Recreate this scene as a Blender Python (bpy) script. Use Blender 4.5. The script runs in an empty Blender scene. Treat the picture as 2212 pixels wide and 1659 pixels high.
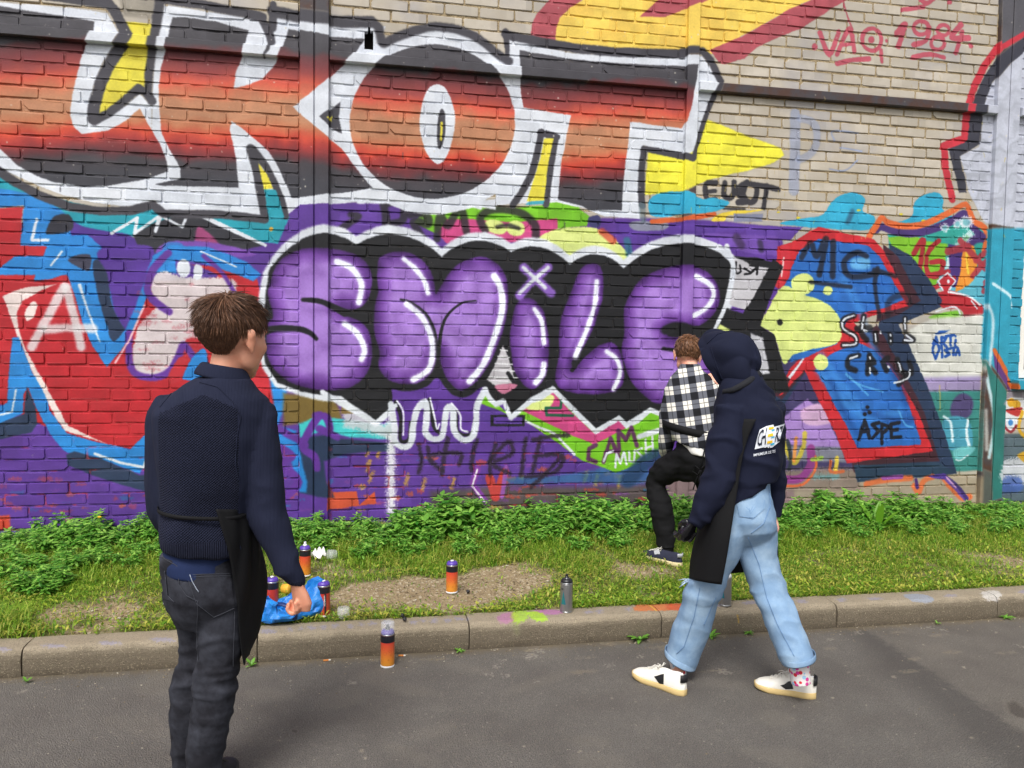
import bpy, bmesh, math, random, os
import numpy as np
from mathutils import Vector, Matrix, noise as mnoise

# ------------------------------------------------------------------ scene, camera, light
sc = bpy.context.scene
col = sc.collection
random.seed(7)
rng = np.random.default_rng(11)
CX, CY, FP = 1106.0, 829.5, 1700.0           # principal point and focal length at a picture width of 2212
PSI, TH, RO = math.radians(10.955), math.radians(-2.995), math.radians(0.829)
EYE = np.array([0.0, 0.0, 1.5])
FW = np.array([math.sin(PSI)*math.cos(TH), math.cos(PSI)*math.cos(TH), math.sin(TH)])
_r0 = np.array([math.cos(PSI), -math.sin(PSI), 0.0]); _u0 = np.cross(_r0, FW)
RT = _r0*math.cos(RO)+_u0*math.sin(RO)
UP = -_r0*math.sin(RO)+_u0*math.cos(RO)

cam = bpy.data.cameras.new('camera'); camo = bpy.data.objects.new('camera', cam); col.objects.link(camo)
cam.sensor_fit = 'HORIZONTAL'; cam.sensor_width = 36.0; cam.lens = 36.0*FP/2212.0
cam.clip_start = 0.05; cam.clip_end = 400.0
camo.matrix_world = Matrix(((RT[0], UP[0], -FW[0], EYE[0]), (RT[1], UP[1], -FW[1], EYE[1]), (RT[2], UP[2], -FW[2], EYE[2]), (0, 0, 0, 1)))
sc.camera = camo

world = bpy.data.worlds.new('World'); sc.world = world; world.use_nodes = True
wn = world.node_tree; wn.nodes.clear()
SUN_EL, SUN_ROT = math.radians(52), math.radians(205)     # high behind the camera, a little left
sky = wn.nodes.new('ShaderNodeTexSky'); sky.sky_type = 'NISHITA'; sky.sun_disc = False
sky.sun_elevation = SUN_EL; sky.sun_rotation = SUN_ROT; sky.air_density = 1.0; sky.dust_density = 4.0; sky.ozone_density = 1.0
hsv = wn.nodes.new('ShaderNodeHueSaturation'); hsv.inputs['Saturation'].default_value = 0.28   # cloud cover greys the sky
bg = wn.nodes.new('ShaderNodeBackground'); bg.inputs['Strength'].default_value = 0.135
wo = wn.nodes.new('ShaderNodeOutputWorld')
wn.links.new(sky.outputs[0], hsv.inputs['Color']); wn.links.new(hsv.outputs[0], bg.inputs[0]); wn.links.new(bg.outputs[0], wo.inputs[0])
sl = bpy.data.lights.new('sun', 'SUN'); sl.energy = 1.9; sl.angle = math.radians(22); sl.color = (1.0, 0.975, 0.94)
so = bpy.data.objects.new('sun', sl); col.objects.link(so)
_sd = Vector((math.sin(SUN_ROT)*math.cos(SUN_EL), math.cos(SUN_ROT)*math.cos(SUN_EL), math.sin(SUN_EL)))
so.rotation_euler = _sd.to_track_quat('Z', 'Y').to_euler(); so.location = (0, -5, 9)
sc.view_settings.view_transform = 'Standard'; sc.view_settings.look = 'None'
sc.view_settings.gamma = 1.0; sc.view_settings.use_curve_mapping = False
sc.view_settings.exposure = 0.44
sc.render.engine = 'CYCLES'
sc.cycles.use_denoising = True
sc.cycles.max_bounces = 6; sc.cycles.transparent_max_bounces = 8

# ------------------------------------------------------------------ small helpers
def ray(px, py):
    return FW+RT*(px-CX)/FP-UP*(py-CY)/FP
def on_ground(px, py, z=0.0):
    d = ray(px, py); t = (z-EYE[2])/d[2]; return EYE+t*d
def on_plane_y(px, py, y):
    d = ray(px, py); t = y/d[1]; return EYE+t*d
def lin(c):
    c = np.asarray(c, float)/255.0
    return np.where(c <= 0.04045, c/12.92, ((c+0.055)/1.055)**2.4)
def rgba(c):
    l = lin(c); return (float(l[0]), float(l[1]), float(l[2]), 1.0)

def mesh_np(name, v, f, smooth=False):
    """mesh from an array of vertices and a list/array of faces (all the same size, or a list of lists)"""
    me = bpy.data.meshes.new(name)
    v = np.asarray(v, np.float32)
    me.vertices.add(len(v)); me.vertices.foreach_set('co', v.ravel())
    if isinstance(f, np.ndarray):
        n, k = f.shape; idx = f.ravel(); tot = np.full(n, k, np.int32)
    else:
        tot = np.array([len(x) for x in f], np.int32); idx = np.concatenate([np.asarray(x, np.int32) for x in f]) if len(f) else np.zeros(0, np.int32); n = len(f)
    st = np.concatenate([[0], np.cumsum(tot)[:-1]]).astype(np.int32)
    me.loops.add(len(idx)); me.loops.foreach_set('vertex_index', idx.astype(np.int32))
    me.polygons.add(n); me.polygons.foreach_set('loop_start', st); me.polygons.foreach_set('loop_total', tot)
    me.update(calc_edges=True); me.validate()
    me.polygons.foreach_set('use_smooth', np.full(len(me.polygons), bool(smooth)))
    return me
def link(name, me, mat=None, parent=None, loc=None):
    o = bpy.data.objects.new(name, me); col.objects.link(o)
    if mat is not None and me is not None and len(me.materials) == 0: me.materials.append(mat)
    if parent is not None: o.parent = parent
    if loc is not None: o.location = loc
    return o
def tag(o, label=None, cat=None, group=None, kind=None):
    if label: o['label'] = label
    if cat: o['category'] = cat
    if group: o['group'] = group
    if kind: o['kind'] = kind
    return o
def empty(name, loc, label=None, cat=None, group=None, kind=None):
    o = bpy.data.objects.new(name, None); col.objects.link(o); o.location = loc; o.empty_display_size = 0.1
    return tag(o, label, cat, group, kind)
class MB:
    """collects shapes for one mesh"""
    def __init__(s): s.v = []; s.f = []; s.n = 0
    def add(s, v, f):
        v = [tuple(map(float, p)) for p in v]
        s.v += v; s.f += [[i+s.n for i in q] for q in f]; s.n += len(v); return s
    def box(s, x0, x1, y0, y1, z0, z1):
        return s.add([(x0,y0,z0),(x1,y0,z0),(x1,y1,z0),(x0,y1,z0),(x0,y0,z1),(x1,y0,z1),(x1,y1,z1),(x0,y1,z1)],
                     [(0,3,2,1),(4,5,6,7),(0,1,5,4),(1,2,6,5),(2,3,7,6),(3,0,4,7)])
    def tube(s, pts, rad, n=8, cap=True, flat=None):
        pts = [Vector(p) for p in pts]; m = len(pts)
        rad = [rad]*m if not hasattr(rad, '__len__') else rad
        t0 = (pts[1]-pts[0]).normalized()
        a = t0.cross(Vector((0, 0, 1)))
        if a.length < 1e-3: a = t0.cross(Vector((1, 0, 0)))
        a.normalize(); V = []
        for i in range(m):
            t = (pts[min(i+1, m-1)]-pts[max(i-1, 0)]).normalized()
            a = (a-t*a.dot(t)).normalized(); b = t.cross(a)
            for k in range(n):
                w = 2*math.pi*k/n
                V.append(pts[i]+a*(rad[i]*math.cos(w))+b*(rad[i]*math.sin(w)*(flat or 1)))
        F = [(i*n+k, i*n+(k+1) % n, (i+1)*n+(k+1) % n, (i+1)*n+k) for i in range(m-1) for k in range(n)]
        if cap: F += [tuple(range(n-1, -1, -1)), tuple(range((m-1)*n, m*n))]
        return s.add(V, F)
    def lathe(s, prof, n=24, c=(0, 0, 0), cap0=True, cap1=True):
        V = []; F = []
        for r, z in prof:
            for k in range(n):
                w = 2*math.pi*k/n; V.append((c[0]+r*math.cos(w), c[1]+r*math.sin(w), c[2]+z))
        for i in range(len(prof)-1):
            for k in range(n): F.append((i*n+k, i*n+(k+1) % n, (i+1)*n+(k+1) % n, (i+1)*n+k))
        if cap0: F.append(tuple(range(n-1, -1, -1)))
        if cap1: F.append(tuple(range((len(prof)-1)*n, len(prof)*n)))
        return s.add(V, F)
    def mesh(s, name, smooth=False): return mesh_np(name, np.array(s.v, np.float32), s.f, smooth)
    def build(s, name, mat, parent=None, smooth=False, loc=None): return link(name, s.mesh(name, smooth), mat, parent, loc)

# node helper ------------------------------------------------------
class NT:
    def __init__(s, name):
        s.m = bpy.data.materials.new(name); s.m.use_nodes = True; s.t = s.m.node_tree; s.t.nodes.clear()
        s.out = s.t.nodes.new('ShaderNodeOutputMaterial'); s.p = s.t.nodes.new('ShaderNodeBsdfPrincipled')
        s.t.links.new(s.p.outputs[0], s.out.inputs[0])
    def n(s, typ, **kw):
        x = s.t.nodes.new(typ)
        for k, v in kw.items():
            if k.startswith('_'): setattr(x, k[1:], v)
            else: x.inputs[k.replace('__', ' ')].default_value = v
        return x
    def l(s, a, b): s.t.links.new(a, b)
    def val(s, a):
        if isinstance(a, (int, float)):
            v = s.t.nodes.new('ShaderNodeValue'); v.outputs[0].default_value = a; return v.outputs[0]
        return a
    def math(s, op, a, b=0.0, c=0.0, clamp=False):
        x = s.t.nodes.new('ShaderNodeMath'); x.operation = op; x.use_clamp = clamp
        for i, q in enumerate((a, b, c)):
            if isinstance(q, (int, float)): x.inputs[i].default_value = q
            else: s.l(q, x.inputs[i])
        return x.outputs[0]
    def mix(s, fac, a, b, mode='MIX'):
        x = s.t.nodes.new('ShaderNodeMix'); x.data_type = 'RGBA'; x.blend_type = mode
        for i, q in ((0, fac), (6, a), (7, b)):
            if isinstance(q, (int, float)): x.inputs[i].default_value = q
            elif isinstance(q, tuple): x.inputs[i].default_value = q
            else: s.l(q, x.inputs[i])
        return x.outputs[2]
    def noise(s, vec, scale, detail=3.0, rough=0.55, dist=0.0):
        x = s.t.nodes.new('ShaderNodeTexNoise'); x.inputs['Scale'].default_value = scale; x.inputs['Detail'].default_value = detail
        x.inputs['Roughness'].default_value = rough; x.inputs['Distortion'].default_value = dist
        if vec is not None: s.l(vec, x.inputs['Vector'])
        return x
    def ramp(s, fac, stops, interp='LINEAR'):
        x = s.t.nodes.new('ShaderNodeValToRGB'); x.color_ramp.interpolation = interp
        e = x.color_ramp.elements
        while len(e) < len(stops): e.new(0.5)
        for i, (p, c) in enumerate(stops):
            e[i].position = p; e[i].color = c if isinstance(c, tuple) else (c, c, c, 1)
        s.l(fac, x.inputs[0]); return x.outputs[0]
    def bump(s, h, strength=0.5, dist=0.01, normal=None):
        x = s.t.nodes.new('ShaderNodeBump'); x.inputs['Strength'].default_value = strength; x.inputs['Distance'].default_value = dist
        s.l(h, x.inputs['Height'])
        if normal is not None: s.l(normal, x.inputs['Normal'])
        return x.outputs[0]
    def pos(s): return s.t.nodes.new('ShaderNodeNewGeometry').outputs['Position']
    def objco(s): return s.t.nodes.new('ShaderNodeTexCoord').outputs['Object']
    def color(s, c):
        if isinstance(c, tuple): s.p.inputs['Base Color'].default_value = c
        else: s.l(c, s.p.inputs['Base Color'])
        return s
    def set(s, **kw):
        for k, v in kw.items(): s.p.inputs[k.replace('__', ' ')].default_value = v
        return s
def simple(name, c, rough=0.6, spec=0.3, var=0.12, scale=30.0, bump=0.0, metal=0.0, coat=0.0, alpha=1.0):
    t = NT(name); nz = t.noise(t.objco(), scale, 4.0)
    l = np.array(rgba(c)[:3])
    t.color(t.mix(nz.outputs['Fac'], tuple(l*(1-var))+(1,), tuple(np.minimum(l*(1+var), 1))+(1,)))
    t.set(Roughness=rough, Metallic=metal); t.p.inputs['Specular IOR Level'].default_value = spec
    t.p.inputs['Coat Weight'].default_value = coat
    if bump: t.l(t.bump(nz.outputs['Fac'], bump, 0.004), t.p.inputs['Normal'])
    return t.m
def image_from(name, arr):
    """arr: H x W x 4 sRGB values 0..1, first row = bottom; the pixels are computed by this script"""
    h, w = arr.shape[:2]
    im = bpy.data.images.new(name, w, h, alpha=True, float_buffer=False)
    im.alpha_mode = 'CHANNEL_PACKED'
    im.pixels.foreach_set(np.ascontiguousarray(arr, np.float32).ravel()); im.update(); im.pack()
    return im

# ------------------------------------------------------------------ the painter: rasterises outlines in wall metres
WALL_Y = 5.6
class Canvas:
    def __init__(s, x0, x1, z0, z1, tx, proj):
        s.x0, s.z0, s.tx = x0, z0, tx
        s.W = int(round((x1-x0)/tx)); s.H = int(round((z1-z0)/tx)); s.proj = proj
        s.C = np.zeros((s.H, s.W, 3), np.float32)+np.array((154, 146, 132), np.float32); s.A = np.zeros((s.H, s.W), np.float32)
        g = rng.random((s.H//2+2, s.W//2+2)).astype(np.float32)
        s.N = np.repeat(np.repeat(g, 2, 0), 2, 1)[:s.H, :s.W]-0.5
        big = rng.random((s.H//14+3, s.W//14+3)).astype(np.float32)
        yy = np.arange(s.H)/14.0; xx = np.arange(s.W)/14.0
        y0 = yy.astype(int); x0_ = xx.astype(int); fy = (yy-y0)[:, None]; fx = (xx-x0_)[None, :]
        s.L = (big[y0][:, x0_]*(1-fy)*(1-fx)+big[y0+1][:, x0_]*fy*(1-fx)+big[y0][:, x0_+1]*(1-fy)*fx+big[y0+1][:, x0_+1]*fy*fx-0.5).astype(np.float32)
    def pts(s, t, txt, sm, closed):
        c = np.array([[float(q) for q in p.split(',')] for p in txt.split()])
        c = s.proj(t, c)
        c = (c-np.array([s.x0, s.z0]))/s.tx
        if sm and len(c) > 2:
            n = len(c); out = []
            for i in range(n if closed else n-1):
                if closed: p0, p1, p2, p3 = c[i-1], c[i], c[(i+1) % n], c[(i+2) % n]
                else: p0, p1, p2, p3 = c[max(i-1, 0)], c[i], c[i+1], c[min(i+2, n-1)]
                for k in range(5):
                    u = k/5.0
                    out.append(0.5*((2*p1)+(-p0+p2)*u+(2*p0-5*p1+4*p2-p3)*u*u+(-p0+3*p1-3*p2+p3)*u**3))
            if not closed: out.append(c[-1])
            c = np.array(out)
        return c
    def _dist(s, segs, ws, bx, R):
        x0, y0, x1, y1 = bx
        d = np.full((y1-y0, x1-x0), R, np.float32)
        for (p, q), (wa, wb) in zip(segs, ws):
            m = R+max(wa, wb)
            ax, ay = max(int(min(p[0], q[0])-m), x0), max(int(min(p[1], q[1])-m), y0)
            bx_, by = min(int(max(p[0], q[0])+m)+2, x1), min(int(max(p[1], q[1])+m)+2, y1)
            if ax >= bx_ or ay >= by: continue
            X = np.arange(ax, bx_, dtype=np.float32)[None, :]+0.5-p[0]; Y = np.arange(ay, by, dtype=np.float32)[:, None]+0.5-p[1]
            ex, ey = q[0]-p[0], q[1]-p[1]; L2 = ex*ex+ey*ey+1e-9
            u = np.clip((X*ex+Y*ey)/L2, 0, 1)
            dd = np.hypot(X-u*ex, Y-u*ey)-(wa+(wb-wa)*u)
            v = d[ay-y0:by-y0, ax-x0:bx_-x0]; np.minimum(v, dd, out=v)
        return d
    def put(s, bx, sd, colr, soft, al, grain, lw=1.6):
        x0, y0, x1, y1 = bx
        sd = sd+s.L[y0:y1, x0:x1]*lw+s.N[y0:y1, x0:x1]*grain
        a = np.clip(sd/(2*soft)+0.5, 0, 1); a = a*a*(3-2*a)*al
        if callable(colr):
            Z = (s.z0+(np.arange(y0, y1)+0.5)*s.tx)[:, None]; X = (s.x0+(np.arange(x0, x1)+0.5)*s.tx)[None, :]
            c = colr(X, Z, sd*s.tx, s.L[y0:y1, x0:x1])
        else: c = np.array(colr, np.float32)
        a3 = a[..., None]
        s.C[y0:y1, x0:x1] = s.C[y0:y1, x0:x1]*(1-a3)+c*a3
        s.A[y0:y1, x0:x1] = s.A[y0:y1, x0:x1]*(1-a)+a
    def scale(s, t):   # texels per traced unit
        return s.proj.unit/s.tx
    def F(s, t, colr, txt, soft=5, sm=1, al=1.0, grain=0.8, R=None):
        c = s.pts(t, txt, sm, True); k = s.proj.unit/s.tx*(3 if t == 'p' else 1); soft = max(soft*k, 0.6)
        R = max(soft*1.5+3, (R or 0)/s.tx)
        x0, y0 = np.floor(c.min(0)-R).astype(int); x1, y1 = np.ceil(c.max(0)+R).astype(int)+1
        x0, y0, x1, y1 = max(x0, 0), max(y0, 0), min(x1, s.W), min(y1, s.H)
        if x0 >= x1 or y0 >= y1: return
        fl = np.zeros((y1-y0, x1-x0+1), np.int32); n = len(c)
        for i in range(n):
            p, q = c[i], c[(i+1) % n]
            if p[1] > q[1]: p, q = q, p
            ya, yb = max(int(math.ceil(p[1]-0.5)), y0), min(int(math.ceil(q[1]-0.5)), y1)
            if ya >= yb: continue
            rows = np.arange(ya, yb); xi = p[0]+(rows+0.5-p[1])*(q[0]-p[0])/(q[1]-p[1])
            np.add.at(fl, (rows-y0, np.clip(np.ceil(xi-0.5).astype(int)-x0, 0, x1-x0)), 1)
        ins = (np.cumsum(fl, 1)[:, :-1] & 1).astype(bool)
        d = s._dist([(c[i], c[(i+1) % n]) for i in range(n)], [(0, 0)]*n, (x0, y0, x1, y1), R)
        s.put((x0, y0, x1, y1), np.where(ins, d, -d), colr, soft, al, grain)
    def S(s, t, colr, w, txt, soft=5, sm=1, al=1.0, w2=None, grain=0.8):
        c = s.pts(t, txt, sm, False); k = s.proj.unit/s.tx*(3 if t == 'p' else 1); soft = max(soft*k, 0.6)
        n = len(c)-1; wa = w*k/2; wb = (w if w2 is None else w2)*k/2; R = soft*1.5+3
        ww = [(wa+(wb-wa)*i/n, wa+(wb-wa)*(i+1)/n) for i in range(n)]
        m = R+max(wa, wb)
        x0, y0 = np.floor(c.min(0)-m).astype(int); x1, y1 = np.ceil(c.max(0)+m).astype(int)+1
        x0, y0, x1, y1 = max(x0, 0), max(y0, 0), min(x1, s.W), min(y1, s.H)
        if x0 >= x1 or y0 >= y1: return
        d = s._dist([(c[i], c[i+1]) for i in range(n)], ww, (x0, y0, x1, y1), R)
        s.put((x0, y0, x1, y1), -d, colr, min(soft, max(.6, wa*.7)) if w < 20 else soft, al, min(grain, .5) if w < 20 and grain < 1 else grain, min(1.6, wa*.35))
    def E(s, t, colr, x, y, rx, ry, rot=0, **kw):
        cr, sr = math.cos(math.radians(rot)), math.sin(math.radians(rot))
        p = ' '.join('%.1f,%.1f' % (x+rx*math.cos(w)*cr-ry*math.sin(w)*sr, y+rx*math.cos(w)*sr+ry*math.sin(w)*cr) for w in [i*math.pi/10 for i in range(20)])
        s.F(t, colr, p, **kw)

def wall_proj(t, c):
    k = 'abcdefghi'.find(t)
    if t == 'p': P = c
    else: P = np.stack([(k % 3)*737.333+c[:, 0]/3.0, (k//3)*553.0+c[:, 1]/3.0], 1)
    d = FW[None, :]+RT[None, :]*((P[:, 0]-CX)/FP)[:, None]-UP[None, :]*((P[:, 1]-CY)/FP)[:, None]
    tt = WALL_Y/d[:, 1]
    return np.stack([tt*d[:, 0], EYE[2]+tt*d[:, 2]], 1)
wall_proj.unit = 0.00108        # metres on the wall per traced unit
# ------------------------------------------------------------------ the graffiti on the wall
WX0, WX1, WZ0, WZ1 = -4.6, 8.6, 0.0, 4.9
cv = Canvas(WX0, WX1, WZ0, WZ1, 0.0045, wall_proj)
F, S, E_ = cv.F, cv.S, cv.E
BLK, BLS, WHT, YEL = (64, 62, 70), (24, 24, 28), (212, 217, 226), (226, 212, 58)
def grad(stops):
    z = np.array([a for a, _ in stops]); c = np.array([b for _, b in stops], float)
    def g(X, Z, d, L):
        zz = Z+0.035*np.sin(X*1.9)+0.02*np.sin(X*5.3+1)+L*0.05
        return np.stack([np.interp(zz, z, c[:, i]) for i in range(3)], -1)
    return g
def zt(t, x, y): return float(wall_proj(t, np.array([[x, y]], float))[0, 1])
ROT = grad(sorted([(zt('a', 200, y), c) for y, c in ((1120, (62, 62, 70)), (1015, (66, 60, 66)), (960, (108, 44, 50)), (885, (170, 50, 46)), (830, (212, 72, 48)), (760, (196, 116, 78)),
        (700, (186, 128, 92)), (600, (190, 128, 92)), (530, (204, 112, 78)), (465, (212, 84, 62)), (400, (158, 62, 58)), (320, (120, 48, 52)), (258, (98, 50, 54)), (225, (66, 63, 69)), (60, (74, 72, 78)))]))
def purple(X, Z, d, L):
    k = np.array([0, .022, .052, .090, .125]); c = np.array([(68, 28, 102), (88, 42, 130), (112, 62, 157), (138, 90, 184), (162, 120, 206)], float)
    q = np.clip(d, 0, .12)+L*0.03
    return np.stack([np.interp(q, k, c[:, i]) for i in range(3)], -1)

# --- the old layers at the foot of the wall
F('p', (90, 52, 148), '-1000,560 300,520 560,490 640,440 900,430 1180,468 1400,470 1560,476 1690,490 1720,1160 -1000,1300', 4, 0)
F('p', (62, 54, 98), '1600,760 1800,740 1860,1060 1590,1060', 9, 0)
F('p', (86, 74, 76), '930,1062 1100,1048 1250,1052 1440,1045 1440,1200 930,1200', 10, 0)
F('p', (158, 138, 110), '1440,1030 1800,1010 2140,1030 2140,1200 1440,1200', 8, 0, .75, grain=4)
for i in range(210):                                               # chips where older coats show
    x = rng.uniform(-400, 1450); y = rng.uniform(985, 1110) if x > 250 else rng.uniform(1030, 1130)
    c = [(206, 66, 46), (214, 92, 40), (120, 60, 150), (196, 170, 60), (40, 110, 170), (170, 60, 90)][rng.choice(6, p=[.32, .2, .25, .08, .08, .07])]
    E_('p', c, x, y, rng.uniform(3, 16), rng.uniform(1.2, 6), soft=1.5, grain=3.5, al=.6 if x > 250 else .4)
F('g', (200, 66, 44), '-60,30 60,20 70,110 -60,130', 8, 0)
F('p', (206, 78, 48), '708,1064 770,1062 776,1092 810,1060 812,1088 706,1102', 1, 0)
S('e', (120, 50, 150), 42, '880,1380 850,1480 930,1590', 6, 0); S('e', (196, 60, 56), 60, '960,1440 1000,1560 1060,1400', 6, 0)
S('e', (226, 214, 226), 12, '880,1385 848,1490 925,1590', 3, 0); S('e', (150, 80, 170), 30, '1070,1370 1040,1560', 5, 0)
for x, y in ((180, 1230), (250, 1240), (180, 1330), (200, 1400), (540, 1450), (430, 1420), (730, 1440), (1590, 1400), (1660, 1420), (1810, 1430)):
    S('e', (206, 160, 52), 22, '%d,%d %d,%d' % (x, y, x-15, y+60), 10, 0, .75, grain=4)
F('e', (40, 108, 150), '1080,1440 1400,1420 1650,1380 1760,1330 1950,1340 2000,1440 1900,1480 1500,1470 1150,1480', 14, 1, .7, grain=3)
# --- gold and crimson ribbon above
CR, GO = (176, 78, 88), (238, 202, 84)
F('b', CR, '1345,-60 1345,0 1270,80 1235,150 1226,240 1390,275 1420,110 1560,0 1600,-60', 4, 0)
F('b', GO, '1620,-60 1560,0 1480,52 1418,112 1392,180 1386,268 1600,300 1850,325 2212,350 2420,350 2590,235 2680,190 2822,110 2900,62 3042,0 3160,-60', 4, 0)
F('b', CR, '2420,370 2392,322 2590,238 2680,188 2822,108 2902,60 3042,0 3160,-60 3400,-60 3272,0 3172,60 2992,180 2852,235 2692,310 2612,380 2482,418 2440,400', 4, 0)
F('b', CR, '1935,106 1985,62 2050,0 2140,-60 2460,-60 2372,0 2312,26 2212,66 2095,110', 4, 0)
# --- left lower letter: blue, red, navy, white
BLU, NAV, RED, TEA = (34, 130, 210), (38, 54, 84), (186, 32, 42), (28, 156, 176)
F('d', RED, '-2400,-260 -1200,-400 -300,-300 150,-220 300,-60 700,-10 1650,100 1780,600 1780,1050 1600,1240 880,1260 400,1160 0,960 -900,1100 -2400,1000', 4, 0)
F('a', TEA, '-1200,900 0,1125 300,1270 700,1360 1000,1350 1250,1380 1880,1400 1800,1580 1200,1520 700,1540 480,1500 250,1330 0,1230 -1200,1100', 5, 0)
F('a', BLU, '-900,1150 0,1222 250,1262 420,1380 540,1480 560,1600 700,1780 -60,1780 120,1640 130,1580 150,1335 0,1345 -900,1300', 5, 0)
F('a', RED, '-900,1300 0,1348 150,1335 125,1590 330,1600 300,1659 -900,1659', 4, 0)
F('a', (76, 46, 140), '440,1420 520,1460 700,1500 840,1525 1100,1659 1400,1800 560,1800 500,1640', 6)
F('a', (44, 44, 56), '300,1500 350,1400 455,1395 462,1490 330,1515', 5)
F('a', (46, 46, 54), '860,1520 1000,1440 1240,1370 1330,1400 1500,1480 1720,1590 1560,1620 1380,1580 1290,1480 1240,1620 1060,1650 900,1610', 6, 0)
F('a', (150, 60, 110), '1280,1470 1340,1500 1420,1600 1250,1659 1260,1560', 9); F('a', (120, 70, 170), '1060,1580 1250,1560 1480,1590 1640,1659 1060,1659', 8)
F('a', (54, 110, 190), '1070,1580 1180,1580 1170,1659 1060,1659', 8)
S('a', WHT, 18, '720,1512 890,1412 872,1512 1030,1402 1006,1500 1045,1400 1180,1470 1225,1368 1700,1582', 3, 0)
S('a', WHT, 20, '1225,1365 1300,1390 1720,1590', 3, 0)
E_('a', (224, 168, 58), 1756, 1485, 15, 15, soft=3)
S('a', WHT, 16, '238,1420 206,1556 430,1556 355,1680', 4, 0)
F('d', BLU, '215,165 232,110 280,0 330,-120 560,-140 660,-60 620,62 430,112 330,150', 4, 0)
F('d', BLU, '430,105 560,70 700,60 960,60 968,110 960,240 885,440 790,610 690,716 600,590 530,420 470,220', 4, 0)
F('d', NAV, '600,40 700,60 720,300 790,440 812,470 736,556 690,450 645,300', 4)
F('d', (84, 48, 150), '640,-40 980,-60 950,120 900,260 830,440 800,465 735,330 692,120', 7)
F('d', (60, 60, 80), '440,20 580,-10 580,90 520,80', 5)
F('d', BLU, '950,110 990,0 1100,-70 1350,-60 1600,40 1690,120 1640,160 1330,50 1130,20 1142,110 1060,105', 6, 0)
S('d', WHT, 10, '1300,-30 1440,30 1530,70', 4); S('d', WHT, 12, '400,-30 330,60', 5)
OFW = (208, 200, 202)
F('d', OFW, '985,150 1060,100 1170,132 1330,140 1510,150 1525,240 1400,380 1330,520 1210,540 1150,690 1080,770 940,782 862,720 862,600 905,440 1010,330 975,230', 8, 1, .96, grain=3)
for k in range(40): E_('d', (176, 70, 84), rng.uniform(900, 1450), rng.uniform(180, 740), rng.uniform(15, 50), rng.uniform(4, 14), soft=6, al=.4, grain=4)
E_('d', WHT, 1190, 80, 44, 60, soft=6); F('d', WHT, '1262,55 1312,70 1300,145 1255,140', 5)
PU = (96, 48, 150)
S('d', PU, 44, '1090,-20 990,90 955,200 985,280 1095,360', 7); S('d', PU, 28, '1320,0 1440,110 1520,240', 8)
S('d', PU, 42, '835,500 838,680 880,765 1000,790 1100,745 1160,640 1190,575 1250,650 1285,720', 8)
F('d', (186, 40, 50), '1180,790 1200,680 1160,660 1090,780 1100,830', 6); F('d', BLU, '1190,770 1260,640 1330,610 1340,800 1200,800', 5)
CRM = (226, 208, 204)
F('d', CRM, '15,262 100,222 200,195 375,180 250,232 140,292 108,370 120,480 160,590 220,710 300,850 440,1100 560,1160 690,1216 420,1130 370,1060 230,800 130,560 60,380', 4, 0)
E_('d', CRM, 200, 356, 30, 66, 25, soft=4)
LG = (214, 208, 210)
S('d', LG, 50, '415,200 310,390 205,590', 11, 0, .88); S('d', LG, 50, '430,205 470,350 525,590', 11, 0, .9); S('d', LG, 52, '290,478 420,465 600,470', 12, 0, .85)
F('d', BLU, '78,530 122,525 200,740 290,900 320,1000 430,1150 600,1200 840,1252 950,1150 1100,1130 960,1300 905,1412 800,1372 600,1300 430,1270 370,1215 320,1150 240,1000 178,850 150,900 152,1020 0,1085 -300,1100 -300,980 0,972 42,950 60,700', 4, 0)
F('d', NAV, '172,850 232,980 240,1085 200,1145 0,1190 -400,1200 -400,1095 0,1085 152,1022', 4, 0)
F('d', NAV, '430,1290 480,1268 650,1310 900,1420 1000,1420 1000,1540 850,1500 600,1420 440,1356', 5, 0)
S('d', WHT, 16, '615,1282 780,1340 930,1368 955,1300', 4, 0); S('d', WHT, 12, '102,870 78,1010 -10,1032', 5, 0)
S('d', WHT, 20, '515,190 560,330 645,555', 6, 0, w2=6); S('d', (230, 180, 190), 12, '748,690 840,540 935,320', 5, 0)
F('p', (200, 40, 52), '535,815 585,810 590,845 535,850', 4, 0); F('p', (34, 130, 210), '582,810 622,830 612,886 596,930 590,870', 4, 0)
# --- middle: what lies under the purple word
F('p', (120, 98, 46), '612,850 720,852 740,905 700,912 650,914 612,920', 5, 0)
F('p', (58, 198, 200), '645,915 680,900 745,905 830,918 850,905 852,950 760,945 690,932 648,945', 3, 0)
F('p', (196, 196, 202), '738,856 800,900 830,920 850,880 868,900 862,958 800,935 742,920', 6, 0, .9, grain=5)
F('e', (124, 100, 52), '0,940 150,1020 0,1022', 5, 0); F('e', (132, 110, 60), '180,1010 300,860 330,940 240,1020', 4, 0)
F('e', (60, 190, 200), '250,860 310,870 300,930 240,920', 5); F('e', (226, 220, 220), '90,900 220,740 290,800 150,940', 6, 0); S('e', (40, 90, 170), 26, '90,890 150,880', 8)
F('p', NAV, '640,985 655,945 700,938 745,948 850,958 852,976 800,975 745,982 700,995 705,1040 722,1075 690,1072 648,1062 640,1040', 3, 0)
F('p', BLU, '640,948 648,975 665,1040 662,1062 646,1060 630,1000 600,960 600,920 640,930', 3, 0)
S('p', PU, 16, '690,895 668,930 655,965 680,985 685,1010', 2.5); S('p', PU, 15, '682,896 705,900 712,930 690,925 730,945', 2.5)
S('p', PU, 15, '600,925 640,948 660,960', 2.5); S('p', PU, 16, '590,960 630,985 600,1000', 2.5); S('p', PU, 18, '610,1010 645,1040 610,1080', 3)
S('e', (235, 235, 238), 56, '325,1180 322,1350 325,1650', 22, 0, .9, grain=6)
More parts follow.
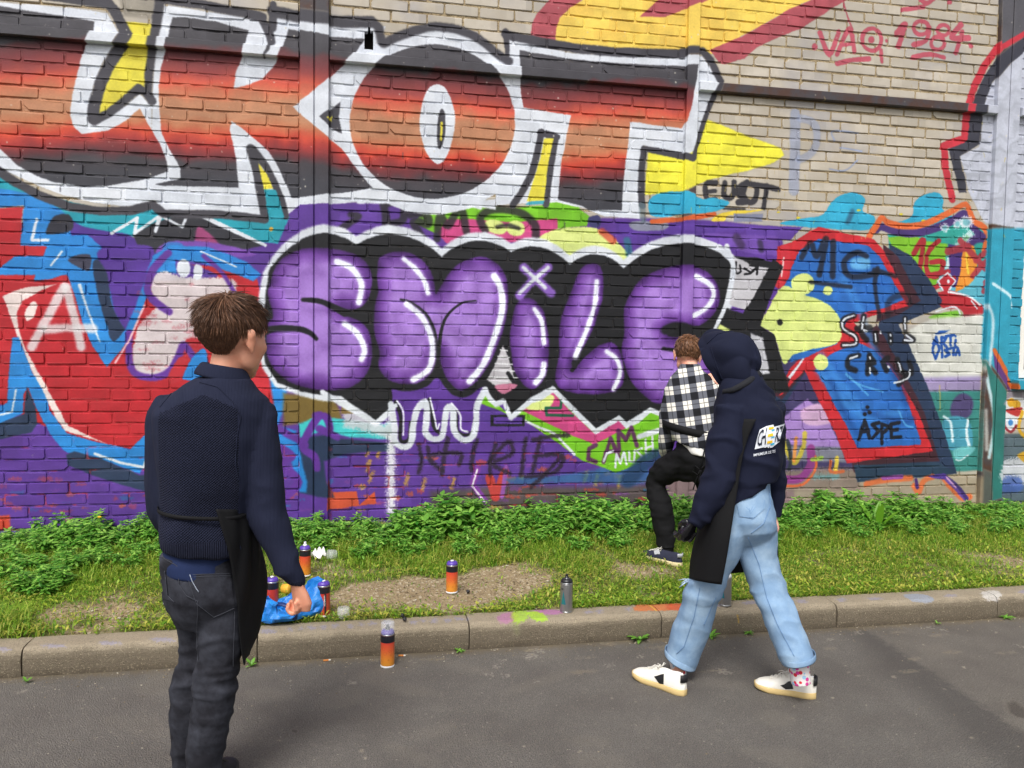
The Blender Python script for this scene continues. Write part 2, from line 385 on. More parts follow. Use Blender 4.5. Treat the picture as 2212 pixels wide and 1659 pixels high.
# --- green and pink pieces between and below
GRN, PNK, YGR = (116, 192, 30), (200, 64, 126), (216, 228, 132)
F('b', GRN, '560,1345 700,1290 900,1250 920,1325 1100,1345 1300,1330 1400,1290 1490,1258 1560,1310 1545,1350 1610,1400 1590,1465 1420,1480 1000,1480 600,1510 470,1440', 5, 0)
F('b', PNK, '620,1510 680,1420 850,1420 1100,1440 1400,1415 1400,1500 1280,1535 1150,1570 680,1580', 5, 0)
S('b', WHT, 28, '590,1340 760,1310 900,1345', 8)
F('b', YGR, '1220,1590 1350,1500 1500,1470 1650,1480 1750,1530 1840,1700 1220,1700', 5)
E_('b', YGR, 1000, 1470, 75, 45, 20, soft=6); E_('b', YGR, 1130, 1480, 60, 50, soft=6)
BK8 = (34, 32, 36)
for w, p in ((52, '270,1305 290,1420 285,1490'), (50, '300,1320 390,1300 400,1420 330,1450'), (55, '450,1390 540,1385 560,1450 470,1440 540,1570'), (50, '620,1545 640,1400 690,1460 770,1350 810,1500'),
             (52, '930,1490 900,1410 990,1355 1150,1375 1250,1450 1260,1530'), (26, '1010,1470 1080,1460 1150,1480'), (40, '-30,1500 60,1440 110,1400 60,1390')):
    S('b', BK8, w, p, 10, 1, .85)
F('b', (84, 50, 146), '1780,1432 2212,1440 2420,1440 2420,1540 2212,1545 1880,1590 1780,1500', 4, 0); F('b', (60, 60, 110), '1600,1410 1670,1395 1680,1460 1620,1470', 6)
F('b', (128, 130, 150), '1880,1435 2100,1440 2090,1490 1900,1490', 6); S('b', (200, 70, 50), 50, '1690,1500 1760,1560', 10, 0, .8)
S('b', (40, 110, 130), 50, '1850,1560 1870,1659', 12, 0, .8)
F('e', GRN, '880,940 930,880 1050,1000 1150,1040 1250,1110 1400,1210 1560,1325 1700,1370 1780,1405 2050,1300 2090,1000 2000,1000 1850,1100 1650,1140 1500,1000 1375,860 1200,960 1100,1050', 4, 0)
F('e', (84, 50, 146), '890,960 1000,990 1120,1050 1180,1110 1000,1110 890,1060', 5, 0)
F('e', PNK, '1170,1000 1300,930 1370,880 1480,1000 1640,1150 1800,1060 1860,1105 1720,1180 1640,1220 1500,1165 1350,1090 1210,1020', 5, 0)
F('e', YGR, '1210,960 1330,900 1380,920 1330,990 1210,995', 7)
for p in ('1330,985 1420,985 1430,900 1620,890 1640,970 1560,985', '1325,985 1330,1030 1500,1035'): S('e', (24, 92, 62), 18, p, 4, 0)
F('e', PNK, '1560,930 1720,905 1900,900 1930,960 1840,1010 1700,1010 1580,950', 5, 0)
for p in ('1540,930 1640,1010 1760,1060', '1730,920 1800,1000 1900,1040', '1640,1040 1740,980 1840,1010 1900,1060'): S('e', BLS, 40, p, 6)
S('e', WHT, 18, '1130,1040 1280,1110 1380,1150 1510,1285', 5, 0)
F('e', BLS, '965,1030 1190,1030 1190,1105 965,1105', 3, 0); F('e', (86, 52, 146), '985,1045 1172,1045 1172,1090 985,1090', 3, 0)
for p in ('690,1180 665,1300 650,1420', '560,1240 580,1330 650,1390', '600,1285 770,1280 765,1350', '880,1190 850,1290 842,1390', '1000,1220 970,1320 962,1420', '960,1330 1080,1200 1105,1280 985,1345 1090,1410',
          '1195,1180 1165,1420', '1290,1180 1240,1400', '1250,1300 1430,1290 1385,1400 1200,1430', '1470,1160 1350,1170 1240,1190', '1420,1310 1230,1500', '500,1220 520,1330 500,1400'):
    S('e', (40, 28, 44), 28, p, 9, 1, .85, grain=3)
# --- the purple word: white halo, black body, letters
def scallop(lift):
    cs = [(584, 572, 0), (769, 523, 46), (954, 549, 36), (1104, 539, 30), (1231, 565, 24), (1347, 574, 26), (1584, 560, 48)]; out = []
    for (x0, y0, _), (x1, y1, h) in zip(cs[:-1], cs[1:]):
        for k in range(8):
            u = k/8; out.append('%.1f,%.1f' % (x0+(x1-x0)*u, y0+(y1-y0)*u-h*(math.sin(math.pi*u)**.8)-lift))
    return ' '.join(out)
HALO = '590,565 600,522 640,490 700,479 738,497 769,521 800,502 850,493 910,509 954,547 990,522 1040,511 1085,527 1104,537 1130,521 1180,532 1230,563 1270,537 1310,541 1347,572 1390,537 1440,513 1500,508 1552,515 1580,542'
F('p', WHT, '556,660 562,620 568,590 '+scallop(13)+' 1597,560 1592,605 1582,660 1560,720 1540,960 1429,900 1404,889 1354,925 1337,908 1287,938 1194,846 1147,871 1104,910 1087,873 1071,880 1047,850 1035,880 860,886 811,922 737,872 650,856 596,836 566,795 556,740', 3.2, 0)
F('p', BLS, '571,660 576,620 580,590 '+scallop(-6)+' 1580,570 1575,605 1566,650 1545,715 1560,900 1550,955 1429,890 1404,879 1354,912 1337,897 1287,925 1194,834 1147,858 1104,895 1087,860 1071,867 1045,838 1030,862 860,872 811,908 737,856 650,846 600,826 573,786 566,740', 2.2, 0)
F('e', (186, 182, 188), '1048,580 1010,670 940,800 1000,840 1130,820 1090,680', 5, 0); [S('e', (226, 226, 230), 9, '%d,%d %d,%d' % (1048-w_, y_-4, 1056+w_, y_+2), 3, 0) for y_, w_ in ((612, 18), (655, 34), (700, 52), (745, 72), (788, 92))]; S('e', BLS, 26, '1080,760 1140,850', 5)
F('e', (190, 110, 140), '1000,840 1140,832 1090,880 1040,890', 6)
# the drips under the word
F('e', (88, 48, 146), '325,850 480,840 620,790 660,800 800,870 930,850 890,960 880,1080 850,1180 790,1200 730,1130 715,1000 690,990 670,1060 650,1175 590,1190 540,1140 550,1040 545,950 490,1000 465,1100 450,1215 400,1240 350,1200 345,1100 330,960', 5, 0)
S('e', BLS, 26, '350,950 385,1040 380,1180 405,1205 440,1180 450,1080', 5); S('e', BLS, 26, '570,930 600,1100 640,1150', 5); S('e', BLS, 22, '690,970 740,1010 750,1130 800,1160 850,1140 865,1040', 5)
S('e', WHT, 44, '320,960 345,1100 350,1200 400,1238 450,1212 465,1100 490,1000 545,945 552,1060 545,1140 590,1185 650,1170 670,1060 690,985 722,1000 732,1130 790,1192 850,1170 872,1080 882,960 930,870', 6)
S('e', BLS, 46, '225,640 250,760 300,825 420,855 540,825 610,740 630,690 660,790 735,880 810,890 890,830 970,710', 6)
LET = dict(R=.12)
F('p', purple, '801,622 803,600 795,572 765,548 710,537 650,539 607,560 587,596 579,640 590,682 577,700 575,735 578,772 600,806 640,832 700,842 755,838 790,810 804,770 801,730 787,702 760,684 738,668 770,667 793,650', 2.2, 1, **LET)
S('p', BLS, 8, '655,648 690,651 722,664 745,676', 2, w2=16); S('p', BLS, 12, '740,674 775,684 806,700', 3, w2=16)
S('p', BLS, 15, '564,722 590,710 640,710 668,718 684,732', 2, w2=8)
F('e', purple, '320,-25 245,15 232,120 238,230 215,330 212,480 245,620 240,700 275,780 360,825 450,830 540,800 600,720 622,620 645,700 680,790 740,855 800,865 880,810 960,700 1030,540 1070,400 1082,250 1060,120 1000,40 920,5 850,12 760,50 690,120 640,200 612,245 605,170 570,80 480,-5 400,-30', 6, 1, **LET)
S('e', BLS, 14, '385,282 450,300 540,370 592,460 612,560 622,650', 5, w2=30); S('e', BLS, 10, '870,290 780,305 690,380 650,470 634,580 628,650', 5, w2=28)
F('e', purple, '1215,268 1130,320 1100,440 1095,560 1110,700 1150,800 1220,862 1280,840 1330,750 1347,600 1335,450 1300,340', 6, 1, **LET)
F('e', purple, '1620,48 1550,88 1480,250 1425,400 1410,520 1412,640 1388,750 1390,822 1440,872 1560,894 1710,893 1805,856 1832,780 1820,660 1785,585 1730,560 1650,590 1570,655 1500,715 1505,660 1570,590 1640,450 1690,280 1697,150 1672,60', 6, 1, **LET)
S('e', BLS, 8, '1650,585 1560,660 1495,740', 4, w2=30)
F('e', purple, '2212,56 2060,88 1940,150 1870,250 1830,350 1832,500 1815,610 1840,720 1890,830 1980,920 2080,958 2300,900 2400,800 2400,640 2350,540 2180,525 2118,515 2112,462 2300,452 2390,405 2447,310 2449,220 2402,130 2310,70', 6, 1, **LET)
S('e', BLS, 60, '2100,480 2160,455 2240,470', 12); S('e', BLS, 26, '2085,600 2190,614', 8)
for p in ('1180,75 1260,150 1360,240', '1340,75 1240,160 1155,255'): S('e', (132, 88, 186), 62, p, 12)
for p in ('1180,75 1260,150 1320,205', '1340,75 1240,160 1155,240'): S('e', WHT, 26, p, 7)
HI = (236, 238, 250)
for w, p in ((34, '-30,35 40,62 95,110 130,190 112,300'), (34, '22,438 100,500 150,600 130,670'), (30, '405,20 475,80 540,165 560,240'), (36, '425,312 520,395 580,520 590,640 560,740 465,800'),
             (40, '990,130 1035,220 1040,360 990,530 920,700 830,812'), (30, '1252,345 1300,430 1312,565'), (34, '1312,700 1300,770 1260,820'), (30, '1655,165 1640,320 1590,480 1515,650'),
             (30, '1722,620 1785,670 1805,760 1765,862')):
    S('e', (190, 168, 226), w+14, p, 14, 1, .7); S('e', HI, w, p, 6)
S('f', (190, 168, 226), 48, '90,132 180,190 200,260 150,340 70,385', 14, 1, .7); S('f', HI, 34, '90,132 180,190 200,260 150,340 70,385', 6)
S('e', WHT, 30, '930,868 965,930 1000,960 1055,940 1095,1048 1230,940 1290,925 1375,862 1480,980 1650,1140 1800,1052 1850,1102 1920,1070 2000,1000 2080,1030', 5, 0)
S('e', WHT, 30, '-120,880 0,960 225,1085 350,970', 6, 0)
S('e', HI, 12, '360,940 400,1010 400,1160', 4); S('e', HI, 12, '575,920 605,1050 620,1120 635,1090', 4); S('e', HI, 12, '715,955 770,1030 775,1120 820,1140', 4)
CD = (92, 34, 92)
for p in ('1650,1225 1605,1250 1600,1315 1650,1335', '1700,1335 1745,1180 1795,1300', '1715,1275 1780,1260', '1800,1265 1795,1130 1845,1195 1880,1112 1915,1230'): S('e', CD, 28, p, 6, 0, .92)
for p in ('1775,1370 1782,1285 1808,1345 1832,1272 1848,1350', '1866,1268 1866,1330 1896,1335 1902,1260', '1948,1245 1915,1262 1948,1300 1918,1330', '1972,1190 1975,1302', '2015,1170 2020,1282', '1972,1245 2018,1230', '1700,1330 1720,1280 1760,1265'): S('e', WHT, 16, p, 3, 0)
S('e', WHT, 40, '1930,1170 2060,1130', 7)
S('e', (30, 60, 100), 110, '1860,1450 1960,1340 2040,1300', 18, 0, .9)
# --- the tall word above: black shadow line, white body, banded fill
F('a', WHT, '-1500,-60 -150,2 30,18 400,42 695,82 780,228 722,312 652,430 606,560 585,700 600,795 680,765 800,690 905,606 985,690 985,1000 1010,1300 900,1332 800,1338 600,1312 400,1262 250,1205 120,1145 0,1092 -150,1000 -900,560 -1500,200', 4, 0)
F('a', WHT, '1060,32 1350,75 1600,112 1692,125 1745,235 1790,110 1880,120 2212,165 2500,170 2460,300 2330,450 2212,560 1900,690 2212,970 2440,1200 2400,1300 2212,1320 1940,1330 1820,1430 1690,1400 1300,1362 1240,1362 1060,1372 980,1280 975,1000 985,650 1000,350', 4, 0)
E_('b', WHT, 595, 790, 640, 600, soft=5)
F('b', WHT, '-330,690 0,430 210,290 200,1200 0,970', 4, 0); F('b', WHT, '-300,1270 0,1255 280,1180 420,1240 400,1310 0,1310 -300,1330', 4, 0)
F('b', WHT, '1085,245 1250,285 1500,345 1850,360 2340,362 2380,420 2455,520 2400,640 2340,800 2280,960 2262,1035 1960,945 1945,1250 1935,1420 1700,1402 1570,1350 1400,1310 1000,1330 1000,600', 4, 0)
F('b', WHT, '100,1240 700,1300 1000,1290 1000,1360 800,1330 600,1345 430,1320 100,1320', 7, 0)
F('a', ROT, '-1500,-20 -150,55 0,38 120,60 612,136 600,200 550,300 520,400 490,520 465,640 455,740 478,820 530,865 600,862 700,842 820,780 905,705 960,800 1040,940 1078,1040 1088,1112 900,1170 700,1205 540,1207 350,1182 200,1122 100,1060 0,965 -150,860 -900,440 -1500,100', 4, 0)
F('a', ROT, '1118,112 1200,108 1400,140 1612,195 1582,300 1560,390 1530,470 1515,572 1600,552 1700,512 1790,410 1850,250 1872,190 2130,238 2362,252 2310,330 2230,420 2100,540 1960,650 1900,690 1960,760 2212,960 2300,1080 2380,1180 2415,1217 2212,1250 1940,1282 1890,1282 1850,1190 1800,1080 1740,980 1660,908 1560,828 1500,782 1490,840 1510,950 1530,1050 1547,1217 1050,1202 1010,1195 1100,1172 1168,1152 1166,1090 1100,970 1042,850 1030,700 1030,560 1040,450 1072,330 1084,250', 4, 0)
E_('b', ROT, 590, 787, 535, 500, soft=4)
F('b', ROT, '1155,325 1320,355 1600,395 1900,415 2212,428 2302,425 2292,520 2272,600 2262,690 2232,790 2205,832 2040,812 1870,785 1862,900 1842,1050 1826,1200 1815,1362 1600,1360 1560,1335 1405,1292 1410,1200 1422,1080 1450,930 1480,780 1490,745 1340,722 1182,696 1165,600 1158,450', 4, 0)
F('b', WHT, '620,545 680,580 725,690 736,800 715,930 670,1030 624,1064 570,1020 525,920 505,800 520,680 560,580', 4)
F('b', BLK, '650,708 668,740 673,830 661,920 640,966 622,930 619,830 630,750', 4); S('b', YEL, 14, '650,795 645,905', 4, 0)
F('a', YEL, '795,135 985,150 1000,300 975,450 945,580 895,562 800,650 622,770 625,660 700,480 760,350 845,240', 6, 0)
F('a', (152, 144, 130), '760,-30 1010,-20 990,125 800,105', 10, 0)
S('a', BLK, 66, '300,-30 500,-8 700,20 745,70 800,190 828,238 790,290 710,410 650,540 612,670 602,770', 6, 0); S('a', BLK, 52, '600,740 612,782 700,735 810,650 900,572 945,600 985,655', 6, 0)
S('a', BLK, 60, '1045,-40 1015,130 990,300 968,450 958,600', 7, 0, w2=46)
S('a', BLK, 62, '1035,-12 1300,28 1580,82 1700,110', 7, 0); S('a', BLK, 50, '1690,110 1745,215 1758,268', 6, 0); S('a', BLK, 50, '1770,30 1762,180', 6, 0); S('a', BLK, 30, '1755,255 1740,330 1712,372', 5, 0, w2=12)
S('a', BLK, 76, '1765,70 1950,108 2212,140 2400,140', 9, 0); S('b', BLK, 60, '60,140 200,135 240,175 262,265', 10, 0)
S('a', BLK, 52, '-1400,330 -700,700 -200,1000 0,1115 100,1180 250,1262 450,1340 650,1367 850,1366 990,1325 1060,1385 1200,1390 1420,1388 1712,1422', 6, 0)
S('a', BLK, 52, '1625,960 1665,1110 1695,1280 1718,1415', 5, 0); S('a', BLK, 46, '1640,965 1725,1080 1785,1200 1832,1330 1850,1400', 5, 0)
F('a', YEL, '1675,1060 1730,1130 1770,1222 1712,1228', 4, 0); F('a', TEA, '1712,1228 1790,1228 1842,1400 1838,1425 1745,1445', 4, 0)
F('a', BLK, '2070,762 2205,660 2195,760 2215,868 2130,822', 4, 0); F('a', YEL, '2118,768 2155,745 2150,792', 4, 0)
S('b', BLK, 60, '275,280 400,222 600,172 800,205 920,272 1010,345 1085,395', 10); S('b', BLK, 46, '1065,205 1078,390', 6, 0, w2=26)
S('b', BLK, 62, '1062,222 1250,262 1500,312 1800,338 2212,348', 7, 0)
S('b', BLK, 46, '1295,858 1268,1000 1232,1130 1165,1255 1110,1332', 5, 0); S('b', BLK, 46, '1388,890 1360,1050 1338,1200 1325,1322', 5, 0); S('b', BLK, 46, '1290,858 1395,888', 4, 0)
F('b', YEL, '1312,898 1374,898 1340,1060 1312,1300 1200,1305 1245,1170 1285,1040', 4, 0); F('b', (58, 160, 180), '1180,1330 1220,1305 1312,1300 1308,1322', 4, 0)
YE2 = (236, 228, 58)
F('b', YE2, '1985,975 2212,1020 2285,980 2322,870 2362,765 2612,870 2852,960 2870,1005 2802,1060 2612,1112 2412,1160 2272,1215 2200,1245 2080,1258 1962,1268', 9, 0)
S('b', BLK, 50, '1962,965 1947,1100 1945,1250 1950,1330', 6, 0); S('b', (90, 110, 120), 46, '1950,1330 1955,1420', 12, 0, .8); S('b', BLK, 44, '1962,962 2212,1012 2268,1030', 5, 0)
S('b', BLK, 36, '2270,1030 2322,870 2382,700 2455,530', 6, 0); S('b', BLK, 54, '2460,525 2392,390 2340,330 2212,335', 8, 0)
# --- small tags on bare brick
TG = (188, 82, 98)
for w, p in ((34, '890,212 950,352 1012,205'), (32, '1000,352 1080,185 1112,335'), (28, '1030,292 1110,280'), (26, '1285,325 1290,402'), (40, '1385,215 1440,160 1398,300'), (34, '1600,180 1575,262 1495,290'),
             (40, '1805,160 1742,242 1852,245'), (34, '1812,205 1770,342'), (34, '1000,412 1100,388 1205,380'), (32, '1492,372 1600,352 1692,372'), (34, '1425,62 1560,45'), (30, '1530,-20 1580,22 1640,-20'), (14, '1040,10 1072,120 1102,190')):
    S('c', TG, w*1.15, p, 3)
for x, y, a, b, w in ((1225, 256, 62, 72, 34), (1545, 180, 48, 44, 34), (1690, 195, 38, 34, 30), (1652, 280, 44, 42, 32)):
    S('c', TG, w, ' '.join('%.0f,%.0f' % (x+a*math.cos(k*math.pi/6), y+b*math.sin(k*math.pi/6)) for k in range(13)), 3)
for x, y, q in ((1222, 258, 22), (855, 302, 20), (1322, 265, 14), (1868, 296, 16), (1732, 12, 16)): E_('c', TG, x, y, q, q*1.15, soft=3)
for w, p in ((34, '218,1185 150,1195 158,1290 212,1290'), (28, '160,1242 210,1237'), (34, '272,1185 266,1262 302,1285 330,1250 332,1180'), (36, '402,1190 348,1238 412,1300 360,1310'), (34, '415,1180 390,1260 430,1310 470,1290 478,1210 430,1190'),
             (34, '470,1198 540,1208 622,1228'), (32, '545,1205 526,1345'), (16, '265,1352 400,1356')):
    S('c', (54, 52, 58), w*1.3, p, 6)
PB = (150, 160, 188)
S('c', PB, 84, '728,740 728,1000 720,1232', 7, 0, .85); S('c', PB, 60, '765,765 850,800 872,900 835,990 760,1032', 8, 1, .8)
for p in ('1140,862 975,848 985,912', '1020,955 1160,980', '950,1095 1050,1105 1132,1040'): S('c', PB, 14, p, 3, 1, 1)
CY_ = (44, 168, 206)
F('c', CY_, '630,1452 730,1420 900,1390 970,1300 1060,1250 1130,1250 1182,1292 1170,1370 1245,1402 1200,1490 900,1480', 5); F('c', CY_, '1370,1455 1480,1402 1500,1312 1560,1262 1650,1245 1690,1290 1690,1360 1760,1420 1600,1460', 5)
F('c', CY_, '-200,1270 0,1240 130,1288 200,1280 305,1312 215,1372 0,1392 -200,1400', 5); S('c', (40, 80, 110), 40, '1100,1370 1070,1440', 14, 0, .7)
S('c', (210, 92, 42), 34, '-200,1435 0,1418 205,1388', 5); F('c', (236, 208, 60), '185,1430 260,1375 420,1362 520,1360 380,1390 290,1400 270,1430', 5)
for x, y in ((750, 1410), (1415, 1388), (620, 1375), (1140, 1362), (1820, 1420), (1560, 1430)): E_('c', (226, 206, 40), x, y, 15, 9, soft=3)
F('c', (128, 132, 158), '330,1385 520,1385 520,1440 330,1440', 5, 0)
F('c', (92, 56, 156), '-20,1450 190,1450 190,1500 -20,1500', 4, 0); F('c', (92, 56, 156), '215,1450 400,1455 395,1505 215,1500', 4, 0); F('c', (96, 60, 160), '412,1455 780,1470 700,1560 412,1540', 4, 0); F('c', (110, 72, 170), '120,1510 620,1530 620,1659 420,1640 120,1540', 6, 0)
S('c', (60, 40, 80), 60, '350,1540 380,1590', 14, 0, .8); S('c', (50, 40, 70), 40, '500,1570 510,1620', 12, 0, .8)
# --- tall pale figure edge at the right
PAL = (190, 194, 208)
def stripes(X, Z, d, L):
    k = 0.5+0.5*np.sin((Z*5.0-X*2.2)*9+L*9); k = np.clip((k-.55)*2.2, 0, 1)*np.clip(1-np.abs(Z-2.95)/1.2, 0, 1)
    return np.array(PAL, float)*(1-k[..., None]*.10)
F('c', stripes, '3600,-300 3000,-60 2600,120 2212,320 2100,420 2000,540 1950,680 1930,900 1915,950 1795,1010 1835,1150 1850,1240 1890,1320 1960,1450 2212,1490 3600,1450', 8, 0)
F('c', (60, 60, 72), '3200,-300 2650,0 2212,235 2040,360 1950,500 1885,640 1850,800 1838,905 1720,965 1760,1120 1790,1250 1842,1248 1832,1150 1795,1012 1930,935 1932,880 1952,680 2002,540 2102,420 2222,325 2650,100 3300,-200', 5, 0)
S('c', (198, 48, 62), 62, '3200,-400 2650,-40 2212,205 2040,310 1960,420 1890,560 1845,700 1822,895 1692,945 1705,1100 1748,1292', 6, 0)
# --- right piece: blue and red arrow letter
BL2, MAR, RD2, YG2 = (36, 102, 188), (66, 34, 46), (200, 36, 46), (214, 226, 130)
F('f', (88, 178, 200), '1500,-120 2800,-150 2800,420 1960,420 1500,100', 8, 0)
ORG = (222, 104, 50)
F('c', (44, 158, 146), '1330,1520 1500,1490 1700,1440 1830,1380 1960,1500 1970,1659 1900,1760 1340,1700', 6, 0)
F('c', (126, 190, 40), '1330,1540 1480,1510 1560,1560 1720,1580 1700,1700 1600,1900 1450,1800', 8, 0)
S('c', (70, 48, 112), 60, '1255,1490 1290,1470 1430,1510 1600,1490 1750,1430 1830,1385 1890,1480 1960,1560', 6)
S('c', ORG, 48, '1205,1540 1250,1470 1288,1412 1330,1440 1430,1465 1560,1452 1700,1392 1815,1328 1850,1345 1885,1430 1965,1490 1955,1620', 6)
S('c', (70, 48, 112), 70, '1800,1659 1880,1560 1940,1540', 10)
for x, y, a, b in ((1840, 1440, 42, 38), (1780, 1450, 26, 28), (1700, 1475, 26, 26)): E_('c', WHT, x, y, a, b, soft=9, al=.85, grain=5); E_('c', (60, 150, 160), x, y, a*.55, b*.55, soft=8, al=.6)
S('c', (230, 236, 240), 60, '1860,1520 1780,1600 1720,1720', 16, 1, .8, grain=7); S('c', (90, 160, 90), 26, '1840,1540 1770,1620', 12, 1, .7, grain=5)
F('f', (120, 190, 40), '1490,-20 1660,0 1700,60 1640,190 1560,160', 6, 0); F('f', (70, 44, 118), '1720,-80 1830,-60 1790,210 1740,200', 7, 0)
F('f', (228, 140, 44), '1820,-40 1890,-60 1900,130 1770,230 1800,100', 6); S('f', (234, 200, 60), 20, '1840,-20 1850,110', 6)
R16 = (170, 40, 48)
for w, p in ((44, '1500,1640 1560,1560 1530,1790'), (40, '1660,1560 1590,1640 1585,1760 1650,1790 1690,1700 1610,1700'), (40, '1510,1800 1720,1760'), (36, '1600,1880 1760,1800')): S('c', R16, w, p, 5)
for w, p in ((60, '1720,-30 1850,-60'), (50, '1800,-100 1960,80'), (44, '1900,30 1980,-40'), (46, '1880,130 1990,20 2050,90'), (40, '1960,170 2080,210'), (40, '2000,60 1950,230')): S('f', (172, 52, 64), w, p, 7, 1, .92)
F('f', (186, 40, 52), '1650,160 1718,105 1772,160 1705,255', 3, 0); S('f', WHT, 12, '1655,160 1718,108 1768,162 1702,258 1655,160', 3, 0); E_('f', WHT, 1722, 165, 9, 12, soft=3)
F('f', (182, 38, 48), '1600,260 1700,225 1800,240 1900,290 1970,350 1900,400 1840,405 1790,345 1690,345', 5); S('f', (232, 240, 246), 14, '1720,232 1850,260 1930,320', 6); S('f', WHT, 12, '1870,290 1910,340', 4)
F('f', (120, 190, 50), '1600,390 1780,350 1800,400 1650,420', 8); S('f', WHT, 16, '1640,360 1760,330 1800,380', 7)
F('f', (208, 208, 200), '1470,470 1600,405 1960,375 1960,560 1955,720 1920,800 1560,805 1470,770 1440,600', 18, 0)
F('f', (150, 132, 190), '1500,790 1940,780 1930,900 1600,900', 22, 0, .9)
F('f', (52, 130, 124), '1600,880 1935,870 1920,1390 1760,1400 1600,1000', 12, 0)
F('f', (74, 64, 110), '1740,960 1800,890 1880,930 1860,1040 1750,1050', 12); F('f', (66, 150, 176), '1690,1060 1850,1060 1870,1250 1720,1250', 8); S('f', (210, 232, 240), 22, '1690,1040 1735,1080 1750,1200', 8); S('f', (216, 232, 240), 22, '1850,1060 1840,1150 1862,1250', 8)
S('f', (196, 170, 80), 12, '1665,840 1670,1000', 6, 0, .6); F('f', (104, 186, 190), '1760,1250 1900,1240 1830,1310 1770,1320', 9); S('f', (190, 210, 215), 10, '1770,1320 1800,1325 1850,1290', 5)
F('f', (90, 60, 150), '1430,540 1460,520 1470,610', 6, 0)
# small scribbles low, left of the arrow
F('f', (160, 124, 196), '630,1060 810,925 950,1060 1025,1240 800,1235 620,1210', 8, 0); F('f', (206, 166, 204), '770,1000 900,960 960,1080 800,1090', 10); F('f', (122, 122, 140), '600,1230 1030,1240 1060,1340 600,1320', 12, 0)
S('f', (140, 56, 132), 64, '640,1445 760,1440 830,1350 830,1250', 7); S('f', (216, 96, 50), 18, '640,1490 780,1480 860,1380 860,1300', 6)
for w, c, p in ((34, (196, 176, 50), '655,1180 690,1300 730,1340 780,1240 790,1150'), (30, (40, 50, 60), '680,1200 700,1300 690,1380'), (26, (224, 140, 60), '735,1180 720,1330'), (34, (230, 200, 60), '1000,1310 990,1400'), (30, (150, 190, 60), '840,1320 900,1310'), (24, (210, 96, 50), '960,1330 960,1400 1040,1395')): S('f', c, w, p, 6, 1, .9)
S('f', (100, 160, 170), 40, '860,1430 1000,1430', 12, 0, .7, grain=5)
# arrow letter
F('f', NAV, '1340,-80 1480,0 1560,100 1680,285 1672,335 1550,385 1400,445 1480,600 1600,880 1700,1150 1778,1412 1600,1432 1130,1467 1108,1360 900,900 800,750 660,960 560,1060 560,880 800,620 1250,500 1350,200', 4, 0)
F('f', MAR, '1300,-80 1390,0 1540,290 1400,380 1250,430 1420,720 1560,1000 1665,1330 1300,1350 1110,1405 1095,1340 840,700 640,930 600,900 700,760 1250,450', 5, 0)
F('f', (38, 60, 84), '1108,1355 1640,1335 1770,1400 1600,1430 1130,1465', 4, 0)
F('f', RD2, '612,-60 700,-90 880,-190 1240,-110 1300,-40 1462,275 1462,325 1280,372 1112,432 1250,600 1395,780 1520,1000 1622,1265 1062,1345 990,1150 830,830 790,742 640,900 600,905 700,720 812,612 900,560 700,300 640,190 610,180', 4, 0)
S('f', (206, 44, 58), 70, '660,-40 668,60 625,180', 6); S('f', (235, 200, 200), 12, '655,10 640,130', 5)
F('f', BL2, '705,70 760,-40 880,-110 1200,-70 1275,0 1432,285 1300,340 1190,362 1080,392 1020,500 1000,570 900,605 820,650 700,690 640,600 640,210 690,140', 4, 0)
F('f', BL2, '858,740 900,690 950,640 1140,560 1250,612 1392,790 1470,980 1542,1192 1540,1222 1132,1247 1060,1100 990,980 900,800', 4, 0)
for p in ('900,650 1000,800 1150,980', '1040,150 1150,350 1250,640', '1000,900 1200,1050 1400,1010', '880,740 1040,960'): S('f', (60, 138, 220), 60, p, 26, 1, .6)
for p in ('1250,620 1390,800 1450,960', '960,820 1060,1040 1130,1150', '1180,1010 1400,1070 1490,1060'): S('f', (20, 66, 140), 46, p, 22, 1, .6)
for p in ('1060,770 1140,830 1300,880', '1400,1000 1440,1090 1490,1110', '1060,760 1200,900'): S('f', (90, 176, 236), 14, p, 8, 1, .7)
F('f', (110, 190, 236), '1100,20 1200,10 1210,80 1100,80', 14, 1, .8); S('f', WHT, 14, '780,670 690,790', 5, 0, w2=24)
F('f', YG2, '645,195 760,240 900,290 985,355 1030,460 1005,560 850,602 720,640 655,700 592,515 500,450 540,370', 5)
E_('f', YG2, 780, 182, 76, 70, soft=5); E_('f', YG2, 940, 224, 30, 32, soft=4); E_('f', YG2, 895, 690, 48, 52, soft=4); E_('f', BLS, 630, 430, 18, 20, soft=6)
F('f', MAR, '430,900 620,905 700,800 640,760 560,870', 5, 0)
BKM = (26, 28, 40)
for w, p in ((46, '770,10 830,-80 868,0 930,-110 885,120'), (46, '975,-90 972,130'), (44, '1190,0 1120,-20 1050,30 1060,110 1130,135 1260,110'), (34, '1262,80 1245,190 1275,390'), (34, '1240,90 1380,130'), (30, '830,170 920,180 1090,200')): S('f', BKM, w, p, 9, 1, .82)
S('f', BKM, 50, '1330,380 1340,290 1430,250 1470,300', 12, 1, .6)
for p in ('1110,385 1045,412 1040,470 1118,520 1120,570 1040,578', '1172,390 1160,500 1195,545', '1130,470 1215,465', '1250,500 1252,560', '1345,510 1348,560', '1440,405 1442,480', '1440,550 1495,545 1450,510',
          '1140,645 1082,660 1070,715 1120,742', '1210,640 1200,760', '1210,650 1240,690 1205,700 1250,755', '1330,660 1300,690 1320,740', '1390,670 1420,750 1480,760 1470,690', '1470,760 1400,830'):
    S('f', (22, 22, 28), 44, p, 9, 1, .9)
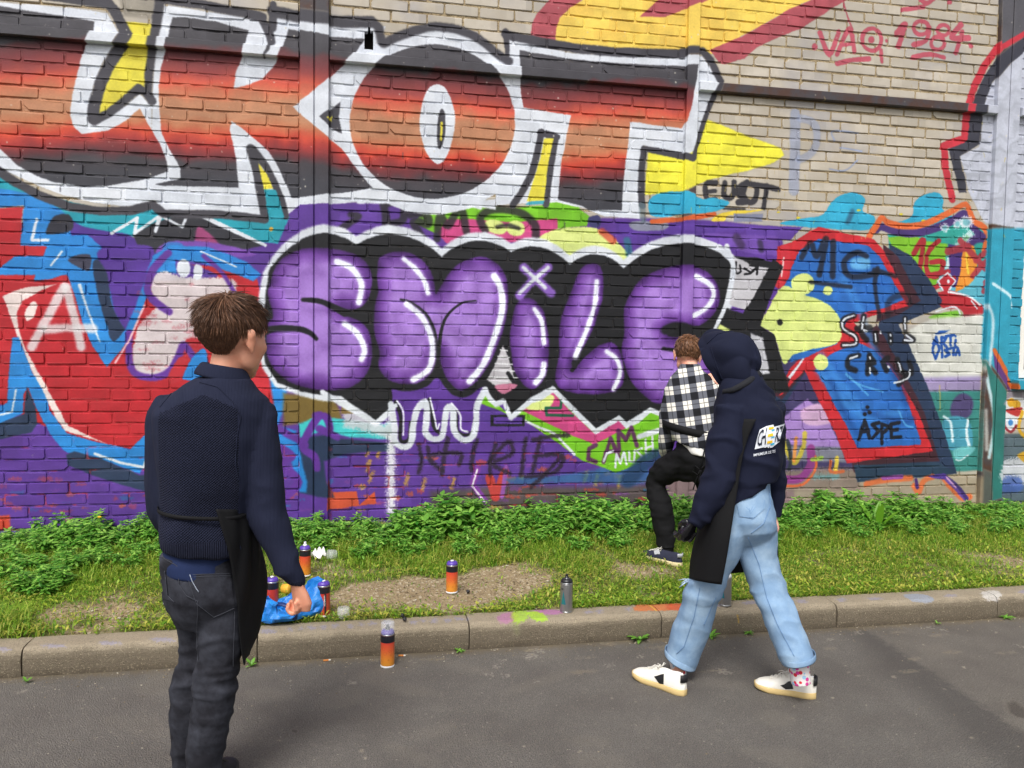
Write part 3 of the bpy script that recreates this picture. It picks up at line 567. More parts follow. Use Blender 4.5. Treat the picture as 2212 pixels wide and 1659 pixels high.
for p in ('1110,385 1045,412 1040,470 1118,520 1120,570 1040,578', '1172,395 1162,470', '1175,480 1195,490', '1250,505 1254,550', '1280,490 1285,500', '1345,510 1347,516', '1346,548 1348,556', '1440,405 1442,470', '1440,545 1490,548 1450,515',
          '1130,648 1085,665', '1212,655 1215,665', '1212,725 1216,760', '1330,715 1336,722', '1400,690 1415,748', '1472,740 1465,785 1420,810 1370,822'):
    S('f', WHT, 15, p, 4)
for p in ('1142,1190 1180,1065 1212,1180', '1155,1140 1205,1132', '1272,1080 1228,1092 1270,1135 1232,1180', '1290,1215 1290,1090 1345,1108 1292,1150', '1402,1080 1348,1090 1352,1178 1412,1172', '1350,1130 1392,1124'): S('f', (20, 24, 40), 28, p, 5, 0)
for x, y in ((1196, 980), (1180, 1026), (1210, 1014)): E_('f', (18, 20, 34), x, y, 14, 14, soft=4)
for p in ('1620,600 1642,525 1662,600', '1625,570 1655,565', '1678,600 1676,528 1708,530 1690,560 1715,600', '1705,520 1760,512', '1735,518 1736,580', '1768,545 1765,580', '1620,618 1640,665 1660,610', '1682,610 1682,655', '1730,600 1702,610 1730,635 1702,652', '1735,598 1775,590', '1755,598 1755,640', '1770,640 1782,600 1795,640'):
    S('f', (30, 80, 166), 22, p, 3, 0)
F('f', (34, 84, 170), '1635,510 1660,485 1735,478 1700,500', 6, 0); E_('f', (30, 80, 166), 1768, 520, 7, 8, soft=3)
# dark wedge and grey 'door' left of the arrow
F('f', (192, 190, 196), '300,0 420,20 600,60 420,350 330,330 290,300 330,150', 5, 0)
F('f', BLS, '590,20 650,70 560,290 500,462 400,470 180,560 215,440 270,330 390,375 440,300 520,150', 5, 0)
F('f', BLS, '330,0 480,10 640,60 590,80 450,60', 6, 0)
F('f', BLS, '250,440 498,448 592,510 692,872 690,882 480,890 260,700', 4, 0); F('f', (190, 190, 198), '440,500 520,530 562,760 440,780', 8, 0); F('f', YG2, '240,440 310,480 250,540 200,520', 6, 0)
for p in ('345,40 345,110 375,100 370,60', '400,80 440,110 400,118', '440,60 480,70 440,110', '490,50 480,118'): S('f', (16, 16, 20), 15, p, 3, 1)
S('f', WHT, 40, '285,-60 330,80 310,200 280,320 215,460 180,540', 6, w2=26)
# --- base band on the right, columns, next bay
for p in ('1190,1478 1330,1450 1480,1440', '1500,1490 1530,1530 1560,1460 1620,1430', '1690,1440 1800,1560 1860,1560'): S('f', ORG, 46, p, 9, 1, .9)
for w, c, p in ((30, (140, 70, 150), '1300,1440 1420,1430'), (26, (70, 40, 110), '1510,1450 1520,1500'), (40, (96, 64, 150), '1690,1425 1760,1490 1835,1570'), (26, (60, 44, 110), '1700,1425 1790,1500 1840,1575'), (14, (200, 150, 200), '1700,1425 1770,1500')): S('f', c, w, p, 5)
F('f', (74, 46, 140), '1590,1428 1700,1410 1690,1450', 5)
F('c', (88, 86, 92), '2050,-80 2240,-80 2240,180 2050,290', 4, 0)
F('f', (44, 156, 186), '1975,-175 2212,-180 2900,-180 2900,900 2130,880 1935,660', 14, 0)
S('f', (196, 226, 236), 22, '1990,180 2100,260 2130,330', 8); S('f', (180, 214, 226), 26, '1960,320 1990,420 1975,640 1960,800', 12); S('f', (186, 214, 222), 34, '1955,800 1990,980 2000,1100 1965,1300', 12)
F('f', (46, 118, 112), '1935,660 2000,760 2110,920 2080,1120 2060,1560 1985,1580 1985,900', 8, 0)
F('f', (98, 56, 120), '1990,600 2110,820 2140,900 2080,850 2000,720', 6, 0); S('f', (214, 102, 44), 34, '2000,610 2060,720 2130,850', 6, 0)
F('f', (150, 140, 150), '2110,870 2900,850 2900,960 2060,960', 14, 0); F('f', (84, 100, 110), '2060,1150 2900,1130 2900,1640 2060,1600', 14, 0)
F('f', (224, 224, 228), '2080,940 2200,920 2260,1000 2200,1060 2100,1060', 8); E_('f', (222, 168, 40), 2130, 950, 26, 28, soft=5); E_('f', (222, 168, 40), 2165, 965, 26, 30, soft=5); F('f', (190, 50, 50), '2090,1000 2200,980 2170,1040', 6)
E_('f', (222, 226, 234), 2120, 1090, 52, 55, soft=6); S('f', (150, 44, 52), 22, '2080,1060 2090,1110 2130,1140 2165,1100', 6); E_('f', (60, 130, 200), 2125, 1080, 16, 20, soft=5); S('f', (220, 170, 40), 30, '2200,1010 2180,1120 2230,1180', 6)
F('f', (214, 214, 222), '2080,1330 2400,1300 2400,1440 2070,1480', 16, 1, .85, grain=6); F('f', (60, 90, 170), '2080,1440 2180,1430 2200,1520 2070,1530', 16, 1, .8, grain=6); F('f', (210, 160, 40), '2170,1290 2260,1260 2240,1350', 8)
S('f', (226, 226, 230), 30, '1945,1000 1950,1250', 14, 0, .6); F('f', (70, 80, 80), '1930,1380 1985,1400 1985,1600 1925,1600', 14, 0, .8)
# --- overspray flecks and ticks
for i in range(60):
    x = rng.uniform(1480, 2180); y = rng.uniform(20, 540)
    S('p', (206, 178, 70), 1.6, '%.1f,%.1f %.1f,%.1f' % (x, y, x+rng.uniform(-3, 3), y+rng.uniform(3, 12)), .8, 0, .8)
for i in range(420):
    x = rng.uniform(-40, 2200); y = rng.uniform(0, 420)
    E_('p', (206, 200, 184), x, y, rng.uniform(.5, 1.3), rng.uniform(.5, 1.3), soft=.6, al=.8)
for x, y, l in ((612, 790, 10), (130, 400, 14), (870, 330, 12), (1220, 480, 12)): S('p', BLK, 2, '%d,%d %d,%d' % (x, y, x+.5, y+l), 1, 0, .8)
cv.C = cv.C*.965; cv.C = cv.C*.93+cv.C.mean(2, keepdims=True)*.07
paint = np.dstack([np.clip(cv.C*(1+cv.L[..., None]*.12+cv.N[..., None]*.05), 0, 255)/255.0, cv.A])
IMG_WALL = image_from('wall_paint', paint)
# ------------------------------------------------------------------ the wall
def wall_mat(name, bare, recess=False, metal=False):
    t = NT(name); P = t.pos()
    sep = t.n('ShaderNodeSeparateXYZ'); t.l(P, sep.inputs[0])
    u = t.math('DIVIDE', t.math('SUBTRACT', sep.outputs[0], WX0), WX1-WX0); v = t.math('DIVIDE', t.math('SUBTRACT', sep.outputs[2], WZ0), WZ1-WZ0)
    cb = t.n('ShaderNodeCombineXYZ'); t.l(u, cb.inputs[0]); t.l(v, cb.inputs[1])
    im = t.n('ShaderNodeTexImage', _image=IMG_WALL, _interpolation='Cubic', _extension='EXTEND'); t.l(cb.outputs[0], im.inputs[0])
    nf = t.noise(P, 160, 3.0, .6).outputs['Fac']; nm = t.noise(P, 9, 4.0, .6).outputs['Fac']; nl = t.noise(P, 2.2, 3.0).outputs['Fac']
    if metal:
        base = t.mix(t.ramp(nm, [(.4, 0), (.62, 1)]), rgba(bare), rgba((74, 52, 44)))
        fac = t.math('MULTIPLY', im.outputs['Alpha'], t.ramp(t.noise(P, 40, 3).outputs['Fac'], [(.22, .6), (.3, 1)]), clamp=True)
        h = t.noise(P, 55, 2).outputs['Fac']
    else:
        # one tone per brick: cells of the bond
        row = t.math('FLOOR', t.math('DIVIDE', t.math('SUBTRACT', sep.outputs[2], 3.32), .0772))
        cl = t.math('FLOOR', t.math('ADD', t.math('DIVIDE', sep.outputs[0], .2515), t.math('MULTIPLY', t.math('MODULO', row, 2), .45)))
        cc = t.n('ShaderNodeCombineXYZ'); t.l(row, cc.inputs[0]); t.l(cl, cc.inputs[1])
        wn_ = t.n('ShaderNodeTexWhiteNoise', _noise_dimensions='3D'); t.l(cc.outputs[0], wn_.inputs['Vector'])
        b = np.array(bare)
        base = t.mix(wn_.outputs['Value'], rgba(b*.93), rgba(b*1.06))
        base = t.mix(t.ramp(nm, [(.35, 0), (.7, .5)]), base, rgba(b*np.array([.90, .88, .84])))
        if not recess:
            base = t.mix(t.ramp(nl, [(.52, 0), (.7, .45)]), base, rgba((142, 142, 152)))
            base = t.mix(t.ramp(nf, [(.68, 0), (.74, .8)]), base, rgba((206, 196, 170)))
        else:
            base = t.mix(t.ramp(nf, [(.36, 1), (.6, 0)]), base, rgba((84, 66, 46)))
            base = t.mix(t.ramp(t.noise(P, 260, 2).outputs['Fac'], [(.58, 0), (.7, .9)]), base, rgba((212, 194, 150)))
        miss = t.ramp(nf, [(.28, .45), (.42, 1)]) if recess else t.ramp(t.math('ADD', t.math('MULTIPLY', nf, .5), t.math('MULTIPLY', nm, .5)), [(.29, .5), (.34, 1)])
        fac = t.math('MULTIPLY', im.outputs['Alpha'], miss, clamp=True)
        h = t.math('ADD', t.math('MULTIPLY', nf, .6 if recess else .3), t.math('MULTIPLY', t.noise(P, 34, 4, .65).outputs['Fac'], .9))
    pc = im.outputs['Color']
    if recess:      # an older red coat shows in the joints low down
        lowz = t.ramp(sep.outputs[2], [(.55, 1), (.95, 0)]); leftx = t.ramp(t.math('DIVIDE', sep.outputs[0], 3.0), [(.35, 1), (.6, 0)])
        pc = t.mix(t.math('MULTIPLY', t.math('MULTIPLY', lowz, leftx), t.ramp(t.noise(P, 6, 4, .6).outputs['Fac'], [(.54, 0), (.64, .7)])), pc, rgba((186, 60, 48)))
    tone = t.mix(t.math('MULTIPLY', nm, .16), pc, (0, 0, 0, 1), 'MIX')
    if not metal: tone = t.mix(.10, tone, wn_.outputs['Value'], 'OVERLAY')
    t.color(t.mix(fac, base, tone))
    t.l(t.math('ADD', t.math('MULTIPLY', fac, -.12), .72 if not metal else .52), t.p.inputs['Roughness'])
    t.p.inputs['Specular IOR Level'].default_value = .32
    t.l(t.bump(h, .55 if recess else .28, .006 if recess else .003), t.p.inputs['Normal'])
    return t.m
M_BRICK = wall_mat('painted_brick', (178, 170, 157))
M_MORTAR = wall_mat('painted_mortar', (178, 160, 126), recess=True)
M_STEEL = wall_mat('painted_steel', (66, 62, 66), metal=True)

wall = empty('brick_wall', (0, WALL_Y, 0), 'long beige brick wall covered in graffiti between dark steel columns', 'wall')
def wchild(name, mb, mat, parent=wall, smooth=False):
    o = mb.build(name, mat, parent, smooth)
    o.matrix_parent_inverse = Matrix.Translation((0, -WALL_Y, 0)) if parent is wall else Matrix()
    return o
BAYS = [(-4.6, -3.13), (-2.925, -0.410), (-0.211, 2.361), (2.457, 5.008), (5.226, 8.6)]
BL, BH, PITCH, CRS = .2385, .0655, .2515, .0772
WIN = (5.36, 6.95, 1.24, 2.78)                                    # window opening x0 x1 z0 z1
HOLE_C = wall_proj('b', np.array([[186, 252.]]))[0]; HOLE = (HOLE_C[0]-.036, HOLE_C[0]+.036, HOLE_C[1]-.055, HOLE_C[1]+.055)
def brick_variant(k):
    r = random.Random(100+k); hx, hz = BL/2, BH/2
    c = [r.uniform(.003, .008) for _ in range(4)]; j = lambda: r.uniform(-.0022, .0022)
    if k >= 10: c[k % 4] = r.uniform(.02, .034)
    o = [(-hx+c[0], -hz+j()), (hx-c[1], -hz+j()), (hx+j(), -hz+c[1]), (hx+j(), hz-c[2]), (hx-c[2], hz+j()), (-hx+c[3], hz+j()), (-hx+j(), hz-c[3]), (-hx+j(), -hz+c[0])]
    y0 = [r.uniform(-.0012, .0012) for _ in range(8)]
    V = [(x*(1-.003/hx), 0.0+y, z*(1-.003/hz)) for (x, z), y in zip(o, y0)]+[(x, .0042, z) for x, z in o]+[(x, .05, z) for x, z in o]
    Fc = [tuple(range(8))]+[(a*8+i+8, a*8+(i+1) % 8+8, a*8+(i+1) % 8, a*8+i) for a in range(2) for i in range(8)]
    return V, Fc
VAR = [brick_variant(k) for k in range(14)]
VMESH = []
for k, (V, Fc) in enumerate(VAR):
    me = mesh_np('brick_%d' % k, np.array(V), Fc); me.materials.append(M_BRICK); VMESH.append(me)
places = []      # x centre, z centre, x scale, z scale, variant
rows = [(3.32+(-k-.5)*CRS, 1.0, k) for k in range(43)]+[(3.352, .72, 1)]+[(3.4915, .93, 0)]+[(3.532+(k+.5)*.0796, 1.03, k) for k in range(17)]
for bi, (x0, x1) in enumerate(BAYS):
    for z, zs, k in rows:
        off = {1: -1.8713, 2: 1.205, 3: 3.5492}.get(bi, x0)+(0.45*PITCH if k % 2 else 0)+random.uniform(-.008, .008)
        n0 = math.floor((x0-off)/PITCH)
        a = off+n0*PITCH
        while a < x1:
            _p = PITCH+random.uniform(-.009, .009); l, r_ = max(a+.006, x0+.006), min(a+_p-.006, x1-.006)
            a += _p
            segs = [(l, r_)]
            if abs(z-(HOLE[2]+HOLE[3])/2) < .055+.02 and r_ > HOLE[0] and l < HOLE[1]:
                segs = [(l, HOLE[0]+random.uniform(-.02, .012)), (HOLE[1]+random.uniform(-.012, .02), r_)]
            if bi == 4 and WIN[2]-.03 < z < WIN[3]+.03 and r_ > WIN[0] and l < WIN[1]:
                segs = [(l, WIN[0]-.002), (WIN[1]+.002, r_)]
            for p, q in segs:
                if q-p < .028: continue
                v = random.randrange(10) if random.random() > .05 else 10+random.randrange(4)
                places.append(((p+q)/2, z+random.uniform(-.003, .003), (q-p)/BL, zs*random.uniform(.97, 1.02), v))
def proj(w):
    d = np.asarray(w)-EYE; zc = d@FW
    return CX+FP*(d@RT)/zc, CY-FP*(d@UP)/zc, zc
def size_in_view(p):
    x, y, zc = proj((p[0], WALL_Y, p[1]))
    if not (0 < x < 2212 and 0 < y < 1060): return 0
    if (330 < x < 600 and y > 640) or (1425 < x < 1690 and y > 740): return 0
    return p[2]*p[3]/zc**2
order = sorted(range(len(places)), key=lambda i: -size_in_view(places[i]))
single = set(order[:300])
SV, SF, sn = [], [], 0
for i, (x, z, sx, sz, v) in enumerate(places):
    yo = random.uniform(-.0018, .0018); rot = random.uniform(-.009, .009)
    if i in single:
        o = bpy.data.objects.new('brick', VMESH[v]); col.objects.link(o); o.parent = wall
        o.location = (x, yo, z); o.scale = (sx, 1, sz); o.rotation_euler = (0, rot, 0)
    else:
        V, Fc = VAR[v]; A = np.array(V)*np.array([sx, 1, sz]); A[:, 0] += x; A[:, 1] += yo; A[:, 2] += z
        SV.append(A); SF += [[q+sn for q in f] for f in Fc]; sn += len(A)
me = mesh_np('bricks', np.concatenate(SV), SF)
o = link('bricks', me, M_BRICK, wall); o['kind'] = 'stuff'
# mortar bed: rough sheet a little behind the brick faces, open at the hole and the window
nx, nz = 440, 164
gx = np.linspace(-4.6, 8.6, nx+1); gz = np.linspace(0, 4.9, nz+1)
X, Z = np.meshgrid(gx, gz, indexing='ij')
def _sm(k):
    g = rng.random((nx//k+3, nz//k+3)); xi = np.arange(nx+1)/k; zi = np.arange(nz+1)/k; x0 = xi.astype(int); z0 = zi.astype(int); fx = (xi-x0)[:, None]; fz = (zi-z0)[None]
    return g[x0][:, z0]*(1-fx)*(1-fz)+g[x0+1][:, z0]*fx*(1-fz)+g[x0][:, z0+1]*(1-fx)*fz+g[x0+1][:, z0+1]*fx*fz
Yd = .0015+.0070*rng.random(X.shape)+.0075*np.clip(_sm(5)*1.7-.5, 0, 1)
V = np.stack([X, Yd, Z], -1).reshape(-1, 3)
ii, jj = np.meshgrid(np.arange(nx), np.arange(nz), indexing='ij')
cxm = (gx[ii]+gx[ii+1])/2; czm = (gz[jj]+gz[jj+1])/2
keep = ~((cxm > HOLE[0]) & (cxm < HOLE[1]) & (czm > HOLE[2]-.01) & (czm < HOLE[3]+.01)) & ~((cxm > WIN[0]) & (cxm < WIN[1]) & (czm > WIN[2]) & (czm < WIN[3]))
q = (ii*(nz+1)+jj)[keep]
link('mortar_bed', mesh_np('mortar_bed', V, np.stack([q, q+nz+1, q+nz+2, q+1], 1), True), M_MORTAR, wall)
m = MB(); m.box(-4.6, WIN[0]-.005, .12, .42, 0, 4.9); m.box(WIN[1]+.005, 8.6, .12, .42, 0, 4.9); m.box(WIN[0]-.005, WIN[1]+.005, .12, .42, 0, WIN[2]-.005); m.box(WIN[0]-.005, WIN[1]+.005, .12, .42, WIN[3]+.005, 4.9)
m.build('wall_core', simple('hole_shade_masonry', (46, 40, 36), .9), wall)  # core coloured near black to stand in for the shade inside the hole
m = MB(); m.box(-4.65, 8.65, -.03, .46, 4.9, 4.96); m.build('coping', simple('coping_concrete', (150, 146, 138), .85, bump=.3), wall)
# steel columns: paired channels back to back with a dark gap, a single flange in the middle
def column(x0, x1, gap):
    xm = (x0+x1)/2
    m = MB(); m.box(x0+.012, x1-.012, -.014, .075, 0, 4.9)
    c = m.build('steel_column', M_STEEL, wall)
    for a, b in ([(x0, gap-.004), (gap+.004, x1)] if gap else [(x0, x1)]):
        f = MB()
        f.add([(a, -.030, 0), (a+.004, -.034, 0), (b-.004, -.034, 0), (b, -.030, 0), (b, .06, 0), (a, .06, 0), (a, -.030, 4.9), (a+.004, -.034, 4.9), (b-.004, -.034, 4.9), (b, -.030, 4.9), (b, .06, 4.9), (a, .06, 4.9)],
              [(i, (i+1) % 6, (i+1) % 6+6, i+6) for i in range(6)]+[(5, 4, 3, 2, 1, 0), (6, 7, 8, 9, 10, 11)])
        f.build('flange', M_STEEL, c)
column(-3.125, -2.93, -3.03); column(-.406, -.215, -.311); column(2.364, 2.454, None); column(5.012, 5.222, 5.122)
for (a, b) in BAYS:
    m = MB(); m.box(a+.002, b-.002, -.026, .06, 3.386, 3.389+.0); m.v = []; m.f = []; m.n = 0
    z0, z1 = 3.386, 3.452
    m.add([(a+.003, -.042, z0), (b-.003, -.042, z0), (b-.003, -.048, z0+.005), (a+.003, -.048, z0+.005), (a+.003, -.048, z1-.005), (b-.003, -.048, z1-.005), (b-.003, -.042, z1), (a+.003, -.042, z1),
           (a+.003, .06, z0), (b-.003, .06, z0), (b-.003, .06, z1), (a+.003, .06, z1)],
          [(0, 1, 2, 3), (3, 2, 5, 4), (4, 5, 6, 7), (7, 6, 10, 11), (8, 9, 1, 0), (8, 0, 3, 4, 7, 11), (1, 9, 10, 6, 5, 2)])
    m.build('steel_beam', M_STEEL, wall)
# window at the right edge: painted sill, white frame, bars, dark glass
MW = simple('white_window_paint', (226, 222, 214), .5, .4, .08, 20, .15)
win = MB(); x0, x1, z0, z1 = WIN
for a, b, c, d in ((x0, x0+.07, z0+.03, z1), (x1-.07, x1, z0+.03, z1), (x0+.07, x1-.07, z1-.07, z1), (x0+.07, x1-.07, z0+.03, z0+.1)): win.box(a, b, .03, .09, c, d)
w = win.build('window', MW, wall)
m = MB()
for k in range(1, 5): xx = x0+.07+(x1-x0-.14)*k/5; m.box(xx-.012, xx+.012, .045, .075, z0+.1, z1-.07)
for k in range(1, 4): zz = z0+.1+(z1-z0-.17)*k/4; m.box(x0+.07, x1-.07, .046, .074, zz-.012, zz+.012)
m.build('glazing_bar', MW, w)
g = NT('window_glass'); g.color(rgba((70, 66, 52))).set(Roughness=.12); m = MB(); m.box(x0+.07, x1-.07, .08, .086, z0+.1, z1-.07); m.build('pane', g.m, w)
m = MB(); m.add([(x0-.07, -.075, z0-.06), (x1+.07, -.075, z0-.06), (x1+.07, .10, z0-.06), (x0-.07, .10, z0-.06), (x0-.07, -.075, z0+.012), (x1+.07, -.075, z0+.012), (x1+.07, .10, z0+.03), (x0-.07, .10, z0+.03)],
                [(0, 3, 2, 1), (4, 5, 6, 7), (0, 1, 5, 4), (1, 2, 6, 5), (2, 3, 7, 6), (3, 0, 4, 7)])
m.build('sill', M_STEEL, w)

# ------------------------------------------------------------------ road, kerb, verge
KY, KZ = 3.73, .13
def t_line(p, q):           # signed distance from a ground line, as node maths
    a, b = on_ground(*p)[:2], on_ground(*q)[:2]; d = (b-a)/np.hypot(*(b-a)); n = np.array([-d[1], d[0]]); return n, -(n@a)
def road_proj(t_, c):
    P_ = np.stack([{'g': 0, 'h': 737.333, 'i': 1474.667}[t_]+c[:, 0]/3, 1106+c[:, 1]/3], 1)
    return np.array([on_ground(x, y, 0.)[:2] for x, y in P_])
road_proj.unit = .0007
rc = Canvas(-2.5, 5.5, 1.0, 3.8, .005, road_proj)
for i in range(26): rc.E(random.choice('ghi'), (70, 64, 60), random.uniform(0, 2212), random.uniform(900, 1650), random.uniform(60, 240), random.uniform(20, 60), random.uniform(-20, 20), soft=60, al=random.uniform(.12, .3), grain=2)
rc.F('i', (44, 38, 35), '2090,1240 2150,1225 2230,1280 2230,1340 2130,1310', soft=30, al=.7, grain=2); rc.E('g', (60, 56, 54), 1910, 1420, 22, 12, soft=6, al=.8)
for tl, x, y, a, b in (('h', 1240, 925, 42, 16), ('h', 1270, 900, 40, 10), ('h', 1215, 945, 20, 10), ('h', 1010, 1005, 18, 7), ('h', 1065, 1058, 12, 9), ('h', 1265, 1095, 18, 8), ('h', 960, 1055, 12, 6), ('h', 1055, 962, 8, 6), ('i', 255, 1032, 46, 14), ('h', 1945, 935, 14, 14), ('h', 470, 970, 12, 8), ('h', 1740, 995, 14, 7), ('g', 150, 1162, 12, 10),
                       ('g', 1860, 1090, 14, 6), ('i', 1135, 778, 14, 9), ('i', 950, 828, 10, 6), ('i', 1610, 752, 14, 6), ('i', 1690, 765, 12, 6), ('h', 65, 1105, 14, 6), ('i', 2200, 870, 30, 6)):
    rc.E(tl, (186, 180, 170), x, y, a, b*.8, 10, soft=10, al=.5, grain=9)
for i in range(120): rc.E(random.choice('ghi'), random.choice(((176, 166, 148), (150, 140, 124), (58, 52, 48))), random.uniform(0, 2212), random.uniform(760, 1650), random.uniform(3, 8), random.uniform(2, 5), soft=3, al=.7, grain=3)
for i in range(34): rc.E(random.choice('ghi'), (150, 132, 96), random.uniform(0, 2212), random.uniform(760, 1060), random.uniform(30, 90), random.uniform(5, 10), -4, soft=14, al=.4, grain=5)
IMG_ROAD = image_from('road_marks', np.dstack([rc.C/255.0, rc.A]))
t = NT('asphalt'); P = t.pos()
n1 = t.noise(P, 3.0, 4).outputs['Fac']; n2 = t.noise(P, 210, 3, .7).outputs['Fac']; n3 = t.noise(P, 24, 5, .6).outputs['Fac']
vo = t.n('ShaderNodeTexVoronoi', Scale=190.0); t.l(P, vo.inputs['Vector'])
vo2 = t.n('ShaderNodeTexVoronoi', Scale=52.0); t.l(P, vo2.inputs['Vector'])
c = t.mix(n3, rgba((104, 100, 95)), rgba((128, 123, 117)))
c = t.mix(t.ramp(n2, [(.34, .9), (.52, 0)]), c, rgba((54, 50, 47)))
c = t.mix(t.ramp(vo.outputs['Color'], [(.74, 0), (.92, .6)]), c, rgba((146, 137, 124)))
sp = t.math('MULTIPLY', t.math('LESS_THAN', vo2.outputs['Distance'], .16), t.math('GREATER_THAN', t.n('ShaderNodeSeparateColor').outputs[0], 2.0))
sc_ = t.n('ShaderNodeSeparateColor'); t.l(vo2.outputs['Color'], sc_.inputs[0])
sp = t.math('MULTIPLY', t.math('LESS_THAN', vo2.outputs['Distance'], .2), t.math('GREATER_THAN', sc_.outputs[0], .965))
c = t.mix(t.math('MULTIPLY', sp, .6), c, rgba((176, 168, 152)))
sep = t.n('ShaderNodeSeparateXYZ'); t.l(P, sep.inputs[0])
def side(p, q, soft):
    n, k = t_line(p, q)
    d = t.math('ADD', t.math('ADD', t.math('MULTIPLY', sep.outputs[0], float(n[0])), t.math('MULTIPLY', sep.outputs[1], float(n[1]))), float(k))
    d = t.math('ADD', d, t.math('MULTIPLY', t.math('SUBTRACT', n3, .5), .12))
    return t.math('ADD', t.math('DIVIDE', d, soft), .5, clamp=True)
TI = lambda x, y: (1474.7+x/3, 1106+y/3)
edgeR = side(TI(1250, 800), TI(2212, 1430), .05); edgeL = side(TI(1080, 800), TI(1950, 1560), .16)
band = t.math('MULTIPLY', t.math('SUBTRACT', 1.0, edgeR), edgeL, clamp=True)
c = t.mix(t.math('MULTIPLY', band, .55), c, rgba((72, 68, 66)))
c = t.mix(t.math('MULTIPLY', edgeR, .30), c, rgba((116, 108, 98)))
gut = t.ramp(t.math('ADD', t.math('SUBTRACT', KY, sep.outputs[1]), t.math('MULTIPLY', t.math('SUBTRACT', n3, .5), .12)), [(0.0, .75), (.07, 0)])
c = t.mix(gut, c, rgba((120, 106, 82)))
c = t.mix(t.ramp(n1, [(.42, 0), (.72, .45)]), c, rgba((80, 74, 70)))
im = t.n('ShaderNodeTexImage', _image=IMG_ROAD, _extension='CLIP'); cb = t.n('ShaderNodeCombineXYZ'); t.l(t.math('DIVIDE', t.math('ADD', sep.outputs[0], 2.5), 8.0), cb.inputs[0]); t.l(t.math('DIVIDE', t.math('SUBTRACT', sep.outputs[1], 1.0), 2.8), cb.inputs[1]); t.l(cb.outputs[0], im.inputs[0])
c = t.mix(t.math('MULTIPLY', im.outputs['Alpha'], t.ramp(n2, [(.3, .55), (.5, 1)])), c, im.outputs['Color'])
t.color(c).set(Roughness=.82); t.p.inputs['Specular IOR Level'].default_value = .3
h = t.math('ADD', t.math('MULTIPLY', n2, 1.0), t.math('MULTIPLY', vo.outputs['Distance'], .9))
t.l(t.bump(h, .9, .008), t.p.inputs['Normal']); M_ROAD = t.m
t = NT('ground_earth'); t.color(rgba((96, 88, 74))).set(Roughness=.9); M_EARTH = t.m
m = MB(); m.add([(-200, -200, -.04), (200, -200, -.04), (200, 200, -.04), (-200, 200, -.04)], [(0, 1, 2, 3)])
tag(m.build('ground', M_EARTH), kind='structure')
m = MB(); m.add([(-60, -40, 0), (60, -40, 0), (60, KY+.02, 0), (-60, KY+.02, 0)], [(0, 1, 2, 3)])
tag(m.build('road', M_ROAD), kind='structure')

def kerb_proj(t_, c):
    P_ = np.stack([{'g': 0, 'h': 737.333, 'i': 1474.667}[t_]+c[:, 0]/3, 1106+c[:, 1]/3], 1); out = []
    for x, y in P_:
        w_ = on_ground(x, y, KZ)
        if w_[1] < KY+.02: w_ = on_plane_y(x, y, KY); out.append((w_[0], max(w_[2], 0)))
        else: out.append((w_[0], w_[1]-KY+KZ))
    return np.array(out)
kerb_proj.unit = .00075
kc = Canvas(-3.0, 6.0, 0, .30, .004, kerb_proj); KBL = (128, 132, 190)
for tl, x, y, a, b in (('g', 0, 880, 70, 14), ('g', 345, 860, 80, 11), ('g', 700, 842, 75, 13), ('g', 1045, 822, 80, 14), ('g', 1740, 770, 70, 14), ('g', 1880, 760, 20, 16), ('g', 1950, 752, 20, 12), ('g', 2020, 748, 36, 14), ('g', 2090, 745, 30, 14), ('g', 2170, 738, 30, 16),
                       ('h', 60, 738, 28, 16), ('h', 130, 726, 18, 14), ('h', 200, 720, 30, 14), ('h', 300, 716, 40, 14), ('h', 470, 710, 26, 15), ('h', 530, 702, 18, 13), ('h', 602, 702, 26, 17), ('h', 690, 698, 30, 15), ('h', 765, 690, 38, 12), ('h', 820, 690, 14, 12),
                       ('h', 1600, 650, 34, 14), ('h', 1672, 645, 28, 14), ('h', 1860, 632, 26, 14), ('i', 440, 588, 60, 15), ('i', 770, 578, 46, 14), ('i', 1030, 567, 44, 13), ('i', 1250, 560, 54, 11), ('i', 1730, 540, 50, 10), ('i', 2200, 515, 30, 12), ('i', 240, 606, 30, 10)):
    kc.F(tl, KBL, ' '.join('%f,%f' % (x+a*math.cos(k*.7)*random.uniform(.7, 1.1), y+b*math.sin(k*.7)*random.uniform(.7, 1.1)) for k in range(9)), soft=12, al=.55, grain=5)
kc.F('h', (176, 96, 158), '1000,690 1040,660 1130,650 1140,700 1040,710', soft=14, al=.75, grain=4); kc.F('h', (176, 96, 168), '1240,660 1260,632 1350,630 1440,645 1400,665 1300,668', soft=12, al=.8, grain=4)
kc.F('h', (160, 206, 40), '1110,650 1200,638 1210,690 1150,712 1110,700', soft=14, al=.85, grain=4); kc.F('h', (160, 206, 40), '1195,655 1260,645 1340,680 1320,698 1240,695', soft=10, al=.9, grain=4)
kc.F('h', (128, 150, 60), '1105,705 1160,705 1150,800 1120,790', soft=24, al=.45, grain=4)
kc.F('h', (206, 108, 48), '1895,640 1920,595 2060,590 2212,590 2230,630 2040,640', soft=12, al=.9, grain=3); kc.F('h', (200, 80, 44), '2110,598 2212,592 2240,625 2120,632', soft=12, al=.8, grain=3)
kc.S('h', (226, 180, 60), 10, '1990,600 2045,640', soft=4); kc.S('i', (196, 150, 40), 14, '358,665 365,715', soft=5, al=.8)
kc.F('i', (140, 148, 164), '1430,535 1560,532 1635,572 1500,572', soft=6, al=.9, grain=2); kc.F('i', (212, 208, 206), '1940,515 2040,510 2062,560 2000,575 1960,545', soft=12, al=.8, grain=5)
IMG_KERB = image_from('kerb_paint', np.dstack([kc.C/255.0, kc.A]))
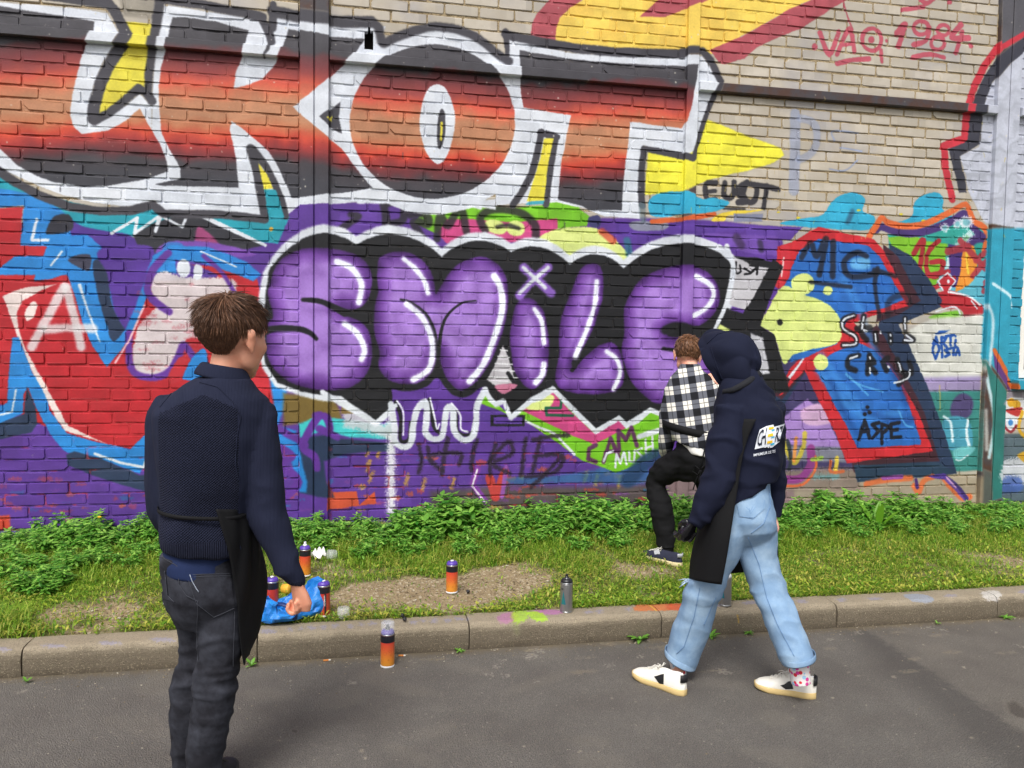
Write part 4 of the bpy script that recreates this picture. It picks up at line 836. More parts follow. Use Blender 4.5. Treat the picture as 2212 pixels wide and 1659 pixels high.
t = NT('kerb_concrete'); P = t.pos(); sep = t.n('ShaderNodeSeparateXYZ'); t.l(P, sep.inputs[0])
u = t.math('DIVIDE', t.math('ADD', sep.outputs[0], 3.0), 9.0); v = t.math('DIVIDE', t.math('ADD', t.math('SUBTRACT', sep.outputs[1], KY), sep.outputs[2]), .30)
cb = t.n('ShaderNodeCombineXYZ'); t.l(u, cb.inputs[0]); t.l(v, cb.inputs[1])
im = t.n('ShaderNodeTexImage', _image=IMG_KERB, _extension='CLIP'); t.l(cb.outputs[0], im.inputs[0])
n1 = t.noise(P, 7, 5, .6).outputs['Fac']; n2 = t.noise(P, 170, 3, .7).outputs['Fac']
vo = t.n('ShaderNodeTexVoronoi', Scale=230.0); t.l(P, vo.inputs['Vector'])
c = t.mix(n1, rgba((138, 126, 106)), rgba((162, 150, 130)))
dirt = t.ramp(t.math('ADD', sep.outputs[2], t.math('MULTIPLY', t.math('SUBTRACT', n1, .5), .05)), [(.0, .95), (.02, .8), (.095, .62), (.118, 0)])
c = t.mix(dirt, c, rgba((92, 83, 70)))
c = t.mix(t.ramp(n2, [(.3, .8), (.46, 0)]), c, rgba((80, 72, 60)))
c = t.mix(t.ramp(vo.outputs['Color'], [(.74, 0), (.92, .45)]), c, rgba((186, 172, 144)))
c = t.mix(t.math('MULTIPLY', im.outputs['Alpha'], t.ramp(n2, [(.35, .35), (.5, 1)])), c, im.outputs['Color'])
t.color(c).set(Roughness=.88); t.p.inputs['Specular IOR Level'].default_value = .25
t.l(t.bump(t.math('ADD', n2, t.math('MULTIPLY', vo.outputs['Distance'], .5)), .8, .007), t.p.inputs['Normal']); M_KERB = t.m
kerb = empty('kerb', (0, KY, 0), kind='structure')
prof = [(.012, -.03), (.004, .0), (.0, .03), (.0, .085), (.004, .104), (.014, .120), (.030, .128), (.07, KZ+.0), (.11, KZ+.001), (.15, KZ-.002), (.152, .0)]
for k in range(-3, 11):
    x0 = -1.455+.992*k; n = 24; V = []
    dy, dz = random.uniform(-.003, .003), random.uniform(-.003, .002)
    for i in range(n+1):
        e = min(i, n-i)/1.0; x = x0+.003+(.986)*(i/n); r_ = .004 if e < .5 else 0
        for (py, pz) in prof:
            V.append((x+random.uniform(-.001, .001), py+dy+r_+random.uniform(-.0012, .0012), pz+dz-r_*.7+random.uniform(-.001, .001)))
    p_ = len(prof)
    Fc = [(i*p_+j, (i+1)*p_+j, (i+1)*p_+j+1, i*p_+j+1) for i in range(n) for j in range(p_-1)]+[tuple(range(p_)), tuple(range(n*p_+p_-1, n*p_-1, -1))]
    link('kerb_stone', mesh_np('kerb_stone', np.array(V), Fc), M_KERB, kerb)

# ------------------------------------------------------------------ verge: soil with bare patches, grass, weeds
def verge_z(x, y): return .128+.045*np.clip((y-3.88)/1.7, 0, 1)+.008*np.sin(x*3.1+y*2)*np.clip((y-3.9)*4, 0, 1)+.006*np.sin(x*9-y*7)*np.clip((y-3.9)*4, 0, 1)
def verge_proj(t_, c):
    P_ = np.stack([{'g': 0, 'h': 737.333, 'i': 1474.667}[t_]+c[:, 0]/3, 1106+c[:, 1]/3], 1)
    return np.array([on_ground(x, y, .14)[:2] for x, y in P_])
verge_proj.unit = .0009
vc = Canvas(-4.6, 8.6, 3.8, 5.7, .02, verge_proj); vc.C[:] = 0; W1 = (255, 255, 255)
for tl, p in (('h', '-20,560 150,490 420,440 690,425 800,385 1100,365 1400,392 1425,440 1260,470 1160,520 1000,560 700,605 300,605 0,612'), ('g', '330,700 500,545 800,525 1050,545 1130,650 900,690 700,740 480,790'),
              ('h', '1780,400 1900,352 2100,350 2212,420 2240,560 2000,560 1850,500'), ('i', '5000,262 5001,270 5002,300'), ('i', '700,262 860,270 1050,340 1040,405 900,392 740,312'), ('i', '1680,262 1900,240 2300,270 2250,370 1900,335'), ('i', '1200,412 1600,400 1720,442 1300,446'), ('i', '1850,330 2250,380 2200,430 1950,400'), ('g', '1900,600 2212,560 2260,640 2000,660')):
    vc.F(tl, W1, p, soft=130, grain=1.2, al=.95 if tl == 'h' and p[0] == '-' else (.5 if tl == 'g' else .34))
bare = vc.C[..., 0]/255.0
_f = rng.random((vc.H//5+2, vc.W//5+2)).astype(np.float32); _f = np.repeat(np.repeat(_f, 5, 0), 5, 1)[:vc.H, :vc.W]-.5
for _ in range(3): _f = (_f+np.roll(_f, 2, 0)+np.roll(_f, 2, 1)+np.roll(_f, -2, 0)+np.roll(_f, -2, 1))/5
bare = np.clip(bare*1.05+(vc.L*.9+_f*1.6)*(.25+bare)+np.clip(vc.L-.2, 0, 1)*1.3, 0, 1)
def bare_at(x, y):
    i = np.clip(((y-3.8)/.02).astype(int), 0, vc.H-1); j = np.clip(((x+4.6)/.02).astype(int), 0, vc.W-1); return bare[i, j]
IMG_SOIL = image_from('bare_patches', np.dstack([bare, bare, bare, np.ones_like(bare)])); IMG_SOIL.colorspace_settings.name = 'Non-Color'
t = NT('soil'); P = t.pos(); sep = t.n('ShaderNodeSeparateXYZ'); t.l(P, sep.inputs[0])
cb = t.n('ShaderNodeCombineXYZ'); t.l(t.math('DIVIDE', t.math('ADD', sep.outputs[0], 4.6), 13.2), cb.inputs[0]); t.l(t.math('DIVIDE', t.math('SUBTRACT', sep.outputs[1], 3.8), 1.9), cb.inputs[1])
im = t.n('ShaderNodeTexImage', _image=IMG_SOIL, _extension='EXTEND'); t.l(cb.outputs[0], im.inputs[0])
n1 = t.noise(P, 14, 5, .65).outputs['Fac']; n2 = t.noise(P, 120, 4, .7).outputs['Fac']
vo = t.n('ShaderNodeTexVoronoi', Scale=70.0); t.l(P, vo.inputs['Vector'])
c = t.mix(n1, rgba((130, 110, 78)), rgba((172, 154, 120)))
c = t.mix(t.ramp(n2, [(.34, .8), (.5, 0)]), c, rgba((84, 66, 42)))
c = t.mix(t.ramp(vo.outputs['Color'], [(.7, 0), (.85, .8)]), c, rgba((190, 176, 150)))
g_ = t.mix(n2, rgba((62, 70, 22)), rgba((104, 104, 40)))
c = t.mix(t.ramp(t.math('ADD', im.outputs['Color'], t.math('MULTIPLY', t.math('SUBTRACT', n1, .5), .6)), [(.25, 0), (.6, 1)]), g_, c)
t.color(c).set(Roughness=.95); t.l(t.bump(t.math('ADD', n2, t.math('MULTIPLY', vo.outputs['Distance'], .6)), .8, .012), t.p.inputs['Normal'])
nx, ny = 330, 44; gx = np.linspace(-4.6, 8.6, nx+1); gy = np.linspace(3.865, 5.66, ny+1)
X, Y = np.meshgrid(gx, gy, indexing='ij'); Z = verge_z(X, Y)-.006+.008*(rng.random(X.shape)-.5)
ii, jj = np.meshgrid(np.arange(nx), np.arange(ny), indexing='ij'); q = (ii*(ny+1)+jj).ravel()
o = link('soil', mesh_np('soil', np.stack([X, Y, Z], -1).reshape(-1, 3), np.stack([q, q+ny+1, q+ny+2, q+1], 1), True), t.m); tag(o, kind='structure')

def leafy(name, dark, light, warm=None, rough=.5, trans=.25):
    t = NT(name); g = t.t.nodes.new('ShaderNodeNewGeometry'); nz = t.noise(g.outputs['Position'], 3.0, 3).outputs['Fac']
    c = t.mix(g.outputs['Random Per Island'], rgba(dark), rgba(light))
    if warm: c = t.mix(t.ramp(t.math('ADD', t.math('MULTIPLY', g.outputs['Random Per Island'], .55), t.math('MULTIPLY', nz, .6)), [(.62, 0), (.82, .8)]), c, rgba(warm))
    t.color(c).set(Roughness=rough); t.p.inputs['Specular IOR Level'].default_value = .35
    d = t.t.nodes.new('ShaderNodeBsdfTranslucent'); t.l(c, d.inputs[0]); mx = t.t.nodes.new('ShaderNodeMixShader'); mx.inputs[0].default_value = trans
    t.l(t.p.outputs[0], mx.inputs[1]); t.l(d.outputs[0], mx.inputs[2]); t.l(mx.outputs[0], t.out.inputs[0]); return t.m
def blades(n, x, y, hgt, wid, lean, z0):
    """n curved blades, 5 vertices / 2 faces each"""
    a = rng.random(n)*2*np.pi; dx, dy = np.cos(a), np.sin(a); px, py = -dy*wid/2, dx*wid/2
    b = np.stack([x, y, z0], 1)
    mid = b+np.stack([dx*hgt*lean*.35, dy*hgt*lean*.35, hgt*.62], 1); tip = b+np.stack([dx*hgt*lean*1.1, dy*hgt*lean*1.1, hgt*(1-.35*lean)], 1)
    w = np.stack([px, py, np.zeros(n)], 1)
    V = np.stack([b-w, b+w, mid+w*.8, mid-w*.8, tip], 1).reshape(-1, 3); k = np.arange(n)*5
    q = np.stack([k, k+1, k+2, k+3], 1); tr = np.stack([k+3, k+2, k+4], 1)
    return V, q, tr
def mixed_mesh(name, V, q, tr):
    return mesh_np(name, V, list(q)+list(tr)) if len(q) < 2000 else _mixed(name, V, q, tr)
def _mixed(name, V, q, tr):
    me = bpy.data.meshes.new(name); me.vertices.add(len(V)); me.vertices.foreach_set('co', np.asarray(V, np.float32).ravel())
    idx = np.concatenate([q.ravel(), tr.ravel()]).astype(np.int32); tot = np.concatenate([np.full(len(q), 4), np.full(len(tr), 3)]).astype(np.int32)
    st = np.concatenate([[0], np.cumsum(tot)[:-1]]).astype(np.int32)
    me.loops.add(len(idx)); me.loops.foreach_set('vertex_index', idx); me.polygons.add(len(tot)); me.polygons.foreach_set('loop_start', st); me.polygons.foreach_set('loop_total', tot); me.update(calc_edges=True)
    return me
N = 230000
x = rng.uniform(-3.6, 7.6, N); y = 3.872+(rng.random(N)**.9)*1.72
b_ = bare_at(x, y); clump = np.array([mnoise.noise((a*2.2, b*2.2, 3.0)) for a, b in zip(x[::10], y[::10])]).repeat(10)[:N]
dens = (1-b_)**1.8*(.75+.5*rng.random(N))
k = rng.random(N) < dens*.85+.035
x, y, b_ = x[k], y[k], b_[k]; n = len(x)
far = np.clip((y-4.45)/.55, 0, 1); left = np.clip((-1.0-x)/.8, 0, 1)*np.clip((4.3-y)/.2, 0, 1)
cl = np.array([mnoise.noise((a*1.7, b*2.5, 1.0)) for a, b in zip(x, y)])
hgt = (.014+.026*rng.random(n)+.085*far*rng.random(n)**1.5+.045*np.clip(cl, 0, 1)*rng.random(n)+.12*left*rng.random(n))*(1-.6*b_)
V, q, tr = blades(n, x, y, hgt, .003+.003*rng.random(n), (.7+1.0*rng.random(n))*np.where(far+left > .3, .75, 1), verge_z(x, y)-.006)
M_GRASS = leafy('grass_blades', (78, 134, 26), (178, 208, 74), (204, 192, 104), .5, .5)
tag(link('grass', _mixed('grass', V, q, tr), M_GRASS), kind='stuff')
# low broad leaves (clover, plantain, moss tufts) woven through the grass, denser along the kerb
def flat_leaves(n, x, y, z, L, tilt, ratio=.42):
    a = rng.random(n)*2*np.pi; d = np.stack([np.cos(a)*np.cos(tilt), np.sin(a)*np.cos(tilt), np.sin(tilt)], 1); s = np.stack([-np.sin(a), np.cos(a), np.zeros(n)], 1)
    b = np.stack([x, y, z], 1); Lc = L[:, None]; up = np.array([0, 0, 1.0])
    V = np.stack([b, b+d*Lc*.45+s*Lc*ratio/2+up*Lc*.10, b+d*Lc, b+d*Lc*.45-s*Lc*ratio/2+up*Lc*.10, b+d*Lc*.5], 1).reshape(-1, 3); k = np.arange(n)*5
    return V, np.concatenate([np.stack([k, k+1, k+4], 1), np.stack([k+1, k+2, k+4], 1), np.stack([k+2, k+3, k+4], 1), np.stack([k+3, k, k+4], 1)])
N = 52000; x = rng.uniform(-3.4, 7.4, N); y = 3.874+(rng.random(N)**1.3)*1.5
k = rng.random(N) < (1-bare_at(x, y))**1.3*np.where(y < 4.1, 1, .5); x, y = x[k], y[k]; n = len(x)
V, tr = flat_leaves(n, x, y, verge_z(x, y)+.004+.018*rng.random(n), .010+.026*rng.random(n), rng.uniform(-.2, .9, n))
tag(link('clover', _mixed('clover', V, np.zeros((0, 4), int), tr), leafy('low_leaves', (84, 134, 28), (184, 204, 70), (192, 180, 86), .5, .4)), kind='stuff')
# small stones on the bare earth and in the gutter
def stones(n, x, y, z, r):
    ico = np.array([(0, 0, 1), (.9, 0, .3), (.28, .85, .3), (-.72, .53, .3), (-.72, -.53, .3), (.28, -.85, .3), (0, 0, -.6)])
    fc = [(0, i, i % 5+1) for i in range(1, 6)]+[(6, i % 5+1, i) for i in range(1, 6)]
    fc = np.array(fc); a = rng.random(n)*6.28
    sx, sy = r*(.8+.6*rng.random(n)), r*(.6+.5*rng.random(n)); out = []
    for v in ico:
        jx, jy = v[0]*sx*(1+.25*(rng.random(n)-.5)), v[1]*sy*(1+.25*(rng.random(n)-.5))
        out.append(np.stack([x+jx*np.cos(a)-jy*np.sin(a), y+jx*np.sin(a)+jy*np.cos(a), z+v[2]*r*.55*(1+.3*(rng.random(n)-.5))], 1))
    V = np.stack(out, 1).reshape(-1, 3); k = (np.arange(n)*7)[:, None, None]
    return V, (fc[None]+k).reshape(-1, 3)
N = 16000; x = rng.uniform(-3, 6.8, N); y = rng.uniform(3.9, 5.1, N); k = rng.random(N) < np.clip(bare_at(x, y)-.15, 0, 1); x, y = x[k], y[k]; n = len(x)
V1, t1 = stones(n, x, y, verge_z(x, y)-.003, .0025+.006*rng.random(n)**3+.003*rng.random(n))
n = 1500; x = rng.uniform(-3, 6.8, n); y = KY-.01-rng.exponential(.05, n); V2, t2 = stones(n, x, y, np.full(n, .001), .002+.004*rng.random(n)**2)
n = 500; x = rng.uniform(-2, 5, n); y = rng.uniform(1.6, 3.7, n); V3, t3 = stones(n, x, y, np.full(n, .0005), .0015+.0035*rng.random(n)**3)
t = NT('pebbles'); g = t.t.nodes.new('ShaderNodeNewGeometry'); t.color(t.ramp(g.outputs['Random Per Island'], [(0, rgba((98, 84, 62))), (.5, rgba((134, 118, 92))), (.88, rgba((160, 148, 126))), (1, rgba((190, 182, 166)))])).set(Roughness=.85)
tag(link('gravel', mesh_np('gravel', np.concatenate([V1, V2, V3]), np.concatenate([t1, t2+len(V1), t3+len(V1)+len(V2)])), t.m), kind='stuff')

# leafy weeds along the foot of the wall
M_WEED = leafy('weed_leaves', (56, 120, 34), (140, 194, 78), (160, 204, 94), .36, .36); M_STEM = simple('weed_stem', (88, 120, 44), .6)
def weed_proto(seed, nstem, leafL):
    r = random.Random(seed); LV, LF, S_ = [], [], MB(); n = 0
    def leaf(p, az, el, L):
        nonlocal n
        d = Vector((math.cos(az)*math.cos(el), math.sin(az)*math.cos(el), math.sin(el))); s = Vector((-math.sin(az), math.cos(az), 0)); u = d.cross(s)*-1
        w = L*r.uniform(.19, .26); dr = Vector((0, 0, -L*.16)); tw = r.uniform(-.3, .3); s = (s+u*tw).normalized()
        pts = [p, p+d*L*.3+s*w*.8+u*L*.05, p+d*L*.6+s*w*.75+u*L*.05+dr*.4, p+d*L+dr, p+d*L*.6-s*w*.75+u*L*.05+dr*.4, p+d*L*.3-s*w*.8+u*L*.05, p+d*L*.3-u*L*.01, p+d*L*.62+dr*.35-u*L*.01]
        LV.extend(tuple(q) for q in pts); LF.extend([[n, n+1, n+6], [n+1, n+2, n+7, n+6], [n+2, n+3, n+7], [n+3, n+4, n+7], [n+4, n+5, n+6, n+7], [n+5, n, n+6]]); n += 8
    for s in range(nstem):
        a = r.random()*6.28; rad = .13*math.sqrt(r.random()); base = Vector((rad*math.cos(a)*.6, rad*math.sin(a)*.6, 0))
        H = r.uniform(.55, 1.0)*(1-.8*(rad/.13)**2*.35)*.36; top = base+Vector((math.cos(a)*rad*.9, math.sin(a)*rad*.9, H)); mid = (base+top)/2+Vector((r.uniform(-.02, .02), r.uniform(-.02, .02), 0))
        S_.tube([base, mid, top], [.0028, .0024, .0014], 4, cap=False)
        for f in (.22, .38, .52, .66, .8, .92, 1.0):
            p = base.lerp(mid, f*2) if f < .5 else mid.lerp(top, f*2-1); a0 = r.random()*6.28; k = 5 if f == 1 else (4 if f > .75 else 2)
            for q in range(k): leaf(p, a0+6.283*q/k+r.uniform(-.35, .35), r.uniform(-.85, .25) if f < .9 else r.uniform(-.35, .55), leafL*r.uniform(.7, 1.25)*(.62 if f == 1 and q % 2 else 1))
    return mesh_np('foliage', np.array(LV), LF, True), S_.mesh('stem')
WP = [weed_proto(40+i, 13+i % 4, .080+.007*(i % 3)) for i in range(7)]
sky_p = np.array([(-500, 1130), (0, 1142), (70, 1126), (200, 1106), (232, 1132), (300, 1112), (420, 1112), (640, 1112), (700, 1106), (760, 1122), (840, 1104), (900, 1082), (960, 1050), (1010, 1070), (1080, 1098), (1130, 1086), (1200, 1070), (1280, 1054), (1330, 1080), (1400, 1064), (1560, 1070), (1700, 1078), (1800, 1044), (1860, 1072), (1990, 1060), (2050, 1088), (2100, 1098), (2160, 1084), (2212, 1078), (2700, 1082)], float)
WG = 'leafy weeds along the foot of the wall'
wx = []
for rowY, step, hs in ((5.47, .17, 1.0), (5.34, .14, .95), (5.2, .15, .84), (5.05, .22, .55), (4.92, .34, .42)):
    a = -2.75
    while a < 6.3:
        wx.append((a+random.uniform(-.06, .06), rowY+random.uniform(-.05, .05), hs)); a += step*random.uniform(.8, 1.25)
for k in range(22): wx.append((random.uniform(-3.2, -1.5), random.uniform(4.5, 4.95), .5))
M0 = [None]
for (a, b, hs) in wx:
    if b < 5.1 and 1.9 < a < 2.7: continue                         # trodden by the kneeling painter
    px, _, _ = proj((a, b, .3)); yt = np.interp(px, sky_p[:, 0], sky_p[:, 1]); zt_ = on_plane_y(px, yt-10, 5.45)[2]
    z0 = float(verge_z(np.array(a), np.array(b))); h = max((zt_-z0)*hs*random.uniform(.82, 1.06), .07)
    i = random.randrange(7); me, st = WP[i]
    w_ = empty('weed_plant', (a, b, z0-.01), 'bushy weed with bright green pointed leaves at the foot of the wall', 'weed', WG)
    _s = max(h/.36, .42); w_.scale = (_s*1.05, _s*1.05, max(h/.36, .34)); w_.rotation_euler = (0, 0, random.random()*6.28)
    f_ = link('foliage', me, M_WEED, w_); f_['kind'] = 'stuff'; link('stem', st, M_STEM, w_)
# ------------------------------------------------------------------ things lying about
def patch_text(txt, size=1.0):
    """outline of a word as 2D triangles (x, y), letter height about `size`"""
    cu = bpy.data.curves.new('lettering', 'FONT'); cu.body = txt; cu.size = size; cu.resolution_u = 2; cu.offset = .012*size
    o = bpy.data.objects.new('lettering_tmp', cu); col.objects.link(o)
    dg = bpy.context.evaluated_depsgraph_get(); me = bpy.data.meshes.new_from_object(o.evaluated_get(dg)); bpy.data.objects.remove(o)
    me.calc_loop_triangles()
    v = np.array([tuple(p.co)[:2] for p in me.vertices]); f = [tuple(t.vertices) for t in me.loop_triangles]
    return v, f
M_SILVER = simple('tinplate', (176, 178, 180), .28, .5, .06, 40, 0, 1.0)
M_PURP = simple('purple_plastic', (84, 58, 158), .38, .5, .05); M_BLKP = simple('black_plastic', (24, 24, 28), .4, .5, .05); M_WHTP = simple('white_plastic', (226, 226, 228), .4, .5, .04)
M_BAND = simple('black_print', (26, 26, 34), .35, .5, .05); M_INK = simple('white_ink', (220, 218, 214), .5, .3, .02)
def can_print(kind):
    t = NT('can_'+kind); oc = t.objco(); sep = t.n('ShaderNodeSeparateXYZ'); t.l(oc, sep.inputs[0])
    if kind == 'orange': st = [(0, rgba((206, 140, 48))), (.25, rgba((212, 132, 44))), (.55, rgba((206, 92, 46))), (.8, rgba((196, 62, 46))), (1, rgba((190, 54, 46)))]
    else: st = [(0, rgba((196, 92, 44))), (.3, rgba((180, 62, 40))), (1, rgba((176, 46, 42)))]
    c = t.ramp(t.math('DIVIDE', sep.outputs[2], .145), st)
    vo = t.n('ShaderNodeTexVoronoi', Scale=46.0); t.l(oc, vo.inputs['Vector'])
    ring = t.math('MULTIPLY', t.math('LESS_THAN', t.math('ABSOLUTE', t.math('SUBTRACT', vo.outputs['Distance'], .36)), .05), .28)
    c = t.mix(ring, c, rgba((150, 70, 40)))
    t.color(c).set(Roughness=.34); t.p.inputs['Specular IOR Level'].default_value = .5; t.p.inputs['Coat Weight'].default_value = .3; return t.m
t = NT('can_silver'); oc = t.objco(); sep = t.n('ShaderNodeSeparateXYZ'); t.l(oc, sep.inputs[0])
ang = t.math('ARCTAN2', sep.outputs[1], sep.outputs[0])
tri = t.math('MULTIPLY', t.math('LESS_THAN', t.math('ABSOLUTE', t.math('ADD', ang, .50)), t.math('MULTIPLY', t.math('SUBTRACT', .115, sep.outputs[2]), 6.0)), t.math('GREATER_THAN', sep.outputs[2], .045))
c = t.mix(tri, rgba((150, 150, 150)), rgba((62, 150, 172)))
t.color(c).set(Roughness=.3, Metallic=.75); M_CANS = t.m
CAN_O, CAN_R = can_print('orange'), can_print('red')
CLEAR = NT('clear_plastic'); CLEAR.color((.93, .96, .98, 1)).set(Roughness=.08); CLEAR.p.inputs['Alpha'].default_value = .14; CLEAR.p.inputs['Specular IOR Level'].default_value = .6
CAMDIR = lambda p: math.atan2(-p[1], -p[0])
def spray_can(loc, label, body, top, nozzle, word=None, cap=False, wordang=.3, vertical=False, tilt=0, group='spray cans standing about', knob=True, stripe=False):
    c = empty('spray_can', loc, label, 'spray can', group); R_ = .0325
    c.rotation_euler = (tilt, 0, CAMDIR(loc))               # local +X faces the viewer
    MB().lathe([(.0315, 0), (.0325, .002), (.0325, .006), (.0316, .009)], 32).build('base_rim', M_WHTP if body is not M_CANS else M_SILVER, c, True)
    MB().lathe([(.0316, .008), (.032, .011), (.032, .146), (.0318, .148)], 32).build('can_body', body, c, True)
    if body is not M_CANS: MB().lathe([(.0322, .117), (.0323, .118), (.0323, .147), (.0322, .148)], 32, cap0=False, cap1=False).build('label_band', M_BAND, c, True)
    MB().lathe([(.0318, .148), (.0326, .150), (.0326, .153), (.0312, .155)], 32).build('shoulder_ring', M_SILVER, c, True)
    MB().lathe([(.0306, .154), (.0300, .160), (.0275, .166), (.0225, .171), (.0150, .174), (.0146, .172), (.004, .172)], 32).build('dome', top, c, True)
    MB().lathe([(.0146, .171), (.0146, .1745), (.0128, .1755), (.0120, .173), (.003, .173)], 24).build('valve_cup', M_SILVER, c, True)
    if knob: m = MB().lathe([(.0115, .173), (.0112, .178), (.0072, .184), (.0068, .192), (.0062, .1945)], 20); m.box(.004, .0078, -.0015, .0015, .186, .190); m.build('nozzle', nozzle, c)
    else: MB().lathe([(.0092, .1738), (.0092, .1768), (.0062, .1776)], 20).build('nozzle', nozzle, c)
    if cap: MB().lathe([(.0315, .156), (.0318, .158), (.0312, .205), (.0295, .2075), (.001, .2075), (.001, .2062), (.029, .2060), (.0300, .204), (.0306, .158)], 32, cap0=False, cap1=False).build('clear_cap', CLEAR.m, c, True)
    if stripe:
        m = MB(); V = []; n = 6
        for z in (.014, .116):
            for k in range(n+1): a = .12+.30*k/n; V.append((.03235*math.cos(a), .03235*math.sin(a), z))
        m.add(V, [(k, k+1, n+2+k, n+1+k) for k in range(n)]); m.build('label_strip', M_BAND, c)
    if word:
        v, f = patch_text(word, .012 if not vertical else .0105); v = v-np.array([v[:, 0].min(), 0])
        if vertical: A = [(wordang+(.004-y)/.0325*-1-.15, .108-x*1.05) for x, y in v]
        else: A = [(wordang-.2+x/.0325, .124+y) for x, y in v] if body is not M_CANS else [(wordang-.2+x/.0325, .120+y) for x, y in v]
        MB().add([(.0327*math.cos(a), .0327*math.sin(a), z) for a, z in A], f).build('lettering', M_INK if body is not M_CANS else M_BLKP, c)
    return c
def vz(p): return float(verge_z(np.array(p[0]), np.array(p[1])))
def on_verge(px, py):
    p = on_ground(px, py, .14)
    for _ in range(3): p = on_ground(px, py, vz(p))
    return p
spray_can(on_verge(659, 1243), 'orange spray can with white nozzle beside the white tissue at the weeds', CAN_O, M_PURP, M_WHTP)
spray_can(on_verge(699, 1329), 'red spray can with vertical lettering between blue bag and clear cap', CAN_R, M_PURP, M_WHTP, 'HAIMBOW', vertical=True, wordang=.30, knob=False, stripe=True)
spray_can(on_verge(976, 1279), 'orange spray can alone on the bare gravelly earth', CAN_O, M_PURP, M_WHTP, knob=False)
spray_can(on_ground(837, 1438), 'orange spray can with clear cap on the road against the kerb', CAN_O, M_PURP, M_BLKP, cap=True)
spray_can(on_ground(1223, 1321, KZ+.001), 'silver spray can with black top standing on the kerb', M_CANS, M_BLKP, M_BLKP, 'NE', wordang=-.75)
spray_can(on_ground(1566, 1307, KZ+.001), 'silver spray can with white top behind the walking person\'s jeans', M_CANS, M_WHTP, M_WHTP, knob=False)
# a can standing in the blue bag, lying cap behind it
pb = on_verge(588, 1322)
spray_can((pb[0], pb[1], pb[2]+.005), 'red spray can standing inside the crumpled blue plastic bag', CAN_R, M_PURP, M_WHTP, knob=False)
lid = on_verge(612, 1282)
m = MB().lathe([(.026, 0), (.0265, .04), (.025, .044), (.0005, .044)], 24); o = m.build('yellow_tin', simple('yellow_print', (222, 168, 60), .4), None, True)
o.location = (lid[0], lid[1], lid[2]+.026); o.rotation_euler = (math.radians(84), 0, math.radians(60)); tag(o, 'yellow printed tin lying on its side behind the blue bag', 'tin')
# value noise for crumples and folds
def vnoise(p):
    p = np.asarray(p, float); i = np.floor(p).astype(np.int64); f = p-i; f = f*f*(3-2*f)
    def h(a, b, c):
        q = (a*374761393+b*668265263+c*1274126177) & 0xffffffff; q = ((q ^ (q >> 13))*1274126177) & 0xffffffff; q = q ^ (q >> 16); return (q & 0xffff)/65535.0
    r = 0
    for dx in (0, 1):
        for dy in (0, 1):
            for dz in (0, 1):
                w = (f[:, 0] if dx else 1-f[:, 0])*(f[:, 1] if dy else 1-f[:, 1])*(f[:, 2] if dz else 1-f[:, 2])
                r = r+w*h(i[:, 0]+dx, i[:, 1]+dy, i[:, 2]+dz)
    return r*2-1
def get_co(me):
    a = np.empty(len(me.vertices)*3, np.float32); me.vertices.foreach_get('co', a); return a.reshape(-1, 3).astype(float)
def get_no(me):
    a = np.empty(len(me.vertices)*3, np.float32); me.vertices.foreach_get('normal', a); return a.reshape(-1, 3).astype(float)
def set_co(me, a): me.vertices.foreach_set('co', np.asarray(a, np.float32).ravel()); me.update()
def bake(me, mods, smooth=True):
    """applies modifiers [(type, {settings})] and returns a new mesh"""
    o = bpy.data.objects.new('tmp_bake', me); col.objects.link(o)
    for t_, kw in mods:
        md = o.modifiers.new(t_.lower(), t_)
        for k, v in kw.items(): setattr(md, k, v)
    dg = bpy.context.evaluated_depsgraph_get(); r = bpy.data.meshes.new_from_object(o.evaluated_get(dg), depsgraph=dg); bpy.data.objects.remove(o)
    r.polygons.foreach_set('use_smooth', np.full(len(r.polygons), smooth)); r.update(); return r
# the blue bag
B0 = on_verge(618, 1335)
bx = math.atan2(-B0[0], B0[1]); n = 72; V = []; Fc = []
rings = [(.02, 0, .0), (.11, .004, .0), (.150, .03, 0), (.155, .07, 0), (.140, .115, .02), (.118, .135, .03), (.105, .12, .02), (.10, .06, 0), (.09, .02, 0), (.01, .016, 0)]
for k, (r_, z, w) in enumerate(rings):
    for i in range(n):
        a = 2*math.pi*i/n; q = 1+.10*math.sin(a*3+1)+.07*math.sin(a*5+k*.4)
        zz = z+(w*2.0*math.sin(a*2+.6)+w*1.2*math.sin(a*5))+(.04*max(math.cos(a), 0)**4 if 3 < k < 7 else 0)
        x_ = r_*q*math.cos(a)*(1.0+(.22*max(math.cos(a), 0) if 2 < k < 7 else 0)); y_ = r_*q*math.sin(a)*.72
        V.append((x_, y_, zz))
for k in range(len(rings)-1):
    for i in range(n): Fc.append((k*n+i, k*n+(i+1) % n, (k+1)*n+(i+1) % n, (k+1)*n+i))
Fc += [tuple(range(n-1, -1, -1)), tuple(range(9*n, 10*n))]
me = bake(mesh_np('plastic_bag', np.array(V), Fc, True), [('SUBSURF', dict(levels=1))], False)
c_ = get_co(me); no = get_no(me)
cr = np.abs(vnoise(c_*11+3))+.45*np.abs(vnoise(c_*27+9)); c2 = c_+no*((.42-cr)*.042*np.clip(c_[:, 2]/.03, .15, 1))[:, None]; c2[:, 2] = np.maximum(c2[:, 2], .0); set_co(me, c2)
t = NT('blue_tarp'); oc = t.objco(); nz = t.noise(oc, 26, 4).outputs['Fac']; wv = t.n('ShaderNodeTexWave', Scale=90.0); t.l(oc, wv.inputs['Vector'])
t.color(t.mix(nz, rgba((10, 86, 176)), rgba((40, 146, 224)))).set(Roughness=.32); t.p.inputs['Specular IOR Level'].default_value = .55; t.l(t.bump(t.math('ADD', wv.outputs['Fac'], t.math('MULTIPLY', nz, 3)), .35, .004), t.p.inputs['Normal'])
